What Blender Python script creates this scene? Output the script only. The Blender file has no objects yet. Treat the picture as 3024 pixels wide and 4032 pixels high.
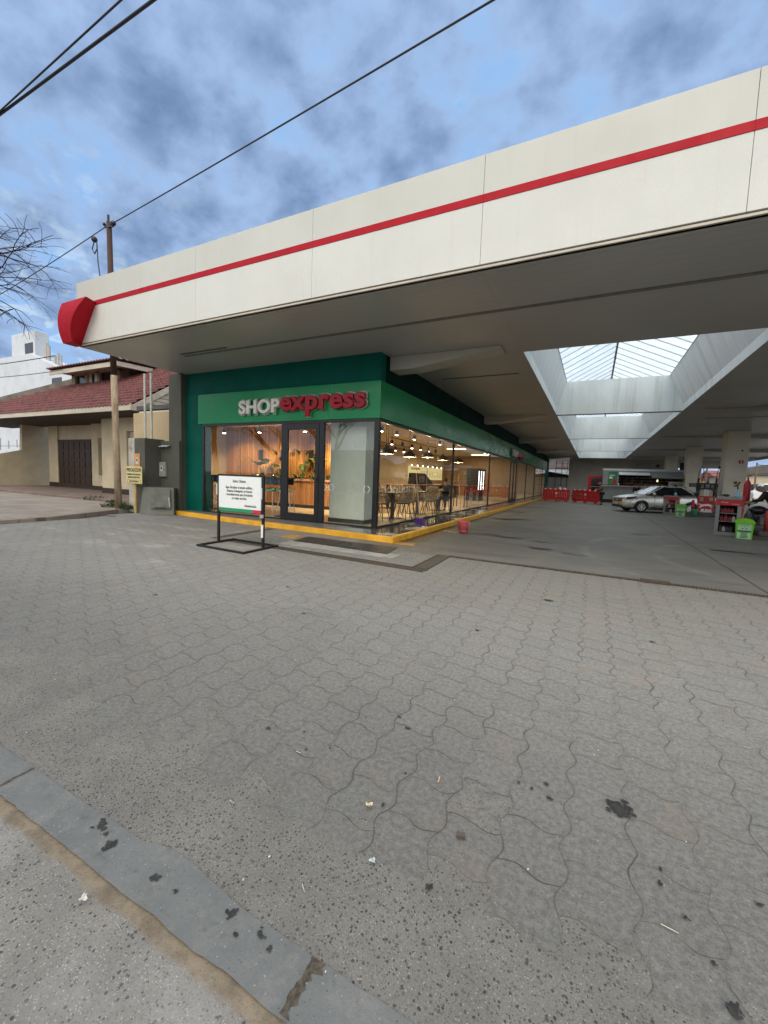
import bpy, bmesh, math, random
from mathutils import Vector, Matrix
random.seed(7)
S = bpy.context.scene
C = S.collection
PI = math.pi
R = math.radians

# ------------------------------------------------------------------ materials
class NT:
    """tiny helper that wires math nodes"""
    def __init__(s, nt): s.nt = nt
    def n(s, typ, **kw):
        o = s.nt.nodes.new(typ)
        for k, v in kw.items(): setattr(o, k, v)
        return o
    def link(s, a, b): s.nt.links.new(a, b)
    def inp(s, sock, v):
        if isinstance(v, (int, float)): sock.default_value = v
        elif isinstance(v, (tuple, list)):
            sock.default_value = tuple(v) if len(v) == len(sock.default_value) else (*v, 1)
        else: s.link(v, sock)
    def m(s, op, a, b=None, c=None, clamp=False):
        o = s.n('ShaderNodeMath', operation=op); o.use_clamp = clamp
        s.inp(o.inputs[0], a)
        if b is not None: s.inp(o.inputs[1], b)
        if c is not None: s.inp(o.inputs[2], c)
        return o.outputs[0]
    def mix(s, f, a, b, blend='MIX'):
        o = s.n('ShaderNodeMix', data_type='RGBA', blend_type=blend)
        s.inp(o.inputs[0], f); s.inp(o.inputs[6], a); s.inp(o.inputs[7], b)
        return o.outputs[2]
    def noise(s, vec, scale, detail=4, rough=.55, dist=0.0, dim='3D'):
        o = s.n('ShaderNodeTexNoise', noise_dimensions=dim)
        if vec is not None: s.link(vec, o.inputs['Vector'])
        o.inputs['Scale'].default_value = scale; o.inputs['Detail'].default_value = detail
        o.inputs['Roughness'].default_value = rough; o.inputs['Distortion'].default_value = dist
        return o.outputs[0]
    def vor(s, vec, scale, feature='F1', rnd=1.0, dim='3D'):
        o = s.n('ShaderNodeTexVoronoi', feature=feature, voronoi_dimensions=dim)
        s.link(vec, o.inputs['Vector']); o.inputs['Scale'].default_value = scale
        o.inputs['Randomness'].default_value = rnd
        return o
    def ramp(s, f, lo, hi, a=0.0, b=1.0, smooth=True):
        o = s.n('ShaderNodeMapRange'); o.interpolation_type = 'SMOOTHSTEP' if smooth else 'LINEAR'
        o.clamp = True
        s.inp(o.inputs[0], f)
        for i, v in enumerate((lo, hi, a, b)): s.inp(o.inputs[1 + i], v)
        return o.outputs[0]
    def xyz(s, vec):
        o = s.n('ShaderNodeSeparateXYZ'); s.link(vec, o.inputs[0]); return o.outputs
    def comb(s, x, y, z=0.0):
        o = s.n('ShaderNodeCombineXYZ')
        for i, v in enumerate((x, y, z)): s.inp(o.inputs[i], v)
        return o.outputs[0]
    def mapping(s, vec, scale=(1, 1, 1), loc=(0, 0, 0), rot=(0, 0, 0)):
        o = s.n('ShaderNodeMapping'); s.link(vec, o.inputs[0])
        o.inputs[1].default_value = loc; o.inputs[2].default_value = rot; o.inputs[3].default_value = scale
        return o.outputs[0]

MATS = {}
def base_mat(name):
    m = bpy.data.materials.new(name); m.use_nodes = True
    nt = m.node_tree; nt.nodes.clear()
    h = NT(nt)
    out = h.n('ShaderNodeOutputMaterial'); b = h.n('ShaderNodeBsdfPrincipled')
    h.link(b.outputs[0], out.inputs[0])
    MATS[name] = m
    return m, h, b, out
def bumpn(h, b, height, strength=.3, dist=.01):
    o = h.n('ShaderNodeBump'); o.inputs['Strength'].default_value = strength; o.inputs['Distance'].default_value = dist
    h.link(height, o.inputs['Height']); h.link(o.outputs[0], b.inputs['Normal'])

def mat(name, col, rough=.6, var=.12, scale=6.0, metal=0.0, bump=0.0, spec=.5, coat=0.0, stretch=None, dirt=None, bscale=None, emit=None, es=0.0, streak=None):
    """procedural paint / plastic / metal: base colour with noise variation, optional dirt colour and bump"""
    if name in MATS: return MATS[name]
    m, h, b, out = base_mat(name)
    tc = h.n('ShaderNodeTexCoord').outputs['Object']
    if stretch: tc = h.mapping(tc, stretch)
    nz = h.noise(tc, scale, 5, .6)
    f = h.ramp(nz, .3, .7)
    lo = tuple(max(0, c * (1 - var)) for c in col); hi = tuple(min(1, c * (1 + var)) for c in col)
    c = h.mix(f, lo, hi)
    if dirt:
        d = h.ramp(h.noise(tc, scale * .45, 6, .65), dirt[3], dirt[3] + .18)
        c = h.mix(d, c, dirt[:3])
    if streak:
        sv = h.ramp(h.noise(h.mapping(tc, scale=(1, 1, .07)), 5.0, 6, .7), .52, .72, 0, streak[3]); c = h.mix(sv, c, streak[:3])
        sv = h.ramp(h.noise(h.mapping(tc, scale=(.35, .35, .35)), 1.6, 6, .6), .45, .7, 0, streak[3] * .7); c = h.mix(sv, c, streak[:3])
    h.inp(b.inputs['Base Color'], c)
    r = h.ramp(h.noise(tc, scale * 2.3, 3), .3, .7, max(0, rough - .07), min(1, rough + .07))
    h.link(r, b.inputs['Roughness'])
    b.inputs['Metallic'].default_value = metal
    b.inputs['Specular IOR Level'].default_value = spec
    b.inputs['Coat Weight'].default_value = coat
    b.inputs['Coat Roughness'].default_value = .05
    if bump: bumpn(h, b, h.noise(tc, bscale or scale * 12, 4, .6), bump, .01)
    if emit:
        b.inputs['Emission Color'].default_value = (*emit, 1); b.inputs['Emission Strength'].default_value = es
    return m

def glass_mat(name, tint=(.93, .95, .94), k=1.7, ior=1.5, rough=0.0):
    if name in MATS: return MATS[name]
    m = bpy.data.materials.new(name); m.use_nodes = True; MATS[name] = m
    nt = m.node_tree; nt.nodes.clear(); h = NT(nt)
    out = h.n('ShaderNodeOutputMaterial'); mx = h.n('ShaderNodeMixShader')
    t = h.n('ShaderNodeBsdfTransparent'); g = h.n('ShaderNodeBsdfGlossy')
    t.inputs[0].default_value = (*tint, 1); g.inputs['Roughness'].default_value = rough
    g.inputs[0].default_value = (1, 1, 1, 1)
    tc = h.n('ShaderNodeTexCoord').outputs['Object']
    bp = h.n('ShaderNodeBump'); bp.inputs['Strength'].default_value = .04; bp.inputs['Distance'].default_value = .02
    h.link(h.noise(tc, .9, 2), bp.inputs['Height'])
    h.link(bp.outputs[0], g.inputs['Normal'])
    ge = h.n('ShaderNodeNewGeometry'); dp = h.n('ShaderNodeVectorMath', operation='DOT_PRODUCT'); h.link(ge.outputs['Normal'], dp.inputs[0]); h.link(ge.outputs['Incoming'], dp.inputs[1])
    cc = h.m('SUBTRACT', 1.0, h.m('ABSOLUTE', dp.outputs['Value']), clamp=True)
    f = h.m('MULTIPLY', h.m('ADD', .045, h.m('MULTIPLY', h.m('POWER', cc, 4.6), .92)), k, clamp=True)
    h.link(f, mx.inputs[0]); h.link(t.outputs[0], mx.inputs[1]); h.link(g.outputs[0], mx.inputs[2])
    h.link(mx.outputs[0], out.inputs[0])
    return m

def emit_mat(name, col, s):
    if name in MATS: return MATS[name]
    m = bpy.data.materials.new(name); m.use_nodes = True; MATS[name] = m
    nt = m.node_tree; nt.nodes.clear(); h = NT(nt)
    out = h.n('ShaderNodeOutputMaterial'); e = h.n('ShaderNodeEmission')
    tc = h.n('ShaderNodeTexCoord').outputs['Object']
    h.link(h.mix(h.noise(tc, 8, 2), col, tuple(c * .9 for c in col)), e.inputs[0])
    e.inputs[1].default_value = s; h.link(e.outputs[0], out.inputs[0])
    return m

# ------------------------------------------------------------------ mesh builder
class MB:
    def __init__(s): s.v = []; s.f = []; s.mi = []; s.cur = 0
    def add(s, vs, fs):
        b = len(s.v); s.v += [Vector(p) for p in vs]
        for f in fs: s.f.append([b + i for i in f]); s.mi.append(s.cur)
        return s
    def box(s, x0, x1, y0, y1, z0, z1):
        vs = [(x0, y0, z0), (x1, y0, z0), (x1, y1, z0), (x0, y1, z0), (x0, y0, z1), (x1, y0, z1), (x1, y1, z1), (x0, y1, z1)]
        return s.add(vs, [(0, 3, 2, 1), (4, 5, 6, 7), (0, 1, 5, 4), (1, 2, 6, 5), (2, 3, 7, 6), (3, 0, 4, 7)])
    def obox(s, c, ax, ay, az):
        c = Vector(c); ax = Vector(ax); ay = Vector(ay); az = Vector(az)
        vs = [c - ax - ay - az, c + ax - ay - az, c + ax + ay - az, c - ax + ay - az, c - ax - ay + az, c + ax - ay + az, c + ax + ay + az, c - ax + ay + az]
        return s.add(vs, [(0, 3, 2, 1), (4, 5, 6, 7), (0, 1, 5, 4), (1, 2, 6, 5), (2, 3, 7, 6), (3, 0, 4, 7)])
    def bar(s, a, b, w, d=None, up=(0, 0, 1)):
        a = Vector(a); b = Vector(b); t = (b - a)
        if t.length < 1e-6: return s
        u = Vector(up)
        if abs(t.normalized().dot(u)) > .98: u = Vector((1, 0, 0))
        sx = t.cross(u).normalized(); sy = sx.cross(t).normalized()
        return s.obox((a + b) / 2, t / 2, sx * w / 2, sy * (d or w) / 2)
    def quad(s, *p): return s.add(p, [tuple(range(len(p)))])
    def prism(s, pts, off):
        n = len(pts); off = Vector(off); vs = [Vector(p) for p in pts] + [Vector(p) + off for p in pts]
        fs = [tuple(range(n))[::-1], tuple(range(n, 2 * n))] + [(i, (i + 1) % n, n + (i + 1) % n, n + i) for i in range(n)]
        return s.add(vs, fs)
    def tube(s, pts, r, n=8, cap=True):
        pts = [Vector(p) for p in pts]; k = len(pts)
        rs = r if isinstance(r, (list, tuple)) else [r] * k
        prev = None; vs = []
        for i, p in enumerate(pts):
            t = (pts[min(i + 1, k - 1)] - pts[max(i - 1, 0)])
            t = t.normalized() if t.length > 1e-9 else Vector((0, 0, 1))
            if prev is None:
                u = Vector((0, 0, 1)) if abs(t.z) < .95 else Vector((1, 0, 0)); a = t.cross(u).normalized()
            else:
                a = (prev - t * prev.dot(t)); a = a.normalized() if a.length > 1e-6 else t.orthogonal().normalized()
            prev = a; b = t.cross(a)
            for j in range(n):
                q = 2 * PI * j / n; vs.append(p + (a * math.cos(q) + b * math.sin(q)) * rs[i])
        fs = [(i * n + j, i * n + (j + 1) % n, (i + 1) * n + (j + 1) % n, (i + 1) * n + j) for i in range(k - 1) for j in range(n)]
        if cap: fs += [tuple(range(n))[::-1], tuple(range((k - 1) * n, k * n))]
        return s.add(vs, fs)
    def cyl(s, a, b, r0, r1=None, n=16): return s.tube([a, b], [r0, r0 if r1 is None else r1], n)
    def lathe(s, prof, c=(0, 0, 0), n=20, M=None):
        c = Vector(c); vs = []
        for r, z in prof:
            for j in range(n):
                q = 2 * PI * j / n; p = Vector((r * math.cos(q), r * math.sin(q), z))
                vs.append(c + (M @ p if M else p))
        k = len(prof)
        fs = [(i * n + j, i * n + (j + 1) % n, (i + 1) * n + (j + 1) % n, (i + 1) * n + j) for i in range(k - 1) for j in range(n)]
        return s.add(vs, fs)
    def sphere(s, c, r, n=12, sc=(1, 1, 1)):
        prof = [(max(1e-4, r * math.sin(PI * i / n)), -r * math.cos(PI * i / n)) for i in range(n + 1)]
        M = Matrix.Diagonal(Vector(sc))
        return s.lathe(prof, c, n + 4, M)
    def build(s, name, m, parent=None, local=False, smooth=False, bevel=0.0, subsurf=0, seg=2):
        me = bpy.data.meshes.new(name)
        off = Vector((0, 0, 0))
        if parent is not None and not local:
            p = parent
            while p is not None: off += p.location; p = p.parent
        me.from_pydata([tuple(v - off) for v in s.v], [], s.f)
        for mm in (m if isinstance(m, (list, tuple)) else [m]): me.materials.append(mm)
        if any(s.mi): me.polygons.foreach_set('material_index', s.mi)
        bm = bmesh.new(); bm.from_mesh(me)
        bmesh.ops.recalc_face_normals(bm, faces=bm.faces[:]); bm.to_mesh(me); bm.free()
        if smooth: me.polygons.foreach_set('use_smooth', [True] * len(me.polygons))
        me.update()
        o = bpy.data.objects.new(name, me); C.objects.link(o)
        if parent is not None: o.parent = parent
        if bevel:
            d = o.modifiers.new('bevel', 'BEVEL'); d.width = bevel; d.segments = seg; d.limit_method = 'ANGLE'; d.angle_limit = R(35)
        if subsurf:
            d = o.modifiers.new('sub', 'SUBSURF'); d.levels = subsurf; d.render_levels = subsurf
        return o

def thing(name, label, cat, loc=(0, 0, 0), rz=0.0, group=None):
    o = bpy.data.objects.new(name, None); C.objects.link(o)
    o.location = loc; o.rotation_euler = (0, 0, rz); o.empty_display_size = .2
    o['label'] = label; o['category'] = cat
    if group: o['group'] = group
    return o
def tag(o, label, cat, group=None):
    o['label'] = label; o['category'] = cat
    if group: o['group'] = group
    return o
def struct(o): o['kind'] = 'structure'; return o
def stuff(o): o['kind'] = 'stuff'; return o
def dup(root, loc, rz, label, group=None):
    r = root.copy(); C.objects.link(r); r.location = loc; r.rotation_euler = (0, 0, rz); r['label'] = label
    if group: r['group'] = group
    def kids(a, b):
        for ch in list(a.children):
            c = ch.copy(); C.objects.link(c); c.parent = b; kids(ch, c)
    kids(root, r)
    return r

def text_mesh(body, size, M, m, name, parent, ext=.004, align='CENTER', offset=0.0, bevel=0.0, sx=1.0, spacing=1.0, lead=1.0, shear=0.0):
    """lettering: M places text plane (x right, y up, z out) in parent space"""
    cu = bpy.data.curves.new(name, 'FONT'); cu.body = body; cu.size = size; cu.align_x = align; cu.align_y = 'CENTER'
    cu.extrude = ext; cu.offset = offset; cu.bevel_depth = bevel; cu.bevel_resolution = 2; cu.resolution_u = 4
    cu.space_character = spacing; cu.space_line = lead; cu.shear = shear
    o = bpy.data.objects.new('tmp', cu); C.objects.link(o)
    bpy.context.view_layer.update()
    dg = bpy.context.evaluated_depsgraph_get()
    me = bpy.data.meshes.new_from_object(o.evaluated_get(dg)); bpy.data.objects.remove(o)
    me.name = name
    me.transform(M @ Matrix.Diagonal((sx, 1, 1, 1)))
    me.materials.clear(); me.materials.append(m)
    ob = bpy.data.objects.new(name, me); C.objects.link(ob); ob.parent = parent
    return ob
def face_M(pos, right, up):
    r = Vector(right).normalized(); u = Vector(up).normalized(); n = r.cross(u)
    M = Matrix.Identity(4)
    for i in range(3): M[i][0] = r[i]; M[i][1] = u[i]; M[i][2] = n[i]; M[i][3] = pos[i]
    return M
def rel(parent, p):
    off = Vector((0, 0, 0)); q = parent
    while q is not None: off += q.location; q = q.parent
    return Vector(p) - off

# ------------------------------------------------------------------ camera
cd = bpy.data.cameras.new('camera'); cam = bpy.data.objects.new('camera', cd); C.objects.link(cam)
RM = [[0.8919661109088591, 0.45068957721808794, 0.03571221047633362], [0.06980274415354859, -0.059241343077204904, -0.9958002009334218], [-0.44668113223949707, 0.8907128427598819, -0.08430063964081709]]
mw = Matrix.Identity(4)
for i in range(3):
    mw[i][0] = RM[0][i]; mw[i][1] = -RM[1][i]; mw[i][2] = -RM[2][i]
mw[2][3] = 1.45
cam.matrix_world = mw
cd.sensor_fit = 'VERTICAL'; cd.sensor_height = 24.0; cd.lens = 24.0 * 1627.957 / 4032.0
cd.clip_start = .05; cd.clip_end = 6000
S.camera = cam

# ------------------------------------------------------------------ world and sun
SUN_EL, SUN_AZ = R(50), R(-72)          # direction the light comes from: azimuth in xy plane
sd = Vector((math.cos(SUN_EL) * math.cos(SUN_AZ), math.cos(SUN_EL) * math.sin(SUN_AZ), math.sin(SUN_EL)))
w = bpy.data.worlds.new('World'); S.world = w; w.use_nodes = True
nt = w.node_tree; nt.nodes.clear(); h = NT(nt)
out = h.n('ShaderNodeOutputWorld'); bg = h.n('ShaderNodeBackground')
sky = h.n('ShaderNodeTexSky'); sky.sky_type = 'NISHITA'; sky.sun_disc = False
sky.sun_elevation = SUN_EL; sky.sun_rotation = PI / 2 - SUN_AZ
sky.air_density = 1.0; sky.dust_density = .6; sky.ozone_density = 2.0
tc = h.n('ShaderNodeTexCoord').outputs['Generated']
X, Y, Z = h.xyz(tc)
zz = h.m('ADD', h.m('MAXIMUM', Z, 0.0), .38)
pv = h.comb(h.m('DIVIDE', X, zz), h.m('DIVIDE', Y, zz), 0.0)
n1 = h.noise(pv, 6.6, 6, .54, .0)
n2 = h.noise(h.mapping(pv, loc=(3.1, 7.7, 1.3)), 17.0, 5, .55, .0)
n3 = h.noise(h.mapping(pv, loc=(9.1, 2.7, 4.3)), 2.0, 3, .5)
puff = h.vor(h.mapping(pv, loc=(1.4, .6, 2.2)), 8.5, 'SMOOTH_F1'); pf = h.ramp(puff.outputs['Distance'], .10, .62, 1, 0)
lump = h.m('ADD', h.m('MULTIPLY', n1, .58), h.m('ADD', h.m('MULTIPLY', n2, .22), h.m('MULTIPLY', pf, .20)))
cover = h.m('ADD', lump, h.m('MULTIPLY', h.m('SUBTRACT', n3, .5), .24))
f_cloud = h.ramp(cover, .24, .45)
shade = h.ramp(h.m('ADD', h.m('MULTIPLY', lump, .8), h.m('ADD', h.m('MULTIPLY', n3, .12), h.m('MULTIPLY', n2, .22))), .34, .82)
dotn = h.n('ShaderNodeVectorMath', operation='DOT_PRODUCT'); h.link(tc, dotn.inputs[0]); dotn.inputs[1].default_value = tuple(sd)
sw = h.ramp(dotn.outputs['Value'], .05, .95)          # the cloud deck stands brighter and whiter towards the veiled sun
glow = h.m('ADD', 1.0, h.m('MULTIPLY', sw, 2.7))
ccol = h.mix(shade, (.42, .59, .89), (.145, .235, .43))
ccol = h.mix(sw, ccol, (.53, .51, .46))
cl = h.n('ShaderNodeVectorMath', operation='SCALE'); h.link(ccol, cl.inputs[0]); h.link(glow, cl.inputs['Scale'])
hz = h.ramp(Z, -.02, .22, 1, 0)
sk = h.n('ShaderNodeVectorMath', operation='SCALE'); h.link(sky.outputs[0], sk.inputs[0]); sk.inputs['Scale'].default_value = .09
gap = h.mix(.88, sk.outputs[0], (.30, .57, .98))
gap = h.mix(h.ramp(n2, .48, .66, 0, .6), gap, (.44, .66, .96))
colr = h.mix(h.m('MAXIMUM', f_cloud, sw), gap, cl.outputs[0])
colr = h.mix(h.m('MULTIPLY', hz, .5), colr, (.50, .68, .95))
brk = h.m('MULTIPLY', h.ramp(n2, .47, .62), h.m('MULTIPLY', h.ramp(Z, .62, .25, 0, 1), h.ramp(n1, .58, .42, 0, 1)))   # pale breaks low down
colr = h.mix(h.m('MULTIPLY', brk, .7), colr, (.62, .80, 1.0))
low = h.m('MULTIPLY', h.m('MULTIPLY', h.ramp(h.m('MULTIPLY', Y, -1.0), .05, .8), h.ramp(Z, .0, .55, 1, 0)), 1.7)   # bright rim under the cloud deck towards the sunken sun side
lowc = h.n('ShaderNodeVectorMath', operation='SCALE'); lowc.inputs[0].default_value = (1.0, .92, .78); h.link(h.m('MULTIPLY', low, .5), lowc.inputs['Scale'])
addn = h.n('ShaderNodeVectorMath', operation='ADD'); h.link(colr, addn.inputs[0]); h.link(lowc.outputs[0], addn.inputs[1]); colr = addn.outputs[0]
h.link(colr, bg.inputs[0]); bg.inputs[1].default_value = 1.0
h.link(bg.outputs[0], out.inputs[0])

sl = bpy.data.lights.new('sun', 'SUN'); sl.energy = 1.1; sl.angle = R(35); sl.color = (1.0, .93, .82)
so = bpy.data.objects.new('sun', sl); C.objects.link(so)
so.rotation_euler = (-sd).to_track_quat('-Z', 'Y').to_euler(); so.location = sd * 50

S.view_settings.view_transform = 'Standard'; S.view_settings.look = 'None'
S.view_settings.exposure = 0.0; S.view_settings.gamma = 1.0; S.view_settings.use_curve_mapping = False
S.cycles.use_denoising = True
S.cycles.denoising_prefilter = 'NONE'
try: S.cycles.denoiser = 'OPENIMAGEDENOISE'
except Exception: pass
S.cycles.max_bounces = 8; S.cycles.transparent_max_bounces = 16; S.cycles.glossy_bounces = 4
S.cycles.diffuse_bounces = 4; S.cycles.sample_clamp_indirect = 6.0
S.cycles.caustics_reflective = False; S.cycles.caustics_refractive = False

# ================================================================== GROUND
def aggregate(h, tc, wx, wy):
    """exposed aggregate concrete: (colour, height)"""
    jit = h.noise(tc, 9, 2)
    wt = h.n('ShaderNodeVectorMath', operation='ADD'); nzc = h.n('ShaderNodeTexNoise'); h.link(tc, nzc.inputs['Vector']); nzc.inputs['Scale'].default_value = 70; nzc.inputs['Detail'].default_value = 2
    wsc = h.n('ShaderNodeVectorMath', operation='SCALE'); h.link(nzc.outputs['Color'], wsc.inputs[0]); wsc.inputs['Scale'].default_value = .008
    h.link(tc, wt.inputs[0]); h.link(wsc.outputs[0], wt.inputs[1]); wtc = wt.outputs[0]
    v1 = h.vor(wtc, 90, dim='3D'); v2 = h.vor(h.mapping(wtc, loc=(5.3, 2.1, .4)), 150)
    s1 = h.n('ShaderNodeSeparateColor'); h.link(v1.outputs['Color'], s1.inputs[0])
    s2 = h.n('ShaderNodeSeparateColor'); h.link(v2.outputs['Color'], s2.inputs[0])
    dens = h.ramp(h.noise(tc, 1.7, 4), .3, .7, .48, .82)
    pick1 = h.m('LESS_THAN', s1.outputs[0], dens)
    r1 = h.m('ADD', .16, h.m('MULTIPLY', s1.outputs[1], .34))
    st1 = h.m('MULTIPLY', h.ramp(h.m('SUBTRACT', v1.outputs['Distance'], r1), -.07, .05, 1, 0), pick1)
    pick2 = h.m('LESS_THAN', s2.outputs[0], .5)
    st2 = h.m('MULTIPLY', h.ramp(h.m('SUBTRACT', v2.outputs['Distance'], .33), -.08, .08, 1, 0), pick2)
    base = h.mix(h.ramp(h.noise(tc, 3.2, 6, .65), .3, .7), (.185, .175, .158), (.25, .235, .21))
    base = h.mix(h.ramp(h.noise(tc, 160, 3, .7), .35, .7), h.mix(.5, base, (.11, .105, .10)), base)
    stone = h.mix(h.ramp(s1.outputs[2], .0, .9), (.028, .027, .028), (.185, .178, .168))
    c = h.mix(h.m('MULTIPLY', st1, .88), base, stone)
    c = h.mix(h.m('MULTIPLY', st2, .7), c, h.mix(h.ramp(s2.outputs[2], .55, .8), (.065, .06, .056), (.40, .385, .36)))
    hgt = h.m('ADD', h.m('MULTIPLY', st1, .5), h.m('MULTIPLY', h.noise(tc, 90, 4, .7), .6))
    return c, hgt

def paver_material():
    m, h, b, out = base_mat('paver'); tc = h.n('ShaderNodeTexCoord').outputs['Object']
    wob = h.noise(tc, 1.1, 2); wob2 = h.noise(h.mapping(tc, loc=(9, 3, 1)), 1.3, 2)
    x, y, z = h.xyz(tc)
    x = h.m('ADD', x, h.m('MULTIPLY', h.m('SUBTRACT', h.m('ADD', h.m('MULTIPLY', wob, .5), h.m('MULTIPLY', h.noise(tc, 7, 3), .5)), .5), .05)); y = h.m('ADD', y, h.m('MULTIPLY', h.m('SUBTRACT', h.m('ADD', h.m('MULTIPLY', wob2, .5), h.m('MULTIPLY', h.noise(h.mapping(tc, loc=(1, 6, 3)), 7, 3), .5)), .5), .05))
    P = .2365
    xw = h.m('ADD', x, h.m('MULTIPLY', h.m('SINE', h.m('MULTIPLY', y, 2 * PI / P)), .0185))
    col = h.m('FLOOR', h.m('DIVIDE', xw, P)); xf = h.m('FRACT', h.m('DIVIDE', xw, P))
    yw = h.m('ADD', y, h.m('MULTIPLY', h.m('MODULO', h.m('ABSOLUTE', col), 2.0), P * .5))
    yw = h.m('ADD', yw, h.m('MULTIPLY', h.m('SINE', h.m('MULTIPLY', xf, 2 * PI)), -.0165))
    row = h.m('FLOOR', h.m('DIVIDE', yw, P)); yf = h.m('FRACT', h.m('DIVIDE', yw, P))
    dx = h.m('MULTIPLY', h.m('MINIMUM', xf, h.m('SUBTRACT', 1.0, xf)), P)
    dy = h.m('MULTIPLY', h.m('MINIMUM', yf, h.m('SUBTRACT', 1.0, yf)), P)
    wn = h.n('ShaderNodeTexWhiteNoise', noise_dimensions='2D'); h.link(h.comb(col, row), wn.inputs['Vector'])
    rs = h.n('ShaderNodeSeparateColor'); h.link(wn.outputs['Color'], rs.inputs[0])
    # joints: the long ones along the depth are more open than the cross ones; both fade where dust fills them
    fade = h.ramp(h.noise(tc, 1.6, 5, .6), .38, .64, .10, 1.0)
    fade2 = h.ramp(h.noise(h.mapping(tc, loc=(4, 8, 2)), 2.2, 5, .6), .38, .62, .12, .95)
    jx = h.m('MULTIPLY', h.ramp(dx, .0008, h.ramp(y, 1.5, 5.0, .0042, .0085), 1, 0), fade)
    jy = h.m('MULTIPLY', h.ramp(dy, .001, h.ramp(y, 1.5, 5.0, .0040, .0075), 1, 0), fade2)
    j = h.m('MAXIMUM', jx, jy)
    edge = h.m('MULTIPLY', h.ramp(h.m('MINIMUM', dx, dy), .0, .03, 1, 0), .16)
    # surface
    tone = h.mix(rs.outputs[0], (.222, .215, .200), (.256, .247, .230))
    tone = h.mix(h.m('MULTIPLY', h.m('GREATER_THAN', rs.outputs[1], .84), .28), tone, (.27, .225, .19))
    tone = h.mix(h.m('MULTIPLY', h.m('LESS_THAN', rs.outputs[1], .08), .45), tone, (.19, .20, .20))
    big = h.noise(tc, .45, 5, .6)
    tone = h.mix(h.ramp(big, .35, .65, 0, .38), tone, (.225, .21, .185))
    tone = h.mix(h.ramp(h.noise(h.mapping(tc, loc=(2, 5, 0)), .8, 7, .66), .50, .68, 0, .55), tone, (.15, .14, .125)); tone = h.mix(h.ramp(h.noise(h.mapping(tc, scale=(.5, 1.4, 1), loc=(6, 1, 0)), 1.6, 7, .7), .57, .68, 0, .55), tone, (.33, .315, .285))
    fine = h.noise(tc, 190, 3, .75); mid = h.noise(tc, 40, 5, .7)
    tone = h.mix(h.ramp(fine, .36, .66, .0, 1.0), h.mix(.42, tone, (.09, .088, .084)), h.mix(.22, tone, (.42, .41, .39)))
    tone = h.mix(h.ramp(mid, .35, .7, .0, .42), tone, (.15, .146, .138))
    # pale lime bloom in front of the shop
    lm = h.m('MULTIPLY', h.ramp(h.noise(h.mapping(tc, scale=(.55, 1.6, 1)), 1.3, 5, .65), .5, .72),
             h.m('MULTIPLY', h.ramp(y, 3.2, 4.8, 0, 1), h.ramp(x, -4.0, -6.5, 0, 1)))
    tone = h.mix(h.m('MULTIPLY', lm, .7), tone, (.45, .43, .40))
    tone = h.mix(h.m('MULTIPLY', h.ramp(y, 3.0, 6.5, 0, 1), .15), tone, (.25, .235, .21))
    tone = h.mix(h.m('MULTIPLY', h.ramp(h.m('ADD', y, h.m('MULTIPLY', h.m('SUBTRACT', big, .5), 1.5)), 3.6, 1.3, 0, 1), .3), tone, (.16, .156, .15))
    pits = h.vor(tc, 140)
    ps = h.n('ShaderNodeSeparateColor'); h.link(pits.outputs['Color'], ps.inputs[0])
    pit = h.m('MULTIPLY', h.m('LESS_THAN', ps.outputs[0], .05), h.ramp(pits.outputs['Distance'], .2, .34, 1, 0))
    tone = h.mix(h.m('MULTIPLY', pit, .8), tone, (.06, .055, .05))
    sp1 = h.vor(h.mapping(tc, loc=(2.2, 4.1, 0)), 88); q1 = h.n('ShaderNodeSeparateColor'); h.link(sp1.outputs['Color'], q1.inputs[0])
    d1 = h.m('MULTIPLY', h.m('LESS_THAN', q1.outputs[0], .26), h.ramp(h.m('SUBTRACT', sp1.outputs['Distance'], h.m('ADD', .10, h.m('MULTIPLY', q1.outputs[1], .22))), -.06, .06, 1, 0))
    d2 = h.m('MULTIPLY', h.m('GREATER_THAN', q1.outputs[0], .80), h.ramp(h.m('SUBTRACT', sp1.outputs['Distance'], h.m('ADD', .08, h.m('MULTIPLY', q1.outputs[1], .18))), -.06, .06, 1, 0))
    tone = h.mix(h.m('MULTIPLY', d1, .75), tone, (.075, .072, .068)); tone = h.mix(h.m('MULTIPLY', d2, .75), tone, (.42, .41, .39))
    grit = h.noise(tc, 38, 8, .85)
    tone = h.mix(h.ramp(grit, .40, .60, 0, 1), h.mix(.34, tone, (.08, .078, .074)), h.mix(.22, tone, (.42, .405, .38)))
    tone = h.mix(h.ramp(h.noise(h.mapping(tc, loc=(3, 1, 0)), 2.1, 5, .6), .58, .72, 0, .35), tone, (.285, .215, .175))
    tone = h.mix(edge, tone, (.12, .115, .10))
    jc = h.mix(h.noise(tc, 9, 3), (.040, .036, .030), (.15, .13, .105))
    pav = h.mix(h.m('MULTIPLY', j, .80), tone, jc)
    # worn area: aggregate apron by the kerb, following whole pavers, and a few rough pavers further in
    ac, ah = aggregate(h, tc, x, y)
    cellj = h.m('MULTIPLY', h.m('SUBTRACT', rs.outputs[2], .5), .22)
    lim = h.m('ADD', h.m('ADD', h.m('MULTIPLY', row, P), cellj), h.m('MULTIPLY', h.m('SUBTRACT', h.noise(tc, 26, 4), .5), .10))
    wornx = h.ramp(x, -3.2, -2.3, .35, 0)
    ap = h.ramp(h.m('ADD', h.m('SUBTRACT', lim, wornx), h.m('MULTIPLY', h.m('SUBTRACT', h.noise(tc, 5, 6, .7), .5), .16)), 1.17, 1.27, 1, 0)
    ap2 = h.ramp(h.m('ADD', y, h.m('MULTIPLY', h.m('SUBTRACT', h.noise(tc, 12, 5), .5), .12)), 1.27, 1.32, 1, 0)
    ap = h.m('MAXIMUM', ap, ap2)
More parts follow.
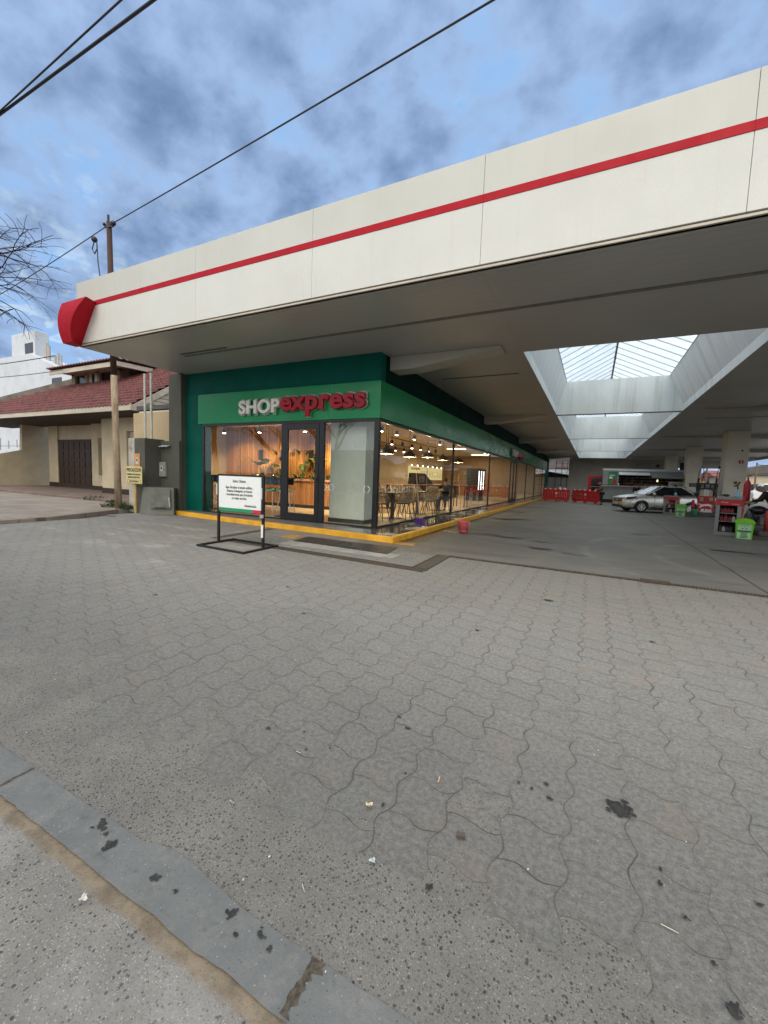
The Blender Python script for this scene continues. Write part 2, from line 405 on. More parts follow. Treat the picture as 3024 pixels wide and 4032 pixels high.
    rough_p = h.m('MULTIPLY', h.m('GREATER_THAN', h.m('ADD', h.m('MULTIPLY', rs.outputs[2], .6), h.m('MULTIPLY', h.noise(h.mapping(tc, loc=(7, 7, 7)), .9, 3), .8)), .96), h.ramp(h.noise(tc, 10, 4), .42, .58, 0, .8))
    ap = h.m('MAXIMUM', ap, rough_p)
    pv_ = h.n('ShaderNodeVectorMath', operation='MULTIPLY'); h.link(pav, pv_.inputs[0]); pv_.inputs[1].default_value = (1.10, 1.11, 1.105); sc2 = h.n('ShaderNodeVectorMath', operation='SCALE'); h.link(pv_.outputs[0], sc2.inputs[0]); h.link(h.ramp(y, 1.0, 3.4, .93, 1.0), sc2.inputs['Scale']); pv_ = sc2
    av_ = h.n('ShaderNodeVectorMath', operation='MULTIPLY'); h.link(ac, av_.inputs[0]); av_.inputs[1].default_value = (1.26, 1.27, 1.265)
    c = h.mix(ap, pv_.outputs[0], av_.outputs[0])
    wear = h.ramp(h.m('ADD', y, h.m('MULTIPLY', h.m('SUBTRACT', big, .5), 2.0)), 1.0, 4.2, .70, 1.0)
    wv_ = h.n('ShaderNodeVectorMath', operation='SCALE'); h.link(c, wv_.inputs[0]); h.link(wear, wv_.inputs['Scale']); c = wv_.outputs[0]
    h.inp(b.inputs['Base Color'], c); b.inputs['Roughness'].default_value = .82; b.inputs['Specular IOR Level'].default_value = .3
    hg = h.m('SUBTRACT', h.m('ADD', h.m('MULTIPLY', fine, .15), h.m('MULTIPLY', mid, .35)), h.m('MULTIPLY', j, 1.7))
    hg = h.m('ADD', hg, h.m('MULTIPLY', rs.outputs[1], .25))
    hg = h.m('ADD', hg, h.m('ADD', h.m('MULTIPLY', h.m('SUBTRACT', rs.outputs[0], .5), h.m('MULTIPLY', xf, 5.0)), h.m('MULTIPLY', h.m('SUBTRACT', rs.outputs[2], .5), h.m('MULTIPLY', yf, 5.0))))
    hh = h.n('ShaderNodeMix', data_type='FLOAT'); h.link(ap, hh.inputs[0]); h.link(hg, hh.inputs[2]); h.link(ah, hh.inputs[3])
    bumpn(h, b, hh.outputs[0], .55, .006)
    return m

def slab_material():
    m, h, b, out = base_mat('slab'); tc = h.n('ShaderNodeTexCoord').outputs['Object']
    x, y, z = h.xyz(tc)
    n = h.noise(tc, .5, 6, .62); n2 = h.noise(h.mapping(tc, scale=(.45, 1.5, 1)), 1.1, 6, .65)
    c = h.mix(h.ramp(n, .35, .65), (.178, .170, .154), (.245, .233, .210))
    c = h.mix(h.ramp(n2, .47, .66, 0, .62), c, (.095, .089, .079)); c = h.mix(h.ramp(h.noise(tc, 22, 7, .8), .36, .64, 0, .5), c, (.11, .105, .095))
    c = h.mix(h.ramp(h.noise(h.mapping(tc, scale=(.5, 1.7, 1), loc=(4, 4, 0)), 1.7, 6, .7), .60, .74, 0, .5), c, (.30, .285, .255))
    c = h.mix(h.ramp(h.noise(tc, 120, 3, .7), .3, .7, 0, .35), c, (.12, .115, .105))
    # tyre arcs
    rr = h.m('SQRT', h.m('ADD', h.m('POWER', h.m('SUBTRACT', x, 4.6), 2.0), h.m('POWER', h.m('SUBTRACT', y, 10.5), 2.0)))
    arc = h.m('MAXIMUM', h.ramp(h.m('ABSOLUTE', h.m('SUBTRACT', rr, 3.3)), .05, .13, 1, 0), h.ramp(h.m('ABSOLUTE', h.m('SUBTRACT', rr, 4.7)), .05, .14, 1, 0))
    c = h.mix(h.m('MULTIPLY', h.m('MULTIPLY', arc, h.ramp(h.noise(tc, 1.3, 4), .4, .6)), .30), c, (.32, .31, .29))
    # saw cut joints
    wob = h.m('MULTIPLY', h.m('SUBTRACT', h.noise(tc, 1.0, 4), .5), .10)
    jd = h.m('ABSOLUTE', h.m('SUBTRACT', h.m('ADD', x, wob), 2.32))
    jy = h.m('ABSOLUTE', h.m('SUBTRACT', h.m('PINGPONG', h.m('ADD', h.m('SUBTRACT', y, 13.3), wob), 3.1), 0.0))
    jn = h.m('MULTIPLY', h.ramp(jy, .01, .035, 1, 0), h.ramp(h.noise(tc, .9, 3), .45, .6, 0, .8))
    cr = h.m('MAXIMUM', h.ramp(jd, .012, .03, 1, 0), jn)
    c = h.mix(h.m('MULTIPLY', cr, .75), c, (.045, .042, .038))
    # wet patches by the shop kerb
    wet = h.m('MULTIPLY', h.ramp(h.noise(h.mapping(tc, scale=(.55, 1.9, 1), loc=(1.7, .3, 0)), 1.5, 6, .68), .56, .60), h.m('MULTIPLY', h.ramp(x, -2.2, -3.2, 0, 1), h.ramp(y, 20, 13, 0, 1)))
    c = h.mix(h.m('MULTIPLY', wet, .75), c, (.035, .03, .024))
    h.inp(b.inputs['Base Color'], c)
    h.inp(b.inputs['Roughness'], h.m('SUBTRACT', h.ramp(n2, .3, .7, .78, .58), h.m('MULTIPLY', wet, .25)))
    bumpn(h, b, h.m('SUBTRACT', h.m('MULTIPLY', h.noise(tc, 60, 4, .7), .5), cr), .35, .006)
    return m

def simple_ground(name, fn):
    m, h, b, out = base_mat(name); tc = h.n('ShaderNodeTexCoord').outputs['Object']
    fn(h, b, tc); return m
def street_fn(h, b, tc):
    x, y, z = h.xyz(tc)
    c, hg = aggregate(h, tc, x, y)
    c = h.mix(.04, c, (.26, .255, .24)); c = h.mix(h.ramp(h.noise(tc, 2.6, 6, .6), .48, .7, 0, .30), c, (.38, .375, .36))
    edge_ = h.m('ADD', y, h.m('MULTIPLY', h.m('SUBTRACT', h.noise(tc, 6, 6, .7), .5), .055))
    sm = h.m('MULTIPLY', h.ramp(edge_, .722, .752, 0, 1), h.ramp(h.noise(tc, 14, 5, .7), .30, .45, .55, 1))
    sc_ = h.mix(h.ramp(h.noise(tc, 9, 6, .7), .3, .7), (.135, .108, .076), (.27, .218, .152)); sc_ = h.mix(h.ramp(h.noise(tc, 240, 2, .7), .3, .7, 0, .4), sc_, (.12, .09, .065))
    c = h.mix(sm, c, sc_)
    h.inp(b.inputs['Base Color'], c); b.inputs['Roughness'].default_value = .85; bumpn(h, b, hg, .5, .006)
def kerb_fn(h, b, tc):
    c = h.mix(h.ramp(h.noise(tc, 3.0, 6, .65), .3, .7), (.124, .130, .128), (.172, .178, .172))
    c = h.mix(h.ramp(h.noise(tc, 9, 8, .75), .50, .66, 0, .6), c, (.21, .205, .19)); c = h.mix(h.ramp(h.noise(h.mapping(tc, loc=(3, 3, 0)), 15, 8, .8), .55, .66, 0, .6), c, (.075, .078, .076))
    vv = h.vor(tc, 95); q9 = h.n('ShaderNodeSeparateColor'); h.link(vv.outputs['Color'], q9.inputs[0]); c = h.mix(h.m('MULTIPLY', h.m('LESS_THAN', q9.outputs[0], .16), h.ramp(vv.outputs['Distance'], .18, .32, .6, 0)), c, h.mix(h.m('GREATER_THAN', q9.outputs[1], .6), (.05, .05, .05), (.38, .37, .35)))
    c = h.mix(h.ramp(h.noise(tc, 200, 2, .7), .35, .7, 0, .3), c, (.085, .09, .09))
    h.inp(b.inputs['Base Color'], c); b.inputs['Roughness'].default_value = .8; bumpn(h, b, h.noise(tc, 70, 5, .7), .4, .005)
def sand_fn(h, b, tc):
    c = h.mix(h.ramp(h.noise(tc, 7, 6, .7), .3, .7), (.15, .115, .078), (.30, .245, .175))
    c = h.mix(h.ramp(h.noise(tc, 260, 2, .7), .3, .7, 0, .35), c, (.10, .08, .06))
    h.inp(b.inputs['Base Color'], c); b.inputs['Roughness'].default_value = .95; bumpn(h, b, h.noise(tc, 110, 4, .75), .7, .008)
def walk_fn(h, b, tc):
    x, y, z = h.xyz(tc)
    c = h.mix(h.ramp(h.noise(tc, .9, 6, .62), .3, .7), (.24, .20, .165), (.33, .285, .24))
    c = h.mix(h.ramp(h.noise(tc, 2.7, 6, .7), .55, .7, 0, .6), c, (.14, .115, .095))
    g = h.m('MINIMUM', h.m('PINGPONG', x, .9), h.m('PINGPONG', h.m('ADD', y, .4), .9))
    jn = h.m('MULTIPLY', h.ramp(g, .008, .022, 1, 0), h.ramp(h.noise(tc, 1.2, 3), .4, .6, .1, .8))
    c = h.mix(jn, c, (.07, .055, .045))
    h.inp(b.inputs['Base Color'], c); b.inputs['Roughness'].default_value = .9; bumpn(h, b, h.noise(tc, 40, 5, .7), .4, .006)
def pad_fn(h, b, tc):
    c = h.mix(h.ramp(h.noise(tc, 1.4, 6, .65), .3, .7), (.205, .20, .19), (.28, .27, .255))
    c = h.mix(h.ramp(h.noise(tc, 130, 2, .7), .3, .7, 0, .3), c, (.14, .135, .13))
    h.inp(b.inputs['Base Color'], c); b.inputs['Roughness'].default_value = .75; bumpn(h, b, h.noise(tc, 60, 4, .7), .3, .005)
def tile_fn(h, b, tc):
    x, y, z = h.xyz(tc)
    c = h.mix(h.ramp(h.noise(tc, 2.2, 5, .6), .3, .7), (.14, .14, .138), (.20, .198, .192))
    g = h.m('MINIMUM', h.m('PINGPONG', x, .3), h.m('PINGPONG', y, .3))
    c = h.mix(h.ramp(g, .002, .006, .6, 0), c, (.07, .07, .07))
    wet = h.m('MULTIPLY', h.ramp(h.noise(tc, .9, 4), .34, .5), h.ramp(x, -6.2, -5.2, 0, 1))
    c = h.mix(h.m('MULTIPLY', wet, .5), c, (.07, .07, .07))
    h.inp(b.inputs['Base Color'], c); h.inp(b.inputs['Roughness'], h.m('SUBTRACT', .42, h.m('MULTIPLY', wet, .36)))
    bumpn(h, b, h.noise(tc, 5, 4, .6), .05, .01)
def dirt_fn(h, b, tc):
    c = h.mix(h.ramp(h.noise(tc, .05, 6, .62), .3, .7), (.14, .135, .125), (.21, .20, .185))
    h.inp(b.inputs['Base Color'], c); b.inputs['Roughness'].default_value = .9

M_paver = paver_material(); M_slab = slab_material()
M_street = simple_ground('street', street_fn); M_kerbg = simple_ground('kerb_concrete', kerb_fn); M_sand = simple_ground('sand', sand_fn)
M_walk = simple_ground('walk', walk_fn); M_pad = simple_ground('pad', pad_fn); M_tile = simple_ground('tile', tile_fn); M_dirt = simple_ground('far_ground', dirt_fn)
M_yellow = mat('yellow_kerb_paint', (.78, .40, .03), .5, .18, 2.5, dirt=(.28, .17, .05, .60), bump=.15)

def sheet(name, m, x0, x1, y0, y1, z):
    return struct(MB().quad((x0, y0, z), (x1, y0, z), (x1, y1, z), (x0, y1, z)).build(name, m))
sheet('ground', M_dirt, -1500, 1500, -1500, 3000, -.05)
sheet('street', M_street, -120, 120, -13, .86, -.004)
sheet('forecourt', M_paver, -12.62, 60, .86, 7.42, 0.0)
sheet('canopy_floor', M_slab, -4.6, 60, 7.42, 82, 0.001)
sheet('concrete_pad', M_pad, -13.2, -4.6, 7.42, 9.2, 0.0005)

def ragged(name, m, xs, lo, hi, z, amp, amp2, thick=0.0, mound=0.0):
    vs = []; k = 5; n = 0; x = xs[0]; rnd = random.Random(3)
    a = b = 0.0
    rows = []
    while x < xs[1]:
        a = a * .8 + rnd.uniform(-amp, amp); b = b * .8 + rnd.uniform(-amp2, amp2)
        y0 = lo + a + rnd.uniform(-amp, amp) * .5; y1 = hi + b + rnd.uniform(-amp2, amp2) * .5
        rows.append([(x, y0 + (y1 - y0) * t / (k - 1), z + mound * math.sin(PI * t / (k - 1)) * (.6 + .4 * rnd.random())) for t in range(k)])
        x += .03 + rnd.random() * .02
    b_ = MB()
    vs = [p for r in rows for p in r]
    fs = [(i * k + j, (i + 1) * k + j, (i + 1) * k + j + 1, i * k + j + 1) for i in range(len(rows) - 1) for j in range(k - 1)]
    b_.add(vs, fs)
    return b_.build(name, m, smooth=mound > 0)
struct(ragged('kerb', M_kerbg, (-9, 4), .782, .935, .004, .0032, .0016))
kj = MB(); rnd = random.Random(12)
kj.quad(*([(-.66 + .012 * rnd.random(), .783 + .0125 * k, .0052) for k in range(13)] + [(-.635 + .018 * rnd.random() + (.02 if k > 9 else 0), .783 + .0125 * k, .0052) for k in range(12, -1, -1)]))
kj.quad(*([(-2.30 + .008 * rnd.random(), .783 + .0125 * k, .0052) for k in range(13)] + [(-2.285 + .008 * rnd.random(), .783 + .0125 * k, .0052) for k in range(12, -1, -1)]))
struct(kj.build('kerb_joint', mat('joint_dirt', (.085, .07, .052), .95, .4, 60, bump=.5)))
# broken notch infill beside the kerb
nb = MB(); rnd = random.Random(5)
nb.quad((-1.50, .90, .0039), (-1.49, .925, .0039), (-1.46, .932, .0039), (-1.42, .955, .0039), (-1.33, .968, .0039), (-1.22, .966, .0039), (-1.10, .952, .0039), (-.98, .938, .0039), (-.9, .90, .0039))
struct(nb.build('kerb_patch', M_kerbg))

# neighbour's raised pavement
wk = MB()
wk.prism([(-12.62, 3.2, -.05), (-12.5, 4.63, -.05), (-12.62, 5.66, -.05), (-13.35, 7.3, -.05), (-13.72, 8.1, -.05), (-13.72, 9.5, -.05), (-60, 9.5, -.05), (-60, .8, -.05), (-13.0, .8, -.05)], (0, 0, .15))
struct(wk.build('pavement', M_walk, bevel=.015))
dw = MB(); dw.prism([(-13.72, 9.5, -.05), (-13.72, 9.9, -.05), (-15.2, 10.3, -.05), (-15.2, 14, -.05), (-40, 14, -.05), (-40, 9.5, -.05)], (0, 0, .25))
struct(dw.build('driveway', mat('porch_floor', (.185, .135, .115), .85, .2, 1.5, bump=.2), bevel=.02))

# shop platform with yellow kerb
pl = MB(); pl.prism([(-12.35, 8.98, -.02), (-9.5, 8.66, -.02), (-3.97, 8.26, -.02), (-3.97, 9.4, -.02), (-12.35, 9.4, -.02)], (0, 0, .15)); pl.box(-5.2, -3.97, 9.4, 54, -.02, .1305)
struct(pl.build('shop_pavement', M_tile))
yk = MB()
yk.prism([(-12.2, 8.84, 0), (-9.5, 8.52, 0), (-3.84, 8.13, 0), (-3.84, 30, 0), (-3.97, 30, 0), (-3.97, 8.262, 0), (-9.5, 8.66, 0), (-12.2, 8.97, 0)], (0, 0, .134))
yk.prism([(-3.90, 30.02, 0), (-3.90, 38, 0), (-4.0, 38, 0), (-4.0, 30.02, 0)], (0, 0, .128))
struct(yk.build('yellow_kerb', M_yellow, bevel=.012))
# wash of faded yellow paint on the slab outside the corner
st_ = MB(); st_.quad((-3.83, 8.02, .006), (-3.34, 8.12, .006), (-3.44, 8.5, .006), (-3.83, 8.42, .006))
struct(st_.build('yellow_marking', mat('faded_yellow', (.50, .26, .05), .6, .3, 6, dirt=(.2, .16, .1, .5))))
st2 = MB()
rnd = random.Random(8)
pts = [(-3.83, 8.5)] + [(-3.62 + .25 * rnd.random() - (.2 if y > 10.5 else 0), 8.6 + y * .45) for y in range(8)] + [(-3.83, 12.3)]
st2.quad(*[(x, y, .0062) for x, y in pts])
struct(st2.build('kerb_stain', mat('brown_wet', (.13, .08, .03), .55, .5, 5)))

# drains
def bars_mat(name, col, pitch, axis):
    m, h, b, out = base_mat(name); tc = h.n('ShaderNodeTexCoord').outputs['Object']; q = h.xyz(tc)
    f = h.ramp(h.m('PINGPONG', q[axis], pitch), pitch * .35, pitch * .6)
    c = h.mix(f, (.012, .011, .010), h.mix(h.noise(tc, 9, 5), col, tuple(.5 * k for k in col)))
    h.inp(b.inputs['Base Color'], c); b.inputs['Roughness'].default_value = .7; bumpn(h, b, f, .8, .01); return m
M_grx = bars_mat('grate_x', (.16, .13, .09), .022, 0); M_gry = bars_mat('grate_y', (.20, .175, .14), .022, 1)
M_iron = mat('dark_iron', (.035, .034, .033), .55, .25, 9, bump=.15)
M_rust = mat('rusty_iron', (.075, .05, .036), .8, .35, 9, bump=.3)
t = thing('drain_channel', 'rusty grated drain channel running across the paving in front of the shop kerb', 'drain', (-4.6, 6.2, 0))
g = MB(); g.quad((-6.95, 6.20, .005), (-2.28, 5.94, .005), (-2.28, 6.14, .005), (-6.95, 6.38, .005)); g.build('grate', M_grx, t)
f = MB(); f.bar((-6.95, 6.19, .006), (-2.26, 5.93, .006), .02, .008); f.bar((-6.95, 6.39, .006), (-2.5, 6.155, .006), .02, .008); f.build('frame', M_rust, t)
t = thing('drain_channel', 'short grated drain channel linking the front drain to the cross drain beside the shop corner', 'drain', (-2.4, 6.8, 0))
g = MB(); g.quad((-2.52, 6.16, .0055), (-2.28, 6.16, .0055), (-2.32, 7.5, .0055), (-2.54, 7.5, .0055)); g.build('grate', M_gry, t)
f = MB(); f.bar((-2.26, 6.0, .007), (-2.31, 7.5, .007), .02, .008); f.bar((-2.53, 6.16, .007), (-2.55, 7.5, .007), .02, .008); f.build('frame', M_rust, t)
t = thing('drain_channel', 'long narrow cross drain under the canopy edge between pavers and concrete slab', 'drain', (3, 7.4, 0))
g = MB(); g.quad((-2.3, 7.40, .0065), (12, 7.10, .0065), (12, 7.24, .0065), (-2.3, 7.53, .0065)); g.build('grate', M_grx, t)
f = MB(); f.bar((-2.3, 7.395, .009), (12, 7.095, .009), .025, .012); f.build('frame', M_rust, t)
g = MB(); g.prism([(.75, 7.28, .008), (1.12, 7.27, .008), (1.12, 7.41, .008), (.75, 7.42, .008)], (0, 0, .03)); g.build('lifted_grate', M_rust, t)
t = thing('drain_channel', 'narrow drain strip beside the notice stand running to the yellow kerb', 'drain', (-7.3, 7.2, 0))
g = MB(); g.quad((-7.35, 6.27, .0052), (-7.15, 6.27, .0052), (-7.3, 8.28, .0052), (-7.5, 8.3, .0052)); g.build('grate', M_gry, t)
# hatches
hp = MB(); hp.box(-5.75, -3.12, 6.62, 7.02, 0, .006)
struct(hp.build('concrete_surround', mat('pale_concrete', (.34, .33, .31), .8, .15, 3, bump=.2)))
t = thing('access_hatch', 'pair of dark steel access hatch plates set in concrete before the shop corner', 'hatch', (-4.6, 7.35, 0))
g = MB(); g.prism([(-5.7, 7.05, .002), (-4.68, 6.98, .002), (-4.75, 7.68, .002), (-5.83, 7.74, .002)], (0, 0, .010)); g.build('plate', M_iron, t)
g = MB(); g.prism([(-4.66, 6.98, .002), (-3.36, 6.9, .002), (-3.52, 7.71, .002), (-4.73, 7.68, .002)], (0, 0, .010)); g.build('plate', M_iron, t)
g = MB(); g.tube([(-4.62, 6.99, .012), (-4.62, 6.99, .05), (-4.1, 6.96, .05), (-4.1, 6.96, .012)], .012, 6); g.build('handle', M_iron, t)
oc = MB(); oc.prism([(-6.35, 7.36, .001), (-5.85, 7.25, .001), (-5.93, 7.72, .001), (-6.3, 7.77, .001)], (0, 0, .008))
tag(oc.build('access_cover', mat('orange_paint', (.50, .27, .08), .6, .25, 6)), 'small square access cover painted faded orange, in the ground by the yellow kerb', 'cover')

# oil and gum stains, litter
def blot(b, x, y, r, z, n=26, seed=0, sx=1.0):
    """one spill: a broken cluster of small drops, dense in the middle"""
    rn = random.Random(seed); m_ = 1 if r < .009 else int(16 + 900 * r)
    for k in range(m_):
        d = 0 if m_ == 1 else abs(rn.gauss(0, .46)) * r; a0 = rn.uniform(0, 6.28); cx = x + d * math.cos(a0) * sx; cy = y + d * math.sin(a0)
        rr0 = r if m_ == 1 else r * rn.uniform(.10, .34); ph = rn.uniform(0, 6.28); nn = 9
        b.quad(*[(cx + rr0 * (1 + .3 * math.sin(2 * q + ph) + rn.uniform(-.2, .2)) * math.cos(q) * (1 + (sx - 1) * .6), cy + rr0 * (1 + .3 * math.sin(2 * q + ph) + rn.uniform(-.2, .2)) * math.sin(q), z + k * 2e-6) for q in [2 * PI * i / nn for i in range(nn)]])
ob = MB(); i = 0
for x, y, r, sx in [(.21, 2.05, .048, 1.3), (-1.68, .905, .026, 1.2), (-1.56, .86, .026, .9), (-1.29, .86, .022, 1), (-.96, .905, .021, 1), (-1.18, .865, .010, 1), (-1.62, .885, .012, 1), (-1.70, .875, .009, 1.3), (.45, 1.38, .024, .8), (-.42, 1.3, .018, 1),
        (-.1, 2.05, .014, 1), (-.16, 1.98, .011, 1), (-.08, 1.96, .013, 1.2), (-.22, 1.99, .008, 1), (.33, 1.79, .011, .8), (.32, 1.72, .012, 1), (-.86, 2.12, .014, 1.6), (-.95, 2.2, .010, 2), (.62, 1.8, .012, 1.4), (.38, 1.62, .011, 1), (.43, 1.5, .010, 1),
        (-1.55, 1.72, .013, 1.3), (-1.25, 1.68, .010, 1), (-.73, 1.55, .011, 1), (-2.6, 3.4, .016, 1.6), (-3.4, 4.1, .018, 1.6), (-.9, 3.9, .02, 1.5), (-.4, 5.4, .04, 1.4), (.6, 4.5, .02, 1.4), (-4.4, 3.0, .02, 1.8), (-.83, .90, .014, 1.4), (-.78, .885, .011, 1), (-.9, .865, .008, 1), (1.2, 3.0, .014, 1), (.9, 2.6, .012, 1)]:
    blot(ob, x, y, r, .0085, seed=i, sx=sx); i += 1
for k in range(46):
    rn = random.Random(100 + k); blot(ob, rn.uniform(-4.5, 2), rn.uniform(1.0, 5), rn.uniform(.002, .005), .0085, 10, k, rn.uniform(1, 1.8))
stuff(ob.build('oil_stains', mat('oil', (.030, .029, .028), .55, .5, 60, bump=.5)))
ob = MB()
for (x, y, r, sx, sd_) in [(-3.4, 11.0, .14, 2.6, 1), (-2.6, 11.2, .12, 4.0, 2), (-1.9, 10.95, .10, 3.4, 3), (-1.0, 10.7, .07, 3, 4), (-3.0, 16.2, .22, 2.2, 5), (-2.4, 16.6, .12, 3, 6), (-3.3, 20.5, .2, 3, 7), (-3.2, 13.0, .10, 2.5, 8), (-.9, 9.6, .12, 2.2, 9), (-.25, 9.3, .12, 1.9, 10), (-3.1, 25, .25, 2.4, 11), (-2.85, 8.15, .05, 3, 12), (-2.9, 7.75, .06, 2.4, 13), (-3.3, 7.5, .05, 2.4, 14), (1.3, 14.5, .12, 2.5, 15), (3.0, 12.2, .12, 3.5, 16)]:
    blot(ob, x, y, r, .0068, 40, sd_, sx)
stuff(ob.build('wet_patches', mat('wet', (.030, .027, .023), .35, .3, 9)))
lt = MB(); rn = random.Random(21)
for k in range(86):
    x = rn.uniform(-4.2, 1.6); y = rn.uniform(.85, 4.2); q = rn.uniform(0, PI); L = rn.uniform(.0015, .004) if k > 13 else rn.uniform(.010, .026); wd = .0012
    if k > 13: wd = L * .7
    lt.obox((x, y, .009 + wd * .4), Vector((math.cos(q), math.sin(q), .02)) * L, Vector((-math.sin(q), math.cos(q), 0)) * wd, (0, 0, wd * .5))
stuff(lt.build('litter', mat('straw', (.55, .50, .40), .8, .3, 20)))
def leaf(x, y, r, q, col, label, nm):
    b = MB(); n = 14; pts = []; rn = random.Random(int(abs(x) * 1000))
    for i in range(n):
        a = 2 * PI * i / n; rr = r * (1 + .25 * math.sin(3 * a + 1) + rn.uniform(-.12, .12)); pts.append((x + rr * math.cos(a + q), y + .8 * rr * math.sin(a + q), .012 + rn.uniform(0, .012)))
    vs = [(x, y, .016)] + pts; b.add(vs, [(0, i + 1, (i + 1) % n + 1) for i in range(n)])
    o = b.build('dry_leaf', mat(nm, col, .8, .3, 60)); tag(o, label, 'leaf')
leaf(-.78, 1.51, .016, .4, (.50, .42, .28), 'crumpled pale dry leaf lying on the pavers above the kerb', 'leaf_a')
leaf(-.64, 1.285, .013, 1.2, (.42, .46, .48), 'greyish white dry leaf on the rough aggregate concrete', 'leaf_b')
leaf(-1.42, .70, .014, 2.0, (.55, .52, .46), 'whitish torn leaf lying on the street beyond the sand line', 'leaf_c')
cw = MB(); cw.obox((-.38, 1.56, .011), (.016, .003, 0), (-.002, .011, 0), (0, 0, .008)); tag(cw.build('wood_chip', mat('chip', (.09, .075, .065), .8, .4, 80, stretch=(1, 6, 1)), bevel=.002), 'small dark wood chip wedged in a paver joint', 'chip')
cb = MB(); cb.cyl((-.565, 1.83, .012), (-.56, 1.795, .012), .0035, n=8); cb.cyl((-.562, 1.812, .0121), (-.56, 1.795, .0121), .0036, n=8); tag(cb.build('cigarette_butt', mat('butt', (.6, .42, .28), .8, .3, 60)), 'cigarette butt with orange filter lying in a paver joint', 'cigarette butt')

# ================================================================== SHOP
M_green = mat('green_panel', (.006, .27, .088), .20, .06, 1.2, spec=.3)
M_dgreen = mat('dark_green_paint', (.001, .108, .080), .6, .10, 1.5, bump=.08, spec=.15)
M_black = mat('black_frame', (.012, .012, .013), .35, .2, 6)
M_glass = glass_mat('shop_glass', k=1.05)
M_cream = mat('cream_wall', (.54, .42, .25), .7, .06, 1.2)
M_ceil = mat('shop_ceiling', (.66, .60, .50), .7, .05, 1.2)
M_floor = mat('wood_floor', (.50, .36, .20), .35, .14, 3, stretch=(1, .15, 1))
M_pillar = mat('pale_green_tile', (.62, .66, .56), .3, .05, 1.5)
def slat_mat(name, c1, c2, pitch, axis=0):
    m, h, b, out = base_mat(name); tc = h.n('ShaderNodeTexCoord').outputs['Object']; q = h.xyz(tc)
    wn = h.n('ShaderNodeTexWhiteNoise', noise_dimensions='1D'); h.link(h.m('FLOOR', h.m('DIVIDE', q[axis], pitch)), wn.inputs['W'])
    sc = (14, 1, 1) if axis == 0 else (1, 14, 1)
    gr = h.noise(h.mapping(tc, scale=(30, 30, 1.2)), 1.6, 5, .6)
    c = h.mix(wn.outputs['Value'], c1, c2); c = h.mix(h.ramp(gr, .3, .7, 0, .5), c, tuple(.55 * k for k in c1))
    h.inp(b.inputs['Base Color'], c); b.inputs['Roughness'].default_value = .45; return m
M_slat = slat_mat('slat_wood', (.34, .14, .035), (.52, .26, .075), .10)
M_slat2 = slat_mat('planter_wood', (.42, .19, .06), (.58, .30, .11), .08)

SH = thing('shop_building', 'green fronted petrol station shop with glazed corner and dark green upper walls', 'shop', (-8, 9.4, 0))
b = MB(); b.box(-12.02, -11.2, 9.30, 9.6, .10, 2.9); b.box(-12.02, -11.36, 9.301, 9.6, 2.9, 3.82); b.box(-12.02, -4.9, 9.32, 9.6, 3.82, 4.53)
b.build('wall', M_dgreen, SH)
MB().box(-5.15, -4.9, 50.4, 53.6, .13, 3.82).build('end_wall', M_dgreen, SH)
MB().box(-5.15, -4.897, 9.603, 53.6, 3.823, 4.527).build('upper_side_wall', mat('black_green', (.002, .028, .021), .7, .1, 1.5, spec=.1), SH)  # side upper wall near-black, darker than the green of the front wall
# fascia panels
x = -11.35
for x1 in (-9.0, -6.35, -4.83):
    MB().box(x, x1 - (.006 if x1 < -5 else 0), 9.22, 9.42, 2.912, 3.82).build('fascia_panel', M_green, SH, bevel=.002); x = x1
y = 9.222
for y1 in (12.6, 15.7, 18.8, 21.9, 25, 28.2, 31.4, 34.6, 37.8, 41, 44.2, 47.4, 50.4):
    MB().box(-5.03, -4.83, y + (.2 if y < 9.3 else 0), y1 - .006, 2.912, 3.819).build('fascia_panel', M_green, SH, bevel=.002); y = y1
b = MB(); b.box(-11.2, -4.86, 9.25, 9.35, 2.84, 2.912); b.box(-4.98, -4.88, 9.36, 50.4, 2.84, 2.912); b.box(-11.2, -4.93, 9.27, 9.33, .13, .165); b.box(-4.95, -4.90, 9.36, 50.4, .131, .17)
b.box(-11.2, -11.14, 9.26, 9.33, .165, 2.84); b.box(-4.99, -4.86, 9.245, 9.36, .13, 2.84)
for yy in (15.67, 22.0, 28.24, 30.66, 35.4, 40.8, 47.0, 50.3):
    b.box(-4.97, -4.90, yy - .045, yy + .045, .17, 2.84)
b.box(-7.97, -7.87, 9.25, 9.35, .165, 2.84); b.box(-6.66, -6.52, 9.25, 9.35, .165, 2.84)
b.build('window_frame', M_black, SH, bevel=.004)
def pane(x0, x1):
    MB().quad((x0, 9.29, .165), (x1, 9.29, .165), (x1, 9.29, 2.84), (x0, 9.29, 2.84)).build('window_pane', M_glass, SH)
pane(-11.14, -9.615); pane(-9.605, -7.97); pane(-6.52, -4.99)
ys = [9.36, 12.9, 12.91, 15.63, 15.72, 18.9, 18.91, 21.95, 22.05, 25.1, 25.11, 28.19, 30.71, 35.35, 35.45, 40.75, 40.85, 46.95, 47.05, 50.25]
for i in range(0, len(ys), 2):
    MB().quad((-4.93, ys[i], .17), (-4.93, ys[i + 1], .17), (-4.93, ys[i + 1], 2.84), (-4.93, ys[i], 2.84)).build('window_pane', M_glass, SH)
MB().box(-9.612, -9.606, 9.28, 9.30, .165, 2.84).build('glass_joint', mat('glass_edge', (.35, .45, .40), .2, .1, 5), SH); MB().box(-4.94, -4.92, 12.902, 12.908, .17, 2.84).build('glass_joint', MATS['glass_edge'], SH)
